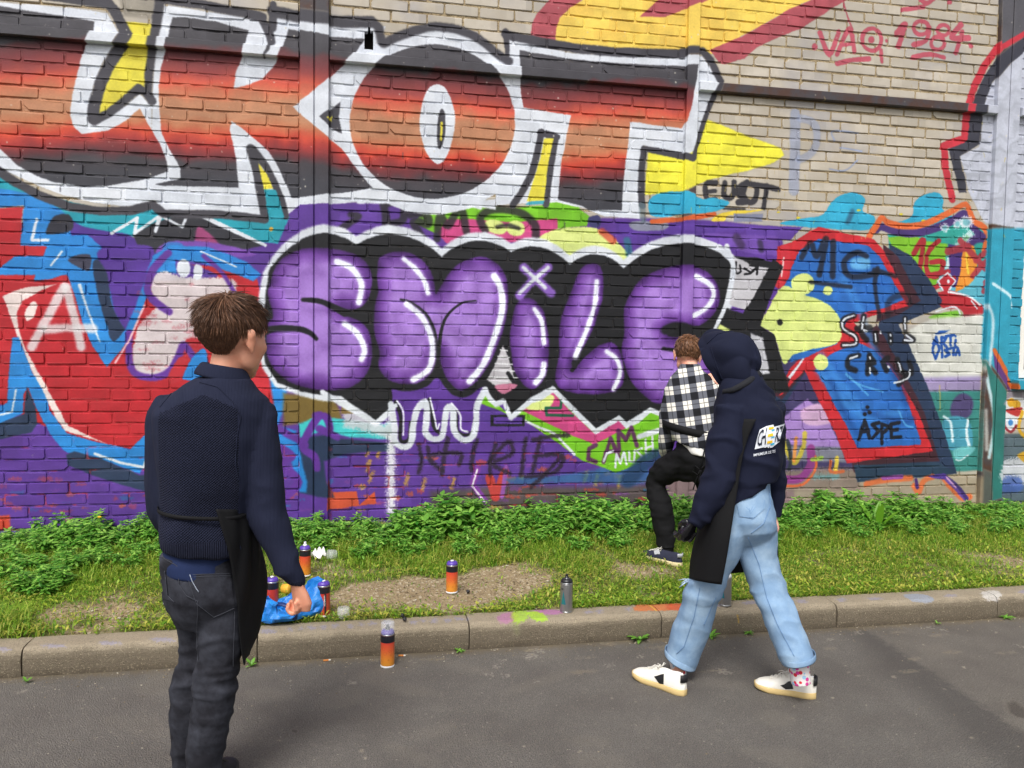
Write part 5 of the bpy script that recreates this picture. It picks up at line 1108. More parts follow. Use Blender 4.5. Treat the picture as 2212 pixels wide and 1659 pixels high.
bag = empty('plastic_bag', tuple(B0), 'crumpled blue woven plastic bag lying on the verge by the kerb', 'bag'); bag.rotation_euler = (0, 0, bx-math.radians(6))
bag.scale = (1, 1, .78); link('bag_body', me, t.m, bag)
m = MB(); P_ = [(-.02+.02*math.sin(k*.9)-.012*k+.07, -.095-.012*math.sin(k*.8), .03+.10*math.sin(math.pi*k/9)) for k in range(10)]
m.tube(P_, [.012]*10, 6, flat=.25); m.build('strap', simple('navy_strap', (14, 40, 96), .5, bump=.4), bag, True)
# clear caps, black caps, tissue, butts
def cup(loc, rot, label):
    m = MB().lathe([(.030, 0), (.0315, .002), (.030, .046), (.028, .049), (.001, .049), (.001, .0475), (.0275, .047), (.0288, .045), (.0300, .003)], 28, cap0=False, cap1=False)
    o = m.build('clear_cap', CLEAR.m, None, True); o.location = loc; o.rotation_euler = rot; return tag(o, label, 'cap', 'clear caps taken off the cans')
p = on_verge(742, 1333); cup((p[0], p[1], p[2]), (0.06, 0, 0), 'clear plastic cap standing upright in the grass near the red can')
p = on_verge(724, 1209); cup((p[0], p[1], p[2]+.03), (math.radians(78), 0, math.radians(-62)), 'clear plastic cap tipped over in front of the weeds')
def black_cap(loc, rot, label):
    o = MB().lathe([(.0105, 0), (.0108, .002), (.0082, .011), (.0072, .0145), (.0008, .015), (.0008, .0135), (.0064, .0132), (.0094, .0012)], 20, cap0=False, cap1=False).build('nozzle_cap', M_BLKP, None, True)
    o.location = loc; o.rotation_euler = rot; return tag(o, label, 'nozzle cap', 'black nozzle caps')
p = on_ground(869, 1332, KZ+.006); black_cap(tuple(p), (0, 0, 0), 'black nozzle cap standing at the grass edge of the kerb')
p = on_ground(874, 1342, KZ); black_cap((p[0], p[1], p[2]+.011), (math.radians(72), 0, 0), 'black nozzle cap lying hollow side out on the kerb')
p = on_verge(1009, 1281); black_cap((p[0], p[1], p[2]+.006), (math.radians(60), 0, 1.2), 'black nozzle cap dropped beside the can on bare earth')
n = 16; g = np.linspace(-1, 1, n); X, Y = np.meshgrid(g*.045, g*.035, indexing='ij'); Pn = np.stack([X, Y, np.zeros_like(X)], -1).reshape(-1, 3)
Zt = .016+.040*np.abs(vnoise(Pn*58+7))+.012*vnoise(Pn*120+1)-.012*(np.hypot(Pn[:, 0]/.045, Pn[:, 1]/.035)); Pn[:, 0] += .012*vnoise(Pn*40+2); Pn[:, 1] += .012*vnoise(Pn*40+5); Pn[:, 2] = np.maximum(Zt, .002)
ii, jj = np.meshgrid(np.arange(n-1), np.arange(n-1), indexing='ij'); q = (ii*n+jj).ravel(); me = bake(mesh_np('tissue', Pn, np.stack([q, q+n, q+n+1, q+1], 1), True), [('SOLIDIFY', dict(thickness=.002)), ('SUBSURF', dict(levels=1))])
p = on_verge(688, 1208); o = link('paper_tissue', me, simple('tissue_paper', (228, 226, 224), .8, .2, .04), None, (p[0], p[1], p[2]+.01)); o.rotation_euler = (.3, 0, -.8); o.scale = (1, 1, 1.3); tag(o, 'crumpled white paper tissue beside the can by the weeds', 'tissue')
M_FILT, M_PAPER = simple('filter_cork', (206, 128, 62), .7), simple('cigarette_paper', (222, 216, 204), .7)
for (px, py, a, lb) in ((707, 1428, .1, 'flattened cigarette butt in the gutter behind the dark jeans'), (869, 1418, -.15, 'cigarette butt in the gutter right of the capped can')):
    p = on_ground(px, py); c = empty('cigarette_butt', (p[0], p[1], .0045), lb, 'cigarette butt', 'cigarette butts in the gutter'); c.rotation_euler = (0, 0, a)
    MB().tube([(-.018, 0, 0), (.006, 0, 0)], .004, 10).build('filter', M_FILT, c); MB().tube([(.006, 0, 0), (.014, .001, 0), (.016, .002, 0)], [.0039, .0036, .002], 10).build('paper', M_PAPER, c)
# weeds growing at the foot of the kerb and a dock plant
def rosette(name, loc, nl, L, el0, label, cat, group, ratio=.26, mat=None, serr=0):
    r = random.Random(int(abs(loc[0])*1000)+nl); c = empty(name, loc, label, cat, group)
    for k in range(nl):
        a = 6.283*k/nl+r.uniform(-.4, .4); l = L*r.uniform(.55, 1.1); el = el0*r.uniform(.4, 1.3); V = []; Fc = []; seg = 6
        for i in range(seg+1):
            s = i/seg; d = l*s; z = l*(math.sin(el)*s-.55*s*s*math.cos(el)*.6)+.004; w = l*ratio*(math.sin(math.pi*min(s*.92+.06, 1))**.8)*(1+serr*(.5 if i % 2 else -.35))
            cx_, cy_ = d*math.cos(el)*math.cos(a), d*math.cos(el)*math.sin(a); sx, sy = -math.sin(a)*w/2, math.cos(a)*w/2
            V += [(cx_+sx, cy_+sy, z+w*.18), (cx_, cy_, z), (cx_-sx, cy_-sy, z+w*.18)]
        for i in range(seg): b = i*3; Fc += [(b, b+1, b+4, b+3), (b+1, b+2, b+5, b+4)]
        link('leaf', mesh_np('leaf', np.array(V), Fc, True), mat or M_WEED, c)
KG = 'little weeds in the gutter'
for (px, py, nl, L, lb) in ((1373, 1374, 11, .075, 'spiky weed tuft in the gutter left of the walking person'), (1535, 1378, 9, .06, 'small broad-leaved weed in the gutter between the walking legs'), (1617, 1370, 10, .045, 'small weed at the kerb foot beside the rear trouser leg'),
                            (991, 1407, 9, .045, 'tiny weed at a kerb joint in mid picture'), (543, 1441, 7, .05, 'weed sprig at the kerb foot right of the dark jeans'), (2172, 1336, 8, .06, 'weed tuft at the kerb near the right edge'), (57, 1475, 6, .035, 'tiny weed at the kerb joint near the left edge'), (2025, 1349, 5, .03, 'tiny weed in the gutter near the right end')):
    p = on_ground(px, py); rosette('gutter_weed', (p[0], min(p[1], KY-.012), .0), nl, L, .75, lb, 'weed', KG, .3, None, .4)
p = on_verge(1895, 1150); rosette('dock_plant', (p[0], p[1], p[2]), 7, .26, 1.25, 'tall broad-leaved dock plant in front of the weeds on the right', 'weed', None, .22, leafy('dock_leaf', (84, 140, 30), (120, 170, 48), None, .45, .3))
for (px, py) in ((395, 1180), (1090, 1405)): pass
fl = on_verge(216, 1182); c = empty('yellow_flower', (fl[0], fl[1], fl[2]+.02), 'small yellow flower among the weeds on the left', 'flower')
MB().tube([(0, 0, -.02), (.004, 0, .10), (.002, .003, .17)], .0016, 5).build('stem', M_STEM, c); MB().lathe([(.002, .168), (.010, .172), (.013, .177), (.006, .180)], 12).build('flower_head', simple('petal_yellow', (232, 176, 34), .6), c, True)
# ------------------------------------------------------------------ people
from mathutils.bvhtree import BVHTree
def fabric(name, c, c2=None, rough=.85, knit=None, scale=240.0, fade=None, sheen=.0, bump=.25):
    t = NT(name); oc = t.objco(); n1 = t.noise(oc, 6, 4, .6).outputs['Fac']; n2 = t.noise(oc, scale, 2, .6).outputs['Fac']
    l = np.array(c, float); cc = t.mix(n1, rgba(l*.9), rgba(np.minimum(l*1.08+2, 255)))
    if c2 is not None: cc = t.mix(t.ramp(t.noise(oc, 9, 5, .65).outputs['Fac'], [(.42, 0), (.68, 1)]), cc, rgba(c2))
    cc = t.mix(t.math('MULTIPLY', n2, .25), cc, rgba(l*.7))
    h = n2; d = .0012
    if knit:
        sep = t.n('ShaderNodeSeparateXYZ'); t.l(oc, sep.inputs[0])
        sx = t.math('SINE', t.math('MULTIPLY', sep.outputs[0], 2*math.pi/knit[0])); sz = t.math('SINE', t.math('MULTIPLY', sep.outputs[2], 2*math.pi/knit[1])) if knit[1] else 1.0
        w = t.math('MULTIPLY', sx, sz) if knit[1] else sx
        h = t.math('ADD', t.math('MULTIPLY', w, .8), t.math('MULTIPLY', n2, .5)); d = .0030
    t.color(cc).set(Roughness=rough); t.p.inputs['Specular IOR Level'].default_value = .2
    t.p.inputs['Sheen Weight'].default_value = sheen; t.p.inputs['Sheen Roughness'].default_value = .5
    t.l(t.bump(h, bump*(2.2 if knit else 1), d), t.p.inputs['Normal']); return t.m
def skin_mat(name, c):
    t = NT(name); oc = t.objco(); n1 = t.noise(oc, 14, 4).outputs['Fac']; n2 = t.noise(oc, 300, 2).outputs['Fac']; l = np.array(c, float)
    t.color(t.mix(t.ramp(n1, [(.35, 0), (.7, 1)]), rgba(l*np.array([1.0, .9, .86])), rgba(np.minimum(l*1.05, 255)))).set(Roughness=.48)
    t.p.inputs['Subsurface Weight'].default_value = .12; t.p.inputs['Subsurface Radius'].default_value = (.012, .005, .003); t.p.inputs['Specular IOR Level'].default_value = .4
    t.l(t.bump(n2, .12, .0006), t.p.inputs['Normal']); return t.m
M_SKIN = skin_mat('skin', (214, 158, 132)); M_SKIN2 = skin_mat('skin_pale', (222, 172, 150))

class Fig:
    def __init__(s, px, py, z, label):
        s.B = on_ground(px, py, z); d = s.B[:2]-EYE[:2]; d = d/np.hypot(*d); s.e2 = np.array([d[0], d[1], 0]); s.e1 = np.array([d[1], -d[0], 0]); s.ang = math.atan2(s.e1[1], s.e1[0])
        q = EYE-s.B; s.eye = np.array([q@s.e1, q@s.e2, q[2]])
        s.root = empty('person', tuple(s.B), label, 'person'); s.root.rotation_euler = (0, 0, s.ang)
        s.k = (s.W(px+50, py-300, 0)[0]-s.W(px-50, py-300, 0)[0])/100.0        # metres per traced unit
    def dir(s, px, py):
        d = ray(px, py); return np.array([d@s.e1, d@s.e2, d[2]])
    def W(s, px, py, dz=0.0):
        d = s.dir(px, py); t = (dz-s.eye[1])/d[1]; return s.eye+t*d
    def ring(s, xl, yl, xr, yr, dh, dz=0.0, n=30, ex=2.0, skew=0.0):
        L, R = s.W(xl, yl, dz), s.W(xr, yr, dz); c = (L+R)/2; a = (R-L)/2; out = []
        for k in range(n):
            w = 2*math.pi*k/n; cw, sw = math.cos(w), math.sin(w)
            cw = math.copysign(abs(cw)**(2/ex), cw); sw = math.copysign(abs(sw)**(2/ex), sw)
            out.append(c+a*cw+np.array([0, dh*sw+skew*cw, 0]))
        return out
    def loft(s, mb, rows, **kw):
        """rows: (xl, xr, y, depth[, dz]) or (xl, yl, xr, yr, depth, dz)"""
        rr = []
        for r in rows:
            if len(r) == 6: rr.append(s.ring(*r, **kw))
            else: rr.append(s.ring(r[0], r[2], r[1], r[2], r[3], r[4] if len(r) > 4 else 0.0, **kw))
        n = len(rr[0]); V = [p for r in rr for p in r]; m = len(rr)
        F_ = [(i*n+k, i*n+(k+1) % n, (i+1)*n+(k+1) % n, (i+1)*n+k) for i in range(m-1) for k in range(n)]+[tuple(range(n-1, -1, -1)), tuple(range((m-1)*n, m*n))]
        mb.add(V, F_); return mb
    def limb(s, mb, pts, n=18, sub=4):
        """pts: (px, py, dz, r in traced units); smoothed"""
        P = np.array([list(s.W(a, b, c))+[r*s.k] for a, b, c, r in pts]); out = []
        for i in range(len(P)-1):
            p0, p1, p2, p3 = P[max(i-1, 0)], P[i], P[i+1], P[min(i+2, len(P)-1)]
            for k in range(sub): u = k/sub; out.append(.5*(2*p1+(p2-p0)*u+(2*p0-5*p1+4*p2-p3)*u*u+(3*p1-p0-3*p2+p3)*u**3))
        out.append(P[-1]); out = np.array(out); mb.tube([tuple(q[:3]) for q in out], [float(max(q[3], .004)) for q in out], n); return mb
    def fuse(s, name, mb, mat, voxel=.008, sm=6, disp=None, parent=None):
        me = bake(mb.mesh(name), [('REMESH', dict(mode='VOXEL', voxel_size=voxel, use_smooth_shade=True)), ('SMOOTH', dict(factor=.5, iterations=sm))])
        if disp:
            c_ = get_co(me); set_co(me, c_+get_no(me)*disp(c_)[:, None])
        return link(name, me, mat, parent or s.root)
    def bvh(s, *objs):
        V, F_, n = [], [], 0
        for o in objs:
            me = o.data; V += [tuple(v.co) for v in me.vertices]; F_ += [[i+n for i in p.vertices] for p in me.polygons]; n += len(me.vertices)
        return BVHTree.FromPolygons(V, F_)
    def hit(s, tree, px, py, off):
        d = Vector(s.dir(px, py)).normalized(); h = tree.ray_cast(Vector(s.eye), d)
        if h[0] is None: return None
        nn = h[1] if h[1].dot(d) < 0 else -h[1]
        return h[0]+nn*off
    def patch(s, name, tree, poly, mat, parent, off=.003, step=4.0, edge=None):
        """a flat piece of cloth or print laid on the garment: fills polygon `poly` (traced units)"""
        P = [Vector((a, b, 0)) for a, b in poly]; bm = bmesh.new(); vs = [bm.verts.new(p) for p in P]; bm.faces.new(vs)
        bmesh.ops.triangulate(bm, faces=bm.faces[:])
        for _ in range(3):
            es = [e for e in bm.edges if e.calc_length() > step]
            if not es: break
            bmesh.ops.subdivide_edges(bm, edges=es, cuts=max(1, min(int(max(e.calc_length() for e in es)/step), 6))); bmesh.ops.triangulate(bm, faces=bm.faces[:])
        return s._lay(name, bm, tree, mat, parent, off)
    def _lay(s, name, bm, tree, mat, parent, off):
        kill = []
        for v in bm.verts:
            h = s.hit(tree, v.co.x, v.co.y, off)
            if h is None: kill.append(v)
            else: v.co = h
        bmesh.ops.delete(bm, geom=kill, context='VERTS')
        me = bpy.data.meshes.new(name); bm.to_mesh(me); bm.free(); me.polygons.foreach_set('use_smooth', np.ones(len(me.polygons), bool))
        return link(name, me, mat, parent)
    def words(s, name, tree, txt, o, ux, uy, mat, parent, off=.004):
        v, f = patch_text(txt, 1.0); w = v[:, 0].max()-v[:, 0].min(); x0 = v[:, 0].min(); hh = v[:, 1].max()
        bm = bmesh.new(); vs = [bm.verts.new((o[0]+ux[0]*(x-x0)/w+uy[0]*y/hh, o[1]+ux[1]*(x-x0)/w+uy[1]*y/hh, 0)) for x, y in v]
        for t_ in f:
            try: bm.faces.new([vs[i] for i in t_])
            except ValueError: pass
        return s._lay(name, bm, tree, mat, parent, off)
    def line(s, name, tree, pts, w, mat, parent, off=.002):
        """a raised seam following traced points over the garment"""
        P = []
        for (a, b), (c, d) in zip(pts[:-1], pts[1:]):
            m_ = max(2, int(math.hypot(c-a, d-b)/4))
            for k in range(m_): P.append((a+(c-a)*k/m_, b+(d-b)*k/m_))
        P.append(pts[-1]); Q = [h for h in (s.hit(tree, a, b, off) for a, b in P) if h is not None]
        if len(Q) < 2: return None
        return MB().tube(Q, w, 5).build(name, mat, parent, True)
def rotz(a): return np.array([[math.cos(a), -math.sin(a), 0], [math.sin(a), math.cos(a), 0], [0, 0, 1]])
def rotx(a): return np.array([[1, 0, 0], [0, math.cos(a), -math.sin(a)], [0, math.sin(a), math.cos(a)]])
def roty(a): return np.array([[math.cos(a), 0, math.sin(a)], [0, 1, 0], [-math.sin(a), 0, math.cos(a)]])
def ellipsoid(mb, c, r, R=None, M=np.eye(3), O=np.zeros(3), n=16):
    V = []; m = n//2+1; R = np.eye(3) if R is None else R
    for i in range(m+1):
        a = math.pi*i/m
        for k in range(n): b = 2*math.pi*k/n; V.append(O+M@(np.array(c)+R@(np.array(r)*np.array([math.sin(a)*math.cos(b), math.sin(a)*math.sin(b), math.cos(a)]))))
    F_ = [(i*n+k, (i+1)*n+k, (i+1)*n+(k+1) % n, i*n+(k+1) % n) for i in range(m) for k in range(n)]
    mb.add(V, F_)
def head(mb, O, M, sc_=1.0, neck=None):
    """skull centre O, M maps head axes (x right, y face, z up) to figure axes"""
    E = lambda c, r, R=None: ellipsoid(mb, np.array(c)*sc_, np.array(r)*sc_, R, M, O, 18)
    E((0, -.012, .03), (.076, .094, .086)); E((0, .034, -.02), (.069, .066, .086)); E((0, .045, -.075), (.048, .048, .034)); E((0, .078, -.098), (.020, .018, .017))
    E((0, .096, -.022), (.0125, .018, .022), rotx(-.35)); E((0, .086, .004), (.010, .014, .026)); E((0, .106, -.034), (.015, .011, .010))
    for sx in (-1, 1):
        E((sx*.040, .066, -.024), (.024, .022, .020)); E((sx*.030, .080, .024), (.026, .012, .008)); E((sx*.046, .026, -.052), (.018, .040, .040), rotx(.4))
        E((sx*.078, -.008, -.012), (.009, .018, .028), rotz(sx*-.35)); E((sx*.086, -.016, .006), (.006, .014, .018), rotz(sx*-.5)); E((sx*.078, .000, -.040), (.007, .009, .010))
    E((0, .090, -.058), (.022, .012, .0065)); E((0, .088, -.068), (.019, .012, .007))
def soften(o, z0, it=8):
    me = o.data; c_ = get_co(me); e = np.empty(len(me.edges)*2, np.int32); me.edges.foreach_get('vertices', e); e = e.reshape(-1, 2); m_ = c_[:, 2] > z0
    deg = np.bincount(e.ravel(), minlength=len(c_))[:, None]
    for _ in range(it):
        a = np.zeros_like(c_); np.add.at(a, e[:, 0], c_[e[:, 1]]); np.add.at(a, e[:, 1], c_[e[:, 0]]); a /= np.maximum(deg, 1); c_[m_] = c_[m_]*.4+a[m_]*.6
    set_co(me, c_)
def hair_mat(name, c, c2):
    t = NT(name); g = t.t.nodes.new('ShaderNodeNewGeometry'); t.color(t.mix(g.outputs['Random Per Island'], rgba(c), rgba(c2))).set(Roughness=.42); t.p.inputs['Specular IOR Level'].default_value = .45; return t.m
def hair(fig, name, O, M, mat, n, length, seed, grow, lift=.25, cut=None, sc_=1.0, wid=.0042):
    """a cap over the skull plus tapered locks; grow(u) gives (keep, length factor) for a unit direction in head axes"""
    r = random.Random(seed); mb = MB(); c0 = np.array((0, -.012, .03))*sc_; rad = np.array((.080, .099, .090))*sc_
    V = []; F_ = []; N1, N2 = 40, 24; idx = {}
    for i in range(N2+1):
        for k in range(N1):
            a = math.pi*i/N2; b = 2*math.pi*k/N1; u = np.array([math.sin(a)*math.cos(b), math.sin(a)*math.sin(b), math.cos(a)]); kf = grow(u)
            idx[i, k] = len(V); sh = 1.0 if kf[0] else .90
            V.append(O+M@(c0+rad*u*sh))
    for i in range(N2):
        for k in range(N1): F_.append((idx[i, k], idx[i+1, k], idx[i+1, (k+1) % N1], idx[i, (k+1) % N1]))
    mb.add(V, F_); crown = np.array([.12, -.35, .93]); crown /= np.linalg.norm(crown); cnt = 0
    while cnt < n:
        u = np.array([r.gauss(0, 1), r.gauss(0, 1), r.gauss(0, 1)]); u /= np.linalg.norm(u); keep, lf = grow(u)
        if not keep: continue
        cnt += 1; nrm = u/rad; nrm /= np.linalg.norm(nrm); t_ = u-crown; t_ = t_-nrm*(t_@nrm); t_ = t_/(np.linalg.norm(t_)+1e-6)
        sw = np.cross(nrm, t_); t_ = t_*1.0+sw*(.5+.5*math.sin(u[0]*5+u[1]*3)+r.gauss(0, .16)); down = np.array([0, 0, -1.0]); down = down-nrm*(down@nrm); mixd = min(max((.75-u[2])/.9, 0), 1)
        t_ = t_*(1-mixd)+down*mixd*1.2+np.array([r.gauss(0, .09), r.gauss(0, .09), r.gauss(0, .09)]); t_ = t_-nrm*(t_@nrm); t_ /= np.linalg.norm(t_)+1e-6
        L = length*lf*r.uniform(.6, 1.25)*sc_; lf_ = lift*r.uniform(.3, 1.5)*(1-.65*mixd); p = c0+rad*u*.985; pts = []; d = t_*math.cos(lf_)+nrm*math.sin(lf_*1.6)
        for q in range(5):
            pts.append(O+M@p); p = p+d*L/4; d = d-nrm*.22*lf_*2+np.array([0, 0, -.10]); d /= np.linalg.norm(d)
            e = (p-c0)/rad; ln = np.linalg.norm(e)
            if ln < 1.0: p = c0+rad*e/ln*1.005
        w = wid*r.uniform(.6, 1.3)*sc_; mb.tube(pts, [w*.8, w, w*.85, w*.55, w*.1], 3, flat=.6)
    return mb.build(name, mat, fig.root, True)
def hand(mb, O, M, curl=.5, size=1.0, side=1, spread=.06, thumb=.5):
    """O wrist, M maps hand axes (x towards the thumb, y along the fingers, z out of the back of the hand)"""
    S_ = size; put = lambda p: tuple(O+M@(np.array(p)*S_*np.array([side, 1, 1])))
    mb.tube([put((0, -.022, 0)), put((0, 0, 0)), put((.002, .03, .002)), put((.002, .06, .003)), put((0, .088, 0))], [.026*S_, .027*S_, .034*S_, .038*S_, .030*S_], 14, flat=.52)
    for k, (x, L, w) in enumerate(((.028, .080, .0088), (.0095, .090, .0092), (-.0095, .083, .0088), (-.027, .066, .0078))):
        p = np.array([x, .078-.004*abs(k-1.2), 0.0]); pts = [p-np.array([0, .03, 0])]; rr = [w*.9]; a = .12; sp = spread*(1.4-k)
        pts.append(p.copy()); rr.append(w*1.08)
        for fr, cf in ((.45, .75), (.31, 1.05), (.24, .7)):
            a2 = a+curl*cf*1.35
            for h_ in (.5, 1.0):
                am = a+(a2-a)*h_; p = p+np.array([math.sin(sp)*math.cos(am), math.cos(am)*math.cos(sp), -math.sin(am)])*L*fr*.5; pts.append(p.copy()); rr.append(w*(1.02 if h_ == 1 else .93))
            a = a2
        rr[-1] = w*.66; mb.tube([put(q) for q in pts], [q*S_ for q in rr], 10)
    b = [(.018, .012, -.006), (.034, .030, -.014), (.042-.01*thumb, .056, -.020-.014*thumb), (.040-.022*thumb, .078, -.026-.012*thumb), (.034-.028*thumb, .092, -.028-.012*thumb)]
    mb.tube([put(q) for q in b], [.015*S_, .0135*S_, .0105*S_, .0098*S_, .0070*S_], 10)
def ridge(c_, sc_, amp, seed):
    q = c_*np.array(sc_); q = q+.35*np.stack([vnoise(c_*6+seed), vnoise(c_*6+seed+9), vnoise(c_*6+seed+17)], 1)
    n = vnoise(q+seed*3.7); return amp*(1-3.2*np.minimum(np.abs(n), .6))
def frame(y, z):
    y = np.array(y, float); y /= np.linalg.norm(y); z = np.array(z, float); z = z-y*(z@y); z /= np.linalg.norm(z); x = np.cross(y, z); return np.stack([x, y, z], 1)
def folds(*layers):
    def f(c_):
        d = 0
        for (sx, sy, sz, amp, seed) in layers: d = d+amp*vnoise(c_*np.array([sx, sy, sz])+seed)
        return d
    return f
def sneaker(fig, heel, toe, upper, sole, accent, lace, name='shoe', lift=0.0, up=1.0):
    """heel, toe: figure coordinates of the sole's ends on the ground"""
    heel, toe = np.array(heel), np.array(toe); y = toe-heel; L = np.linalg.norm(y); y = y/L; x = np.cross(y, np.array([0, 0, 1.0])); x /= np.linalg.norm(x); z = np.cross(x, y)
    P = lambda a, b, c: tuple(heel+x*a+y*b*L+z*c)
    st = [0, .06, .14, .25, .38, .5, .62, .74, .85, .93, .98, 1.0]; hw = [.012, .027, .033, .034, .033, .036, .042, .046, .044, .036, .022, .008]; n = 20
    m = MB(); V = []; prof = [(-.95, .0), (-1.03, .008), (-1.0, .022), (-.9, .024), (.9, .024), (1.0, .022), (1.03, .008), (.95, .0)]
    for s_, h_ in zip(st, hw):
        ts = .012*max(s_-.72, 0)/.28; tk = 1.15 if s_ < .4 else (.95 if s_ > .85 else 1.05)
        V += [P(a*h_, s_, b*tk+ts*(1 if b < .02 else .6)) for a, b in prof]
    k = len(prof); F_ = [(i*k+j, (i+1)*k+j, (i+1)*k+(j+1) % k, i*k+(j+1) % k) for i in range(len(st)-1) for j in range(k)]+[tuple(range(k)), tuple(range((len(st)-1)*k+k-1, (len(st)-1)*k-1, -1))]
    m.add(V, F_); so_ = m.mesh('sole'); so_ = bake(so_, [('BEVEL', dict(width=.002, segments=1, limit_method='ANGLE'))], True)
    ht = [.058, .082*up, .084*up, .079*up, .080*up, .084, .072, .058, .050, .042, .032, .022]; V = []
    m = MB()
    for s_, h_, t_ in zip(st, hw, ht):
        w = h_*(.93 if s_ > .1 else .9)
        for j in range(n):
            a = math.pi*(-.06+1.12*j/(n-1)); ca = math.cos(a); ca = math.copysign(abs(ca)**.75, ca)
            nar = 1-(.42 if s_ < .55 else .25)*max(math.sin(a), 0)**2.0
            V.append(P(w*ca*nar, s_, .022+(t_-.022)*max(math.sin(a), -.2)**(.85 if math.sin(a) > 0 else 1) if math.sin(a) > 0 else .022))
    F_ = [(i*n+j, i*n+j+1, (i+1)*n+j+1, (i+1)*n+j) for i in range(len(st)-1) for j in range(n-1)]+[tuple(range(n-1, -1, -1)), tuple(range((len(st)-1)*n, len(st)*n))]
    F_ += [(i*n+n-1, i*n, (i+1)*n, (i+1)*n+n-1) for i in range(len(st)-1)]
    m.add(V, F_); um = bake(m.mesh(name), [('REMESH', dict(mode='VOXEL', voxel_size=.0035, use_smooth_shade=True)), ('SMOOTH', dict(factor=.5, iterations=4))])
    shoe = link(name, um, upper, fig.root); link('sole', so_, sole, shoe)
    tree = fig.bvh(shoe)
    def drop(a, s_, side=1):   # point on the upper seen from above
        o = Vector(P(a, s_, .3)); h = tree.ray_cast(o, Vector(-z)); return (h[0]+Vector(z)*.0025) if h[0] is not None else Vector(P(a, s_, .06))
    m = MB()
    for q in range(5):
        s_ = .46+.062*q; m.tube([drop(-.018, s_), drop(-.006, s_+.012), drop(.006, s_+.022), drop(.018, s_+.006)], .0023, 5); m.tube([drop(.018, s_), drop(0, s_+.02), drop(-.018, s_+.03)], .0021, 5)
    a0 = drop(0, .45)
    for sx in (-1, 1):
        m.tube([a0, a0+Vector(x*sx*.014+z*.014), a0+Vector(x*sx*.028+z*.006), a0+Vector(x*sx*.020-z*.004+y*.012), a0+Vector(x*sx*.004+z*.004)], .0022, 5); m.tube([a0, a0+Vector(x*sx*.012+y*.03+z*.002), a0+Vector(x*sx*.03+y*.045-z*.012)], .002, 5)
    link('laces', m.mesh('laces', True), lace, shoe)
    m = MB(); V = []
    for zz in (.060, .072, .083*up):
        for j in range(9): a = math.pi*(1.0+.62*(j/8-.5))+math.pi/2; V.append(P(.0305*math.cos(a), .105+.112*math.sin(a)*1.0, zz))
    m.add(V, [(r_*9+j, r_*9+j+1, (r_+1)*9+j+1, (r_+1)*9+j) for r_ in range(2) for j in range(8)]); me = bake(m.mesh('heel_tab'), [('SOLIDIFY', dict(thickness=.004, offset=0))]); link('heel_tab', me, accent, shoe)
    return shoe, tree

# ================= the man standing on the left
A = Fig(440, 1738, 0.0, 'person with short brown hair in navy knit jumper and dark jeans, back turned, arms hanging')
M_NAVY = fabric('navy_knit_plain', (31, 35, 55), rough=.9, knit=(.0042, None), bump=.16); M_WAFF = fabric('navy_knit_waffle', (31, 35, 56), rough=.92, knit=(.0092, .0080), bump=.60)
M_RIB = fabric('navy_rib', (30, 34, 54), rough=.9, knit=(.0062, None), bump=.5)
M_BJEAN = fabric('black_denim', (33, 33, 39), (64, 66, 75), .85, scale=420, bump=.3); M_APRON = fabric('black_apron_cloth', (19, 19, 21), None, .78, scale=500); M_TEE = fabric('navy_tshirt', (30, 42, 76), None, .85)
M_SEAM = simple('dark_seam', (62, 64, 72), .8)
yaw = math.radians(-47)                                            # looking right of straight away
HM = rotz(yaw)@rotx(math.radians(-6)); HO = A.W(502, 727, 0.0)
mb = MB(); head(mb, HO, HM, 1.13)
A.limb(mb, [(496, 740, .0, 33), (488, 790, .0, 36), (480, 830, .0, 40)])
A.loft(mb, [(440, 520, 822, .05), (400, 540, 850, .085), (360, 560, 880, .10), (355, 555, 940, .11), (360, 545, 1040, .10), (362, 520, 1110, .095), (358, 520, 1190, .105), (362, 524, 1260, .105), (372, 520, 1310, .095), (388, 506, 1340, .07)])
A.limb(mb, [(548, 890, -.03, 24), (564, 1000, -.055, 24), (580, 1110, -.055, 21), (604, 1180, -.062, 16), (630, 1236, -.08, 12), (643, 1268, -.085, 12)])
A.limb(mb, [(358, 890, .03, 22), (350, 1000, .045, 20), (352, 1110, .07, 19), (380, 1170, .18, 16), (408, 1210, .27, 14)])
A.limb(mb, [(478, 1290, -.02, 38), (476, 1400, -.01, 36), (465, 1480, .0, 32), (450, 1570, .015, 28), (440, 1660, .025, 22), (438, 1728, .03, 20)]); A.limb(mb, [(416, 1300, .06, 32), (425, 1400, .085, 26), (410, 1480, .10, 26), (403, 1570, .12, 24), (402, 1650, .135, 20), (403, 1712, .14, 18)])
hM = frame(A.W(652, 1306, -.07)-A.W(641, 1262, -.085), (.72, -.69, .1)); hand(mb, A.W(642, 1266, -.085), hM, 1.05, 1.0, -1, .02, 1.1)
hL = frame((.25, .8, -.35), (-.5, .2, .8)); hand(mb, A.W(410, 1217, .27), hL, .7, .95, 1, .03, .8)
body = A.fuse('body', mb, M_SKIN, .0042, 3); soften(body, HO[2]-.16, 12)
for sx in (-1, 1):
    m = MB(); ellipsoid(m, (0, 0, 0), (.0115,)*3, None, np.eye(3), HO+HM@(np.array([sx*.031, .081, .004])*1.13), 12); e = m.build('eye', simple('eye_white', (226, 220, 214), .25, .5, .02), A.root, True)
    m = MB(); ellipsoid(m, (0, 0, 0), (.006,)*3, None, np.eye(3), HO+HM@(np.array([sx*.031, .0895, .004])*1.13), 10); m.build('iris', simple('iris_brown', (62, 42, 28), .2, .5, .02), e, True)
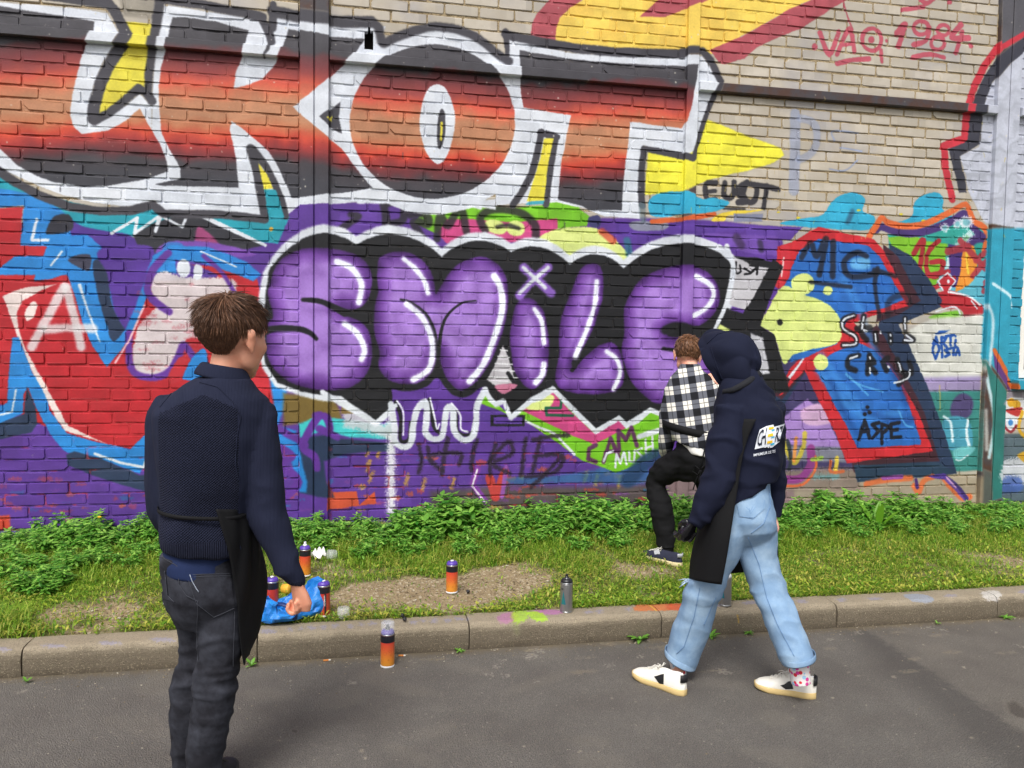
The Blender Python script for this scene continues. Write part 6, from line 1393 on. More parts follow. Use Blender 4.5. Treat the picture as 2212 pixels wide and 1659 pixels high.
def growA(u):
    x, y, z = u
    if y > .50 and z < .42: return False, 0
    if y > .2 and z < .10: return False, 0
    if z < -.12 and y > -.30: return False, 0
    if z < -.90: return False, 0
    return True, (.30 if z < -.35 else (.5 if z < -.05 else (.8 if z < .35 else (1.1 if z < .75 else 1.5))))
hair(A, 'hair', HO, HM, hair_mat('brown_hair', (74, 49, 37), (122, 86, 63)), 6500, .048, 5, growA, .16, sc_=1.09, wid=.0021)
# jumper
mb = MB()
A.loft(mb, [(428, 540, 816, .085), (392, 556, 838, .10), (348, 576, 860, .118), (328, 588, 892, .130), (326, 580, 940, .140), (334, 566, 990, .143), (342, 552, 1050, .138), (347, 534, 1100, .126), (342, 538, 1140, .142), (342, 540, 1165, .140), (346, 536, 1186, .134)], ex=2.3)
A.limb(mb, [(556, 880, -.02, 38), (562, 930, -.04, 44), (566, 1000, -.055, 44), (572, 1062, -.055, 44), (581, 1115, -.055, 43), (600, 1172, -.06, 37), (622, 1224, -.075, 30), (641, 1252, -.083, 24), (642, 1266, -.085, 23)])
A.limb(mb, [(372, 872, .02, 30), (352, 895, .03, 36), (347, 945, .035, 35), (347, 1010, .045, 33), (348, 1070, .055, 33), (354, 1118, .08, 30), (378, 1165, .17, 26), (405, 1205, .26, 20)])
def fd(c_):
    xa = A.W(540, 1000, 0)[0]; arm = np.clip((c_[:, 0]-xa)/.03, 0, 1)
    return folds((8, 8, 9, .006, 1), (22, 22, 22, .0014, 3))(c_)+ridge(c_, (9, 9, 16), .004, 5)*arm+ridge(c_+c_[:, [2, 0, 1]]*.4, (12, 6, 4), .004, 11)*(1-arm)
def dispA(c_):
    d = fd(c_); zb = A.W(440, 1100, 0)[2]; w = np.exp(-((c_[:, 2]-zb)/.10)**2)
    return d+w*.012*vnoise(np.stack([c_[:, 0]*17, c_[:, 1]*10, c_[:, 2]*5], 1)+4)
jump = A.fuse('jumper', mb, M_NAVY, .0075, 5, dispA)
# waffle panel on the back and the ribbed hem take their own knit: faces chosen by place
me = jump.data; me.materials.append(M_WAFF); me.materials.append(M_RIB)
ctr = np.empty(len(me.polygons)*3, np.float32); me.polygons.foreach_get('center', ctr); ctr = ctr.reshape(-1, 3)
zt1, zt2, zt3 = A.W(440, 868, 0)[2], A.W(440, 1150, 0)[2], A.W(440, 1198, 0)[2]
xl_, xr_ = A.W(345, 960, 0)[0], A.W(513, 960, -.05)[0]; slope = (xr_-A.W(452, 830, 0)[0])
mi = np.zeros(len(ctr), np.int32); yoke = zt1-.02-np.abs(ctr[:, 0]-A.W(440, 900, 0)[0])*.45+.05
mi[(ctr[:, 2] < yoke) & (ctr[:, 0] > xl_) & (ctr[:, 0] < xr_)] = 1; mi[(ctr[:, 2] < zt2) & (ctr[:, 2] > zt3) & (ctr[:, 0] < A.W(548, 1150, 0)[0])] = 2
cz, cx0 = A.W(636, 1236, 0)[2], A.W(618, 1240, 0)[0]; mi[(ctr[:, 2] < cz) & (ctr[:, 0] > cx0)] = 2
me.polygons.foreach_set('material_index', mi)
tr = A.bvh(jump)
A.line('seam', tr, [(432, 826), (470, 836), (505, 870), (520, 900), (512, 940), (508, 1000), (515, 1040)], .0016, M_NAVY, jump, .0012); A.line('seam', tr, [(395, 828), (370, 850), (345, 880)], .0016, M_NAVY, jump, .001)
mb = MB(); A.loft(mb, [(424, 545, 812, .082, .0), (418, 546, 826, .084), (414, 544, 834, .080)]); A.loft(mb, [(432, 520, 782, .064, .0), (424, 536, 806, .075, .0), (416, 545, 830, .085)])
col_ = MB()
rr = [A.ring(a, y1, b, y2, d, dz, 40) for a, y1, b, y2, d, dz in ((444, 790, 520, 800, .056, .0), (438, 778, 528, 793, .062, .0), (428, 788, 538, 808, .070, 0), (416, 804, 546, 832, .080, 0), (420, 812, 542, 838, .078, 0), (440, 800, 522, 815, .06, 0))]
nn = 40; col_.add([p for r_ in rr for p in r_], [(i*nn+k, i*nn+(k+1) % nn, ((i+1) % 6)*nn+(k+1) % nn, ((i+1) % 6)*nn+k) for i in range(6) for k in range(nn)])
link('collar', bake(col_.mesh('collar'), [('SUBSURF', dict(levels=1))]), M_NAVY, jump)
m = MB(); pz = A.W(546, 832, -.02); m.box(pz[0]-.004, pz[0]+.006, pz[1]-.004, pz[1]+.004, pz[2]-.022, pz[2]+.002); m.build('zip_pull', M_BLKP, jump)
# t-shirt, jeans
mb = MB(); A.loft(mb, [(352, 520, 1176, .112), (350, 512, 1205, .116), (352, 505, 1236, .116)], ex=2.3); A.fuse('t_shirt', mb, M_TEE, .007, 3, folds((14, 14, 30, .004, 2)))
mb = MB(); A.loft(mb, [(346, 520, 1196, .108), (345, 532, 1240, .118), (350, 540, 1285, .118), (364, 540, 1325, .105, .02), (376, 534, 1352, .08, .03)], ex=2.3)
A.limb(mb, [(478, 1290, -.02, 56), (478, 1350, -.02, 56), (475, 1410, -.01, 51), (467, 1460, -.005, 48), (464, 1500, .0, 49), (455, 1550, .01, 47), (447, 1600, .02, 44), (441, 1650, .025, 43), (439, 1700, .03, 42), (439, 1718, .03, 42)])
A.limb(mb, [(414, 1300, .05, 50), (424, 1370, .08, 42), (424, 1430, .09, 40), (408, 1480, .10, 43), (404, 1530, .11, 41), (403, 1580, .125, 37), (402, 1640, .135, 35), (404, 1700, .14, 35)])
def dispJ(c_):
    zk = A.W(450, 1478, 0)[2]; w = np.exp(-((c_[:, 2]-zk)/.09)**2); za = .11; wa = np.exp(-((c_[:, 2]-za)/.07)**2)
    return ridge(c_+c_[:, [2, 0, 1]]*.45, (6, 6, 17), .0030, 1)+ridge(c_+c_[:, [2, 0, 1]]*.25, (10, 10, 34), .0026, 9)*(.25+w)+w*.005*vnoise(np.stack([c_[:, 0]*7+c_[:, 2]*9, c_[:, 1]*7, c_[:, 2]*34], 1))+wa*.003*vnoise(np.stack([c_[:, 0]*8, c_[:, 1]*8, c_[:, 2]*40], 1)+9)
jean = A.fuse('jeans', mb, M_BJEAN, .0065, 4, dispJ); tj = A.bvh(jean)
A.patch('pocket', tj, [(404, 1240), (497, 1238), (506, 1312), (462, 1332), (424, 1302)], M_BJEAN, jean, .003, 8); A.patch('pocket', tj, [(346, 1222), (358, 1232), (364, 1286), (380, 1300), (352, 1292)], M_BJEAN, jean, .003, 6)
for p_ in ([(404, 1241), (497, 1239)], [(404, 1246), (498, 1244)], [(424, 1302), (462, 1332), (506, 1312)], [(404, 1241), (424, 1302)], [(358, 1232), (364, 1286), (378, 1300)], [(349, 1204), (384, 1222)], [(384, 1222), (388, 1262), (404, 1286), (428, 1298)], [(428, 1296), (426, 1350), (430, 1430)], [(506, 1320), (502, 1440)]):
    A.line('seam', tj, p_, .0011, M_SEAM, jean, .0036)
A.line('seam', tj, [(411, 1240), (416, 1255), (426, 1272), (430, 1278)], .0014, simple('loose_thread', (150, 158, 172), .8), jean, .005)
# apron: hangs from the waist over the right hip, front and left
def sheet(fig, name, rows, mat, parent, thick=.003, sub=2, noise_amp=.004, seed=3):
    R_ = [[fig.W(a, b, c) for a, b, c in r] for r in rows]; k = len(R_[0]); V = [p for r in R_ for p in r]
    me = mesh_np(name, np.array(V), [(i*k+j, i*k+j+1, (i+1)*k+j+1, (i+1)*k+j) for i in range(len(R_)-1) for j in range(k-1)], True)
    me = bake(me, [('SUBSURF', dict(levels=sub+1, boundary_smooth='PRESERVE_CORNERS'))]); c_ = get_co(me); set_co(me, c_+get_no(me)*(noise_amp*vnoise(c_*np.array([11, 11, 4])+seed)+ridge(c_, (14, 14, 5), noise_amp*.5, seed))[:, None])
    return link(name, bake(me, [('SOLIDIFY', dict(thickness=thick, offset=1.0))]), mat, parent)
ap = sheet(A, 'apron', [[(466, 1100, -.140), (520, 1100, -.10), (540, 1104, -.02), (545, 1106, .08), (480, 1106, .17), (380, 1106, .17), (350, 1106, .08)],
                   [(480, 1150, -.140), (532, 1150, -.09), (556, 1152, -.01), (562, 1156, .08), (490, 1160, .18), (380, 1160, .18), (345, 1160, .08)],
                   [(497, 1215, -.112), (545, 1216, -.06), (575, 1218, .0), (582, 1222, .08), (500, 1226, .19), (382, 1226, .18), (352, 1226, .08)],
                   [(508, 1280, -.100), (550, 1284, -.055), (583, 1288, .01), (585, 1292, .09), (500, 1296, .20), (390, 1292, .19), (362, 1290, .08)],
                   [(516, 1340, -.088), (546, 1346, -.05), (567, 1350, .01), (572, 1354, .10), (500, 1360, .21), (395, 1350, .20), (368, 1342, .09)],
                   [(523, 1395, -.080), (537, 1402, -.055), (548, 1398, .0), (556, 1396, .10), (500, 1392, .21), (400, 1372, .20), (378, 1352, .10)],
                   [(529, 1437, -.070), (533, 1432, -.055), (538, 1420, .0), (548, 1410, .10), (500, 1402, .21), (402, 1380, .20), (384, 1358, .11)]], M_APRON, A.root, noise_amp=.012)
mb = MB(); rr = [A.ring(341-o_, y1, 538+o_*.5, y1+5, .138+.004*o_/2, .0, 44, 2.3) for y1, o_ in ((1094, 0), (1094, 1.6), (1102, 1.6), (1102, 0))]
mb.add([p for r_ in rr for p in r_], [(i*44+k, i*44+(k+1) % 44, ((i+1) % 4)*44+(k+1) % 44, ((i+1) % 4)*44+k) for i in range(4) for k in range(44)]); mb.build('apron_strap', M_APRON, ap, True)
m = MB(); q = A.W(361, 1284, .07); m.box(q[0]-.012, q[0]+.006, q[1]-.002, q[1]+.002, q[2]-.030, q[2]); m.build('care_tag', simple('white_tag', (214, 216, 220), .6), ap)
M_DKSHOE = simple('dark_shoe', (40, 40, 44), .6, .3); M_DKSOLE = simple('dark_sole', (60, 58, 56), .7)
def gp(fig, px, py, z=0.0):
    w = on_ground(px, py, z)-fig.B; return np.array([w@fig.e1, w@fig.e2, w[2]])
sneaker(A, gp(A, 432, 1745)+np.array([0, -.02, .0]), gp(A, 432, 1745)+np.array([.10, .235, 0]), M_DKSHOE, M_DKSOLE, M_DKSHOE, M_DKSOLE)
sneaker(A, gp(A, 398, 1712)+np.array([0, .03, .0]), gp(A, 398, 1712)+np.array([.03, .285, 0]), M_DKSHOE, M_DKSOLE, M_DKSHOE, M_DKSOLE)

# ================= the walking person with the hood up
H = Fig(1600, 1500, 0.0, 'person walking in navy hoodie with hood up, light blue flared jeans and white trainers')
M_HOOD = fabric('navy_fleece', (23, 27, 47), None, .9, scale=320, bump=.3); M_LJEAN = fabric('light_denim', (128, 158, 190), (158, 184, 208), .85, scale=300, bump=.35); M_LSEAM = simple('denim_seam', (104, 138, 178), .8)
FD = np.array([-.78, .62, 0]); HW = math.atan2(FD[1], FD[0])-math.pi/2; HMh = rotz(HW)@rotx(math.radians(-14)); HOh = H.W(1578, 780, .0)
mb = MB(); head(mb, HOh, HMh, .84); H.limb(mb, [(1585, 800, .0, 26), (1600, 850, .0, 30)])
H.loft(mb, [(1575, 1640, 838, .06), (1560, 1665, 870, .09), (1564, 1668, 950, .10), (1574, 1650, 1030, .08), (1576, 1650, 1100, .08), (1580, 1655, 1150, .08)])
H.limb(mb, [(1575, 890, -.10, 24), (1562, 985, -.13, 23), (1535, 1075, -.14, 21), (1502, 1130, -.14, 15)]); H.limb(mb, [(1664, 885, .09, 16), (1673, 990, .12, 13), (1672, 1080, .13, 10), (1669, 1122, .13, 9)])
H.limb(mb, [(1572, 1160, -.03, 28), (1525, 1260, .03, 30), (1492, 1350, .07, 24), (1466, 1440, .08, 17), (1462, 1470, .08, 16)]); H.limb(mb, [(1632, 1160, .045, 26), (1654, 1270, .03, 24), (1690, 1360, -.01, 20), (1724, 1440, -.03, 14), (1732, 1478, -.03, 13)])
hand(mb, H.W(1669, 1120, .13), frame((.02, .1, -1), (.6, -.8, 0)), 1.25, .74, -1, .03, 1.1)
H.fuse('body', mb, M_SKIN2, .005, 3)
for sx in (-1, 1):
    m = MB(); ellipsoid(m, (0, 0, 0), (.0105,)*3, None, np.eye(3), HOh+HMh@(np.array([sx*.031, .081, .004])*.84), 12); m.build('eye', simple('eye_white_b', (226, 220, 214), .25, .5, .02), H.root, True)
mb = MB()
H.loft(mb, [(1562, 1640, 800, .09, .0), (1554, 1656, 824, .112), (1546, 1680, 856, .125), (1541, 1692, 890, .140), (1543, 1694, 940, .146), (1547, 1690, 1000, .142), (1552, 1676, 1040, .136), (1556, 1050, 1664, 1030, .132, 0), (1556, 1095, 1660, 1046, .134, 0)], ex=2.2)
H.limb(mb, [(1580, 880, -.09, 36), (1574, 930, -.11, 39), (1563, 990, -.13, 38), (1550, 1040, -.14, 36), (1532, 1082, -.145, 31), (1512, 1112, -.145, 25), (1498, 1130, -.14, 19)])
H.limb(mb, [(1664, 876, .07, 30), (1670, 940, .10, 27), (1674, 1010, .12, 25), (1673, 1070, .13, 22), (1670, 1106, .13, 19), (1669, 1116, .13, 18)])
fh = lambda c_: folds((8, 8, 10, .007, 2), (30, 30, 30, .001, 8))(c_)+ridge(c_+c_[:, [2, 0, 1]]*.35, (8, 8, 15), .006, 4)
def dispH(c_):
    ze = H.W(1545, 1060, 0)[2]; w = np.exp(-((c_[:, 2]-ze)/.12)**2); return fh(c_)+w*.005*vnoise(np.stack([c_[:, 0]*10-c_[:, 2]*14, c_[:, 1]*10, c_[:, 2]*22], 1)+2)
hood_b = H.fuse('hoodie', mb, M_HOOD, .007, 5, dispH); th = H.bvh(hood_b)
# hood: a shell open towards the face
sec = [(-.108, .012, -.022), (-.104, .042, -.018), (-.088, .070, -.010), (-.055, .090, .0), (-.012, .101, .004), (.036, .101, .006), (.068, .097, .004), (.088, .092, -.002), (.096, .089, -.004), (.086, .080, -.006), (.05, .084, -.006)]
fx = FD; up_ = np.array([.0, 0, 1.0]); fx = fx*math.cos(.16)-up_*math.sin(.16); sd_ = np.cross(fx, up_); sd_ /= np.linalg.norm(sd_); u2 = np.cross(sd_, fx); HC = H.W(1581, 772, .0); V = []; n = 36
for s_, r_, o_ in sec:
    for k in range(n):
        a = 2*math.pi*k/n; ca, sa = math.cos(a), math.sin(a); rz = r_*(1.16 if sa > 0 else 1.62); pk = 1+(.16*max(sa, 0)**8 if s_ > .0 else .05*max(sa, 0)**8)
        V.append(HC+fx*(s_+.060*sa*min(max((s_+.02)/.09, 0), 1)-.010*ca*ca)+sd_*r_*.94*ca+u2*(rz*sa*pk+o_))
Fc = [(i*n+k, i*n+(k+1) % n, (i+1)*n+(k+1) % n, (i+1)*n+k) for i in range(len(sec)-1) for k in range(n)]+[tuple(range(n-1, -1, -1))]
me = bake(mesh_np('hood', np.array(V), Fc, True), [('SUBSURF', dict(levels=2))]); c_ = get_co(me); set_co(me, c_+get_no(me)*(folds((8, 8, 12, .009, 5))(c_)+ridge(c_+c_[:, [2, 0, 1]]*.7, (7, 7, 9), .007, 6))[:, None])
hd = link('hood', me, M_HOOD, hood_b); hdt = H.bvh(hd)
H.line('seam', hdt, [(1528, 742), (1550, 722), (1580, 714), (1608, 718), (1628, 738), (1637, 772), (1634, 800)], .0024, M_HOOD, hood_b, .0008); H.line('seam', hdt, [(1536, 752), (1548, 790), (1566, 832)], .002, M_HOOD, hood_b, .0006)
mb = MB(); H.limb(mb, [(1562, 846, -.08, 6), (1584, 842, -.115, 7), (1614, 826, -.105, 8), (1640, 806, -.03, 8)]); H.fuse('hood_seam', mb, simple('dark_neckline', (30, 31, 36), .85), .006, 3, None, hood_b)
# printing on the back
zp = lambda x, y: ((2750+x/4.1475)/1.8228, (1650+y/4.1475)/1.8228)
M_PW, M_PN, M_PY, M_PC = (simple(n_, c_, .6, .3, .03) for n_, c_ in (('print_white', (222, 226, 234)), ('print_navy', (34, 38, 54)), ('print_yellow', (232, 190, 40)), ('print_cyan', (44, 164, 200))))
H.patch('print', th, [zp(*q) for q in ((915, 492), (955, 330), (1000, 172), (1100, 120), (1215, 88), (1228, 128), (1396, 74), (1360, 180), (1312, 370), (1245, 422), (1215, 450), (1170, 466), (1158, 432), (1040, 462))], M_PW, hood_b, .0035, 6)
for w_, x0, y0, ux, uy in (('C', 945, 440, (75, -20), (48, -255)), ('H', 1015, 425, (80, -25), (20, -250)), ('R', 1228, 372, (60, -15), (30, -230)), ('Z', 1268, 365, (55, -18), (42, -240))):
    a, b = zp(x0, y0); H.words('lettering', th, w_, (a, b), (ux[0]/7.56, ux[1]/7.56), (uy[0]/7.56, uy[1]/7.56), M_PN, hood_b, .0062)
for m_, qs in ((M_PY, ((1135, 130, 1212, 180), (1128, 240, 1205, 290), (1120, 345, 1200, 395))), (M_PC, ((1180, 175, 1228, 208), (1178, 280, 1226, 312), (1172, 385, 1228, 425)))):
    for (a, b, c, d) in qs: H.patch('print', th, [zp(a, b+12), zp(c, b-6), zp(c-2, d-14), zp(a-2, d)], m_, hood_b, .0066, 5)
a, b = zp(897, 612); H.words('lettering', th, 'IMPRIMEUR DE TS', (a, b), (350/7.56, -72/7.56), (3/7.56, -46/7.56), M_PW, hood_b, .004)
# jeans
mb = MB(); H.loft(mb, [(1560, 1046, 1661, 1016, .112, .0), (1557, 1666, 1062, .122), (1554, 1671, 1090, .132), (1552, 1677, 1118, .136), (1552, 1680, 1142, .128, .01), (1572, 1660, 1172, .07, .01)], ex=2.2)
H.loft(mb, [(1552, 1628, 1105, .09, -.04), (1538, 1622, 1150, .097, -.035), (1512, 1600, 1200, .092, -.02), (1486, 1572, 1250, .088, .0), (1469, 1552, 1300, .084, .03), (1455, 1345, 1538, 1360, .082, .055), (1444, 1385, 1519, 1405, .082, .075), (1437, 1406, 1503, 1444, .084, .085)], ex=2.1)
H.loft(mb, [(1598, 1674, 1105, .09, .04), (1592, 1681, 1155, .10, .045), (1596, 1679, 1200, .095, .045), (1610, 1694, 1250, .09, .04), (1630, 1712, 1300, .086, .02), (1652, 1732, 1350, .084, .0), (1672, 1752, 1395, .084, -.02), (1686, 1428, 1761, 1420, .086, -.03)], ex=2.1)
def dispW(c_):
    zk = H.W(1550, 1290, 0)[2]; w = np.exp(-((c_[:, 2]-zk)/.13)**2)
    return folds((7, 7, 9, .004, 3), (24, 24, 24, .001, 5))(c_)+ridge(c_+c_[:, [2, 0, 1]]*.6, (8, 8, 15), .0034, 8)*(.5+w)+w*.004*vnoise(np.stack([c_[:, 0]*6+c_[:, 2]*12, c_[:, 1]*6, c_[:, 2]*24], 1)+6)
lj = H.fuse('jeans', mb, M_LJEAN, .006, 3, dispW); tl = H.bvh(lj)
H.patch('pocket', tl, [(1592, 1090), (1650, 1066), (1652, 1098), (1630, 1118), (1598, 1116)], M_LJEAN, lj, .003, 6)
for p_ in ([(1594, 1092), (1597, 1114), (1626, 1120), (1648, 1100), (1650, 1080)], [(1612, 1096), (1621, 1104), (1627, 1092)], [(1618, 1098), (1621, 1110), (1632, 1094)], [(1660, 1050), (1664, 1090), (1650, 1130), (1622, 1152)], [(1616, 1160), (1640, 1220), (1656, 1290), (1680, 1350), (1716, 1418)], [(1512, 1270), (1500, 1330), (1478, 1396), (1462, 1412)], [(1546, 1290), (1520, 1350)]):
    H.line('seam', tl, p_, .0013, M_LSEAM, lj, .0022)
def cuff(rows, dh, dz):
    rr = [H.ring(a, b, c, d, dh+e, dz, 40, 2.1) for a, b, c, d, e in rows]; m = MB(); k = len(rr)
    m.add([p for r_ in rr for p in r_], [(i*40+j, i*40+(j+1) % 40, ((i+1) % k)*40+(j+1) % 40, ((i+1) % k)*40+j) for i in range(k) for j in range(40)]); return link('turn_up', bake(m.mesh('turn_up'), [('SUBSURF', dict(levels=1))]), M_LJEAN, lj)
cuff([(1438, 1396, 1506, 1432, .000), (1436, 1396, 1507, 1432, .002), (1435, 1409, 1503.5, 1446, .003), (1437, 1411, 1502, 1447, .0)], .084, .085)
cuff([(1686, 1417, 1760, 1409, .000), (1685, 1417, 1762, 1409, .002), (1687, 1430, 1764, 1421, .003), (1688, 1432, 1762, 1423, .0)], .086, -.03)
m = MB()
for k in range(12):                                                # frayed knee
    a = H.W(1488+random.uniform(-4, 6), 1252+random.uniform(-4, 6), -.02); b = H.W(1466+random.uniform(-3, 24), 1256+random.uniform(-3, 14), -.02); m.tube([a, (a+b)/2+np.array([0, -.01, random.uniform(.0, .012)]), b], [.0016, .002, .0008], 5)
m.build('frayed_threads', simple('pale_threads', (176, 198, 222), .9), lj, True)
# apron over the front, flap trailing at the far side
M_AP2 = M_APRON
ah = sheet(H, 'apron', [[(1634, 905, -.158), (1572, 905, -.13), (1548, 905, -.02), (1553, 905, .10), (1610, 905, .16), (1650, 905, .13)],
                   [(1606, 960, -.170), (1560, 962, -.13), (1534, 964, -.02), (1540, 966, .10), (1600, 968, .17), (1655, 970, .14)],
                   [(1596, 1040, -.165), (1556, 1042, -.14), (1532, 1044, -.02), (1540, 1046, .11), (1610, 1048, .17), (1668, 1052, .14)],
                   [(1588, 1090, -.175), (1540, 1092, -.17), (1512, 1094, -.02), (1526, 1098, .13), (1600, 1104, .20), (1674, 1110, .17)],
                   [(1579, 1150, -.185), (1534, 1152, -.18), (1503, 1150, -.02), (1512, 1152, .15), (1600, 1160, .24), (1680, 1160, .20)],
                   [(1569, 1210, -.170), (1524, 1210, -.175), (1488, 1204, -.02), (1494, 1204, .17), (1590, 1206, .26), (1682, 1206, .22)],
                   [(1559, 1263, -.150), (1518, 1258, -.165), (1485, 1248, -.01), (1490, 1246, .18), (1590, 1238, .27), (1682, 1226, .23)]], M_AP2, H.root, .003, 2, .005, 8)
m = MB(); q = H.W(1674, 1173, .19); m.box(q[0]-.011, q[0]+.012, q[1]-.012, q[1]-.009, q[2]-.012, q[2]+.012); m.build('care_tag', simple('white_tag_b', (220, 222, 226), .6), ah)
mb = MB(); rr = [H.ring(1538-o_, y1+2, 1682+o_*.4, y1-6, .146+.004*o_/2, .0, 44) for y1, o_ in ((1006, 0), (1006, 2), (1016, 2), (1016, 0))]
# glove
mb = MB(); hand(mb, H.W(1500, 1128, -.14), frame(H.W(1482, 1158, -.12)-H.W(1502, 1126, -.14), (.35, -.85, .3)), .55, 1.02, 1, .05, .6)
t = NT('black_glove'); nz = t.noise(t.objco(), 60, 3).outputs['Fac']; t.color(rgba((18, 18, 22))).set(Roughness=.22); t.p.inputs['Specular IOR Level'].default_value = .6; t.l(t.bump(nz, .5, .004), t.p.inputs['Normal'])
H.fuse('glove', mb, t.m, .0042, 3)
M_WSH, M_GUM, M_BKT = simple('white_leather', (226, 222, 212), .45, .4, .05, 18, .15), simple('gum_sole', (206, 180, 124), .6, .3, .08), simple('black_leather', (26, 26, 28), .5, .4)
M_LACE = simple('lace_cotton', (218, 214, 204), .8)
s1_, t1_ = sneaker(H, gp(H, 1481, 1503), gp(H, 1369, 1459), M_WSH, M_GUM, M_BKT, M_LACE, up=1.12); s2_, t2_ = sneaker(H, gp(H, 1763, 1508), gp(H, 1629, 1484), M_WSH, M_GUM, M_BKT, M_LACE, up=1.12)
TH = lambda x, y: (737.33+x/3, 1106+y/3); TI = lambda x, y: (1474.67+x/3, 1106+y/3)
for tr_, sh, f_, q in ((t1_, s1_, TH, ((2028, 1066), (2050, 1060), (2068, 1090), (2074, 1052), (2092, 1049), (2090, 1116), (2062, 1112))), (t2_, s2_, TI, ((632, 1124), (658, 1117), (686, 1132), (684, 1098), (704, 1096), (718, 1146), (668, 1148)))):
    H.patch('emblem', tr_, [f_(*p_) for p_ in q], M_BKT, sh, .0022, 3)
a, b = TI(822, 1078); H.words('lettering', t2_, 'VE', (a, b), (7, -2), (0.5, -7), M_PW, s2_, .0075); a, b = TI(2, 1082); H.words('lettering', t1_, 'VE', (a, b), (6.5, -2), (0.5, -7), M_PW, s1_, .0075)
t = NT('patterned_sock'); oc = t.objco(); vo = t.n('ShaderNodeTexVoronoi', Scale=48.0); t.l(oc, vo.inputs['Vector']); scn = t.n('ShaderNodeSeparateColor'); t.l(vo.outputs['Color'], scn.inputs[0])
c = t.mix(t.math('LESS_THAN', vo.outputs['Distance'], .40), rgba((222, 216, 214)), t.ramp(scn.outputs[0], [(0, rgba((206, 44, 60))), (.4, rgba((204, 60, 140))), (.75, rgba((150, 190, 220)))], 'CONSTANT')); t.color(c).set(Roughness=.9)
mb = MB(); H.limb(mb, [(1462, 1425, .085, 19), (1466, 1450, .085, 18), (1464, 1472, .085, 19)]); H.fuse('sock', mb, t.m, .005, 3); mb = MB(); H.limb(mb, [(1722, 1418, -.03, 23), (1727, 1450, -.03, 22), (1731, 1476, -.03, 22)]); H.fuse('sock', mb, t.m, .005, 3)

# ================= the painter kneeling at the wall
K = Fig(1440, 1214, .15, 'person in black and white checked shirt crouching at the wall, back turned, black trousers')
t = NT('checked_flannel'); oc = t.objco(); sep = t.n('ShaderNodeSeparateXYZ'); t.l(oc, sep.inputs[0])
u = t.math('ADD', t.math('MULTIPLY', sep.outputs[0], .985), t.math('MULTIPLY', sep.outputs[2], .17)); v = t.math('SUBTRACT', t.math('MULTIPLY', sep.outputs[2], .985), t.math('MULTIPLY', sep.outputs[0], .17)); PT = .098
fu = t.math('FRACT', t.math('DIVIDE', u, PT)); fv = t.math('FRACT', t.math('DIVIDE', v, PT)); bu, bv = t.math('LESS_THAN', fu, .47), t.math('LESS_THAN', fv, .47)
lu = t.math('LESS_THAN', t.math('ABSOLUTE', t.math('SUBTRACT', fu, .74)), .025); lv = t.math('LESS_THAN', t.math('ABSOLUTE', t.math('SUBTRACT', fv, .74)), .025)
s_ = t.math('ADD', bu, bv); c = t.ramp(t.math('DIVIDE', s_, 2.0), [(0, rgba((222, 218, 208))), (.4, rgba((94, 96, 104))), (.8, rgba((26, 27, 32)))], 'CONSTANT')
c = t.mix(t.math('MULTIPLY', t.math('MAXIMUM', lu, lv), .75), c, rgba((36, 37, 42))); t.color(c).set(Roughness=.9); t.p.inputs['Specular IOR Level'].default_value = .2
t.l(t.bump(t.noise(oc, 260, 2).outputs['Fac'], .2, .001), t.p.inputs['Normal']); M_CHK = t.m
M_BLKT = fabric('black_trousers', (15, 15, 17), None, .85, scale=400); M_WTEE = fabric('white_tshirt', (226, 224, 220), None, .85)
KO = K.W(1486, 766, .16); KM = rotz(math.radians(-4))@rotx(math.radians(-12))@roty(math.radians(6))
mb = MB(); head(mb, KO, KM, 1.0); K.limb(mb, [(1487, 775, .15, 17), (1490, 800, .12, 19), (1492, 820, .11, 22)])
K.loft(mb, [(1464, 1520, 806, .07, .11), (1450, 1538, 835, .10, .10), (1444, 1546, 880, .11, .08), (1452, 1540, 930, .10, .06), (1472, 1530, 970, .09, .05), (1476, 1528, 1010, .07, .05)])
K.limb(mb, [(1452, 842, .10, 13), (1440, 905, .10, 13), (1438, 960, .12, 12), (1440, 985, .26, 10), (1452, 1000, .38, 9)]); K.limb(mb, [(1540, 846, .12, 13), (1572, 875, .22, 12), (1566, 850, .40, 10), (1552, 826, .45, 9)])
K.limb(mb, [(1488, 1000, .05, 20), (1448, 1022, .11, 18), (1420, 1042, .15, 13), (1424, 1100, .10, 16), (1436, 1160, .06, 12), (1440, 1186, .05, 10), (1440, 1196, .05, 10)]); K.limb(mb, [(1518, 1000, .08, 24), (1535, 1050, .14, 20), (1546, 1110, .16, 16), (1552, 1180, .16, 11)])
hand(mb, K.W(1454, 1002, .38), frame((-.1, .7, -.6), (-.2, .5, .8)), .5, .95, 1); hand(mb, K.W(1552, 826, .45), frame((-.5, .6, .6), (.4, -.2, .8)), .9, .95, -1)
K.fuse('body', mb, M_SKIN2, .0055, 3)
for sx in (-1, 1):
    m = MB(); ellipsoid(m, (0, 0, 0), (.0112,)*3, None, np.eye(3), KO+KM@np.array([sx*.031, .081, .004]), 12); m.build('eye', simple('eye_white_c', (226, 220, 214), .25, .5, .02), K.root, True)
def growK(u):
    x, y, z = u
    if y > .45 and z < .45: return False, 0
    if z < -.05 and y > -.15: return False, 0
    if z < -.62: return False, 0
    return True, (.5 if z < .0 else 1.0)
hair(K, 'hair', KO, KM, hair_mat('auburn_hair', (84, 56, 38), (138, 96, 66)), 1100, .032, 9, growK, .35, sc_=1.0, wid=.0036)
mb = MB(); K.loft(mb, [(1464, 1514, 797, .075, .11), (1450, 1534, 814, .095, .11), (1438, 1552, 838, .12, .10), (1433, 1560, 875, .135, .085), (1432, 1560, 915, .14, .07), (1440, 930, 1556, 950, .14, .06), (1452, 950, 1548, 975, .138, .055)], ex=2.3)
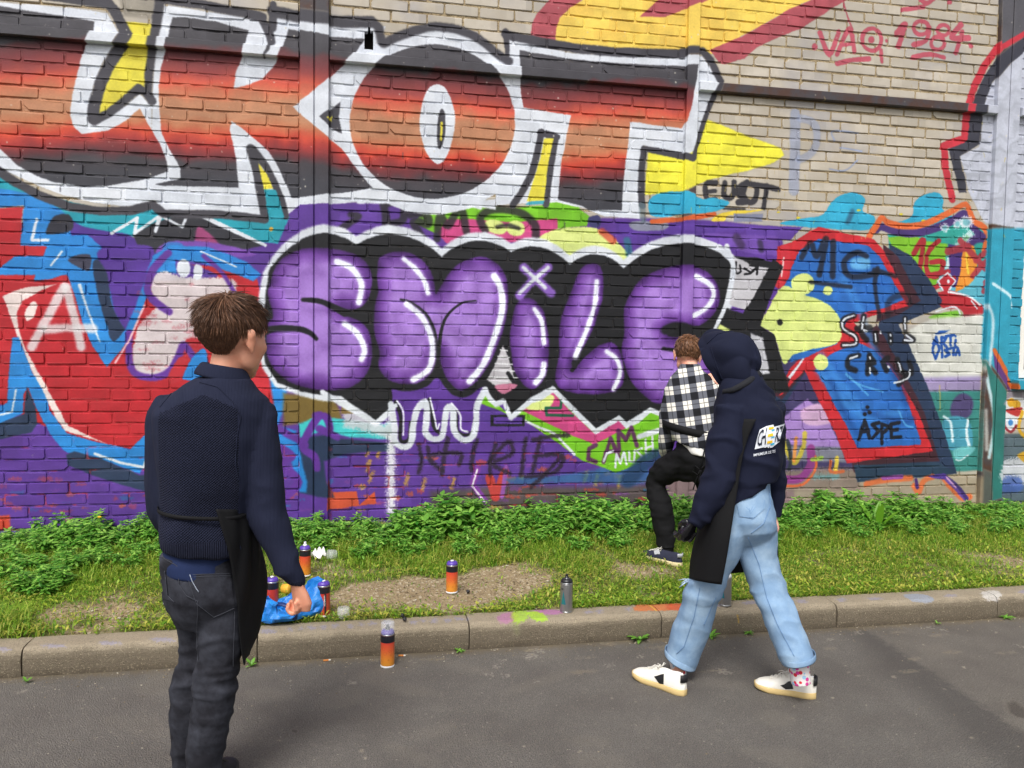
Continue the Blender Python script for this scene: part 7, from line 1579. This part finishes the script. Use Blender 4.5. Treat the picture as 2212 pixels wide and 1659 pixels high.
K.limb(mb, [(1456, 842, .10, 20), (1446, 885, .095, 20), (1440, 930, .10, 19), (1438, 962, .14, 18), (1440, 984, .25, 15), (1450, 996, .34, 13)]); K.limb(mb, [(1540, 846, .11, 20), (1566, 872, .20, 18), (1572, 870, .28, 17), (1562, 842, .41, 13)])
sh = K.fuse('shirt', mb, M_CHK, .008, 4, folds((9, 9, 12, .008, 2), (20, 20, 26, .003, 4)))
mb = MB(); K.loft(mb, [(1470, 1512, 786, .06, .115), (1464, 1516, 797, .07, .112), (1460, 1520, 803, .076, .11)]); K.fuse('collar', mb, M_CHK, .006, 3, None, sh)
mb = MB(); K.loft(mb, [(1462, 920, 1542, 925, .122, .055), (1466, 955, 1540, 965, .132, .05), (1480, 972, 1538, 985, .136, .05)], ex=2.2); K.fuse('t_shirt', mb, M_WTEE, .007, 3, folds((14, 14, 30, .006, 2)))
mb = MB(); K.loft(mb, [(1460, 1540, 955, .115, .05), (1456, 1544, 985, .125, .05), (1458, 1546, 1015, .12, .06), (1470, 1546, 1040, .09, .07)], ex=2.2)
K.limb(mb, [(1490, 992, .03, 33), (1462, 1004, .09, 33), (1432, 1022, .14, 30), (1417, 1040, .16, 25), (1419, 1062, .14, 24), (1428, 1095, .10, 25), (1434, 1130, .08, 24), (1438, 1160, .06, 22), (1439, 1182, .055, 20)])
K.limb(mb, [(1520, 1000, .08, 34), (1535, 1050, .14, 29), (1546, 1110, .16, 25), (1552, 1182, .16, 20)])
kt = K.fuse('trousers', mb, M_BLKT, .007, 3, folds((10, 10, 16, .010, 3), (18, 18, 40, .007, 6)))
for o_, wd in ((0, .012),):
    rr = [K.ring(1432-a, 905+b, 1558+a, 936+b, .145+a*.003, .07, 40) for a, b in ((0, 0), (2, 0), (2, 16), (0, 16))]
    m = MB(); m.add([p for r_ in rr for p in r_], [(i*40+k, i*40+(k+1) % 40, ((i+1) % 4)*40+(k+1) % 40, ((i+1) % 4)*40+k) for i in range(4) for k in range(40)]); st_ = m.build('apron_strap', M_APRON, K.root, True)
m = MB(); kn = K.W(1512, 1014, -.10)
for q in ([(1512, 1014), (1502, 1006), (1496, 1018), (1508, 1026), (1514, 1016)], [(1512, 1014), (1522, 1004), (1528, 1016), (1518, 1024), (1512, 1016)], [(1512, 1016), (1504, 1036), (1497, 1058)], [(1514, 1016), (1510, 1034), (1512, 1052)], [(1512, 1014), (1520, 980), (1528, 945)]): m.tube([K.W(a, b, -.10+.02*math.sin(i)) for i, (a, b) in enumerate(q)], .006, 6, flat=.4)
m.build('apron_bow', M_APRON, st_, True)
M_NSH, M_NSO, M_GRY = simple('navy_suede', (44, 46, 62), .8, .2, .15, 60), simple('cream_sole', (216, 200, 156), .65, .3, .1), simple('grey_reflective', (170, 172, 176), .45, .4)
sk, tk = sneaker(K, gp(K, 1472, 1222, .15)-np.array([0, 0, .008]), gp(K, 1383, 1199, .15)-np.array([0, 0, .008]), M_NSH, M_NSO, M_GRY, M_LACE, up=1.0)
zf = lambda x, y: ((2450+x/4.148)/1.8228, (2050+y/4.148)/1.8228)
K.patch('emblem', tk, [zf(*q) for q in ((512, 470), (548, 462), (585, 520), (578, 462), (604, 462), (620, 545), (590, 550), (556, 500), (566, 552), (530, 552))], M_GRY, sk, .0022, 3)
sneaker(K, gp(K, 1562, 1206, .16), gp(K, 1520, 1180, .16), M_NSH, M_NSO, M_GRY, M_LACE, up=1.0)
mb = MB(); K.limb(mb, [(1440, 1172, .055, 16), (1440, 1190, .055, 16), (1440, 1204, .055, 16)]); K.fuse('sock', mb, M_BLKT, .006, 2)
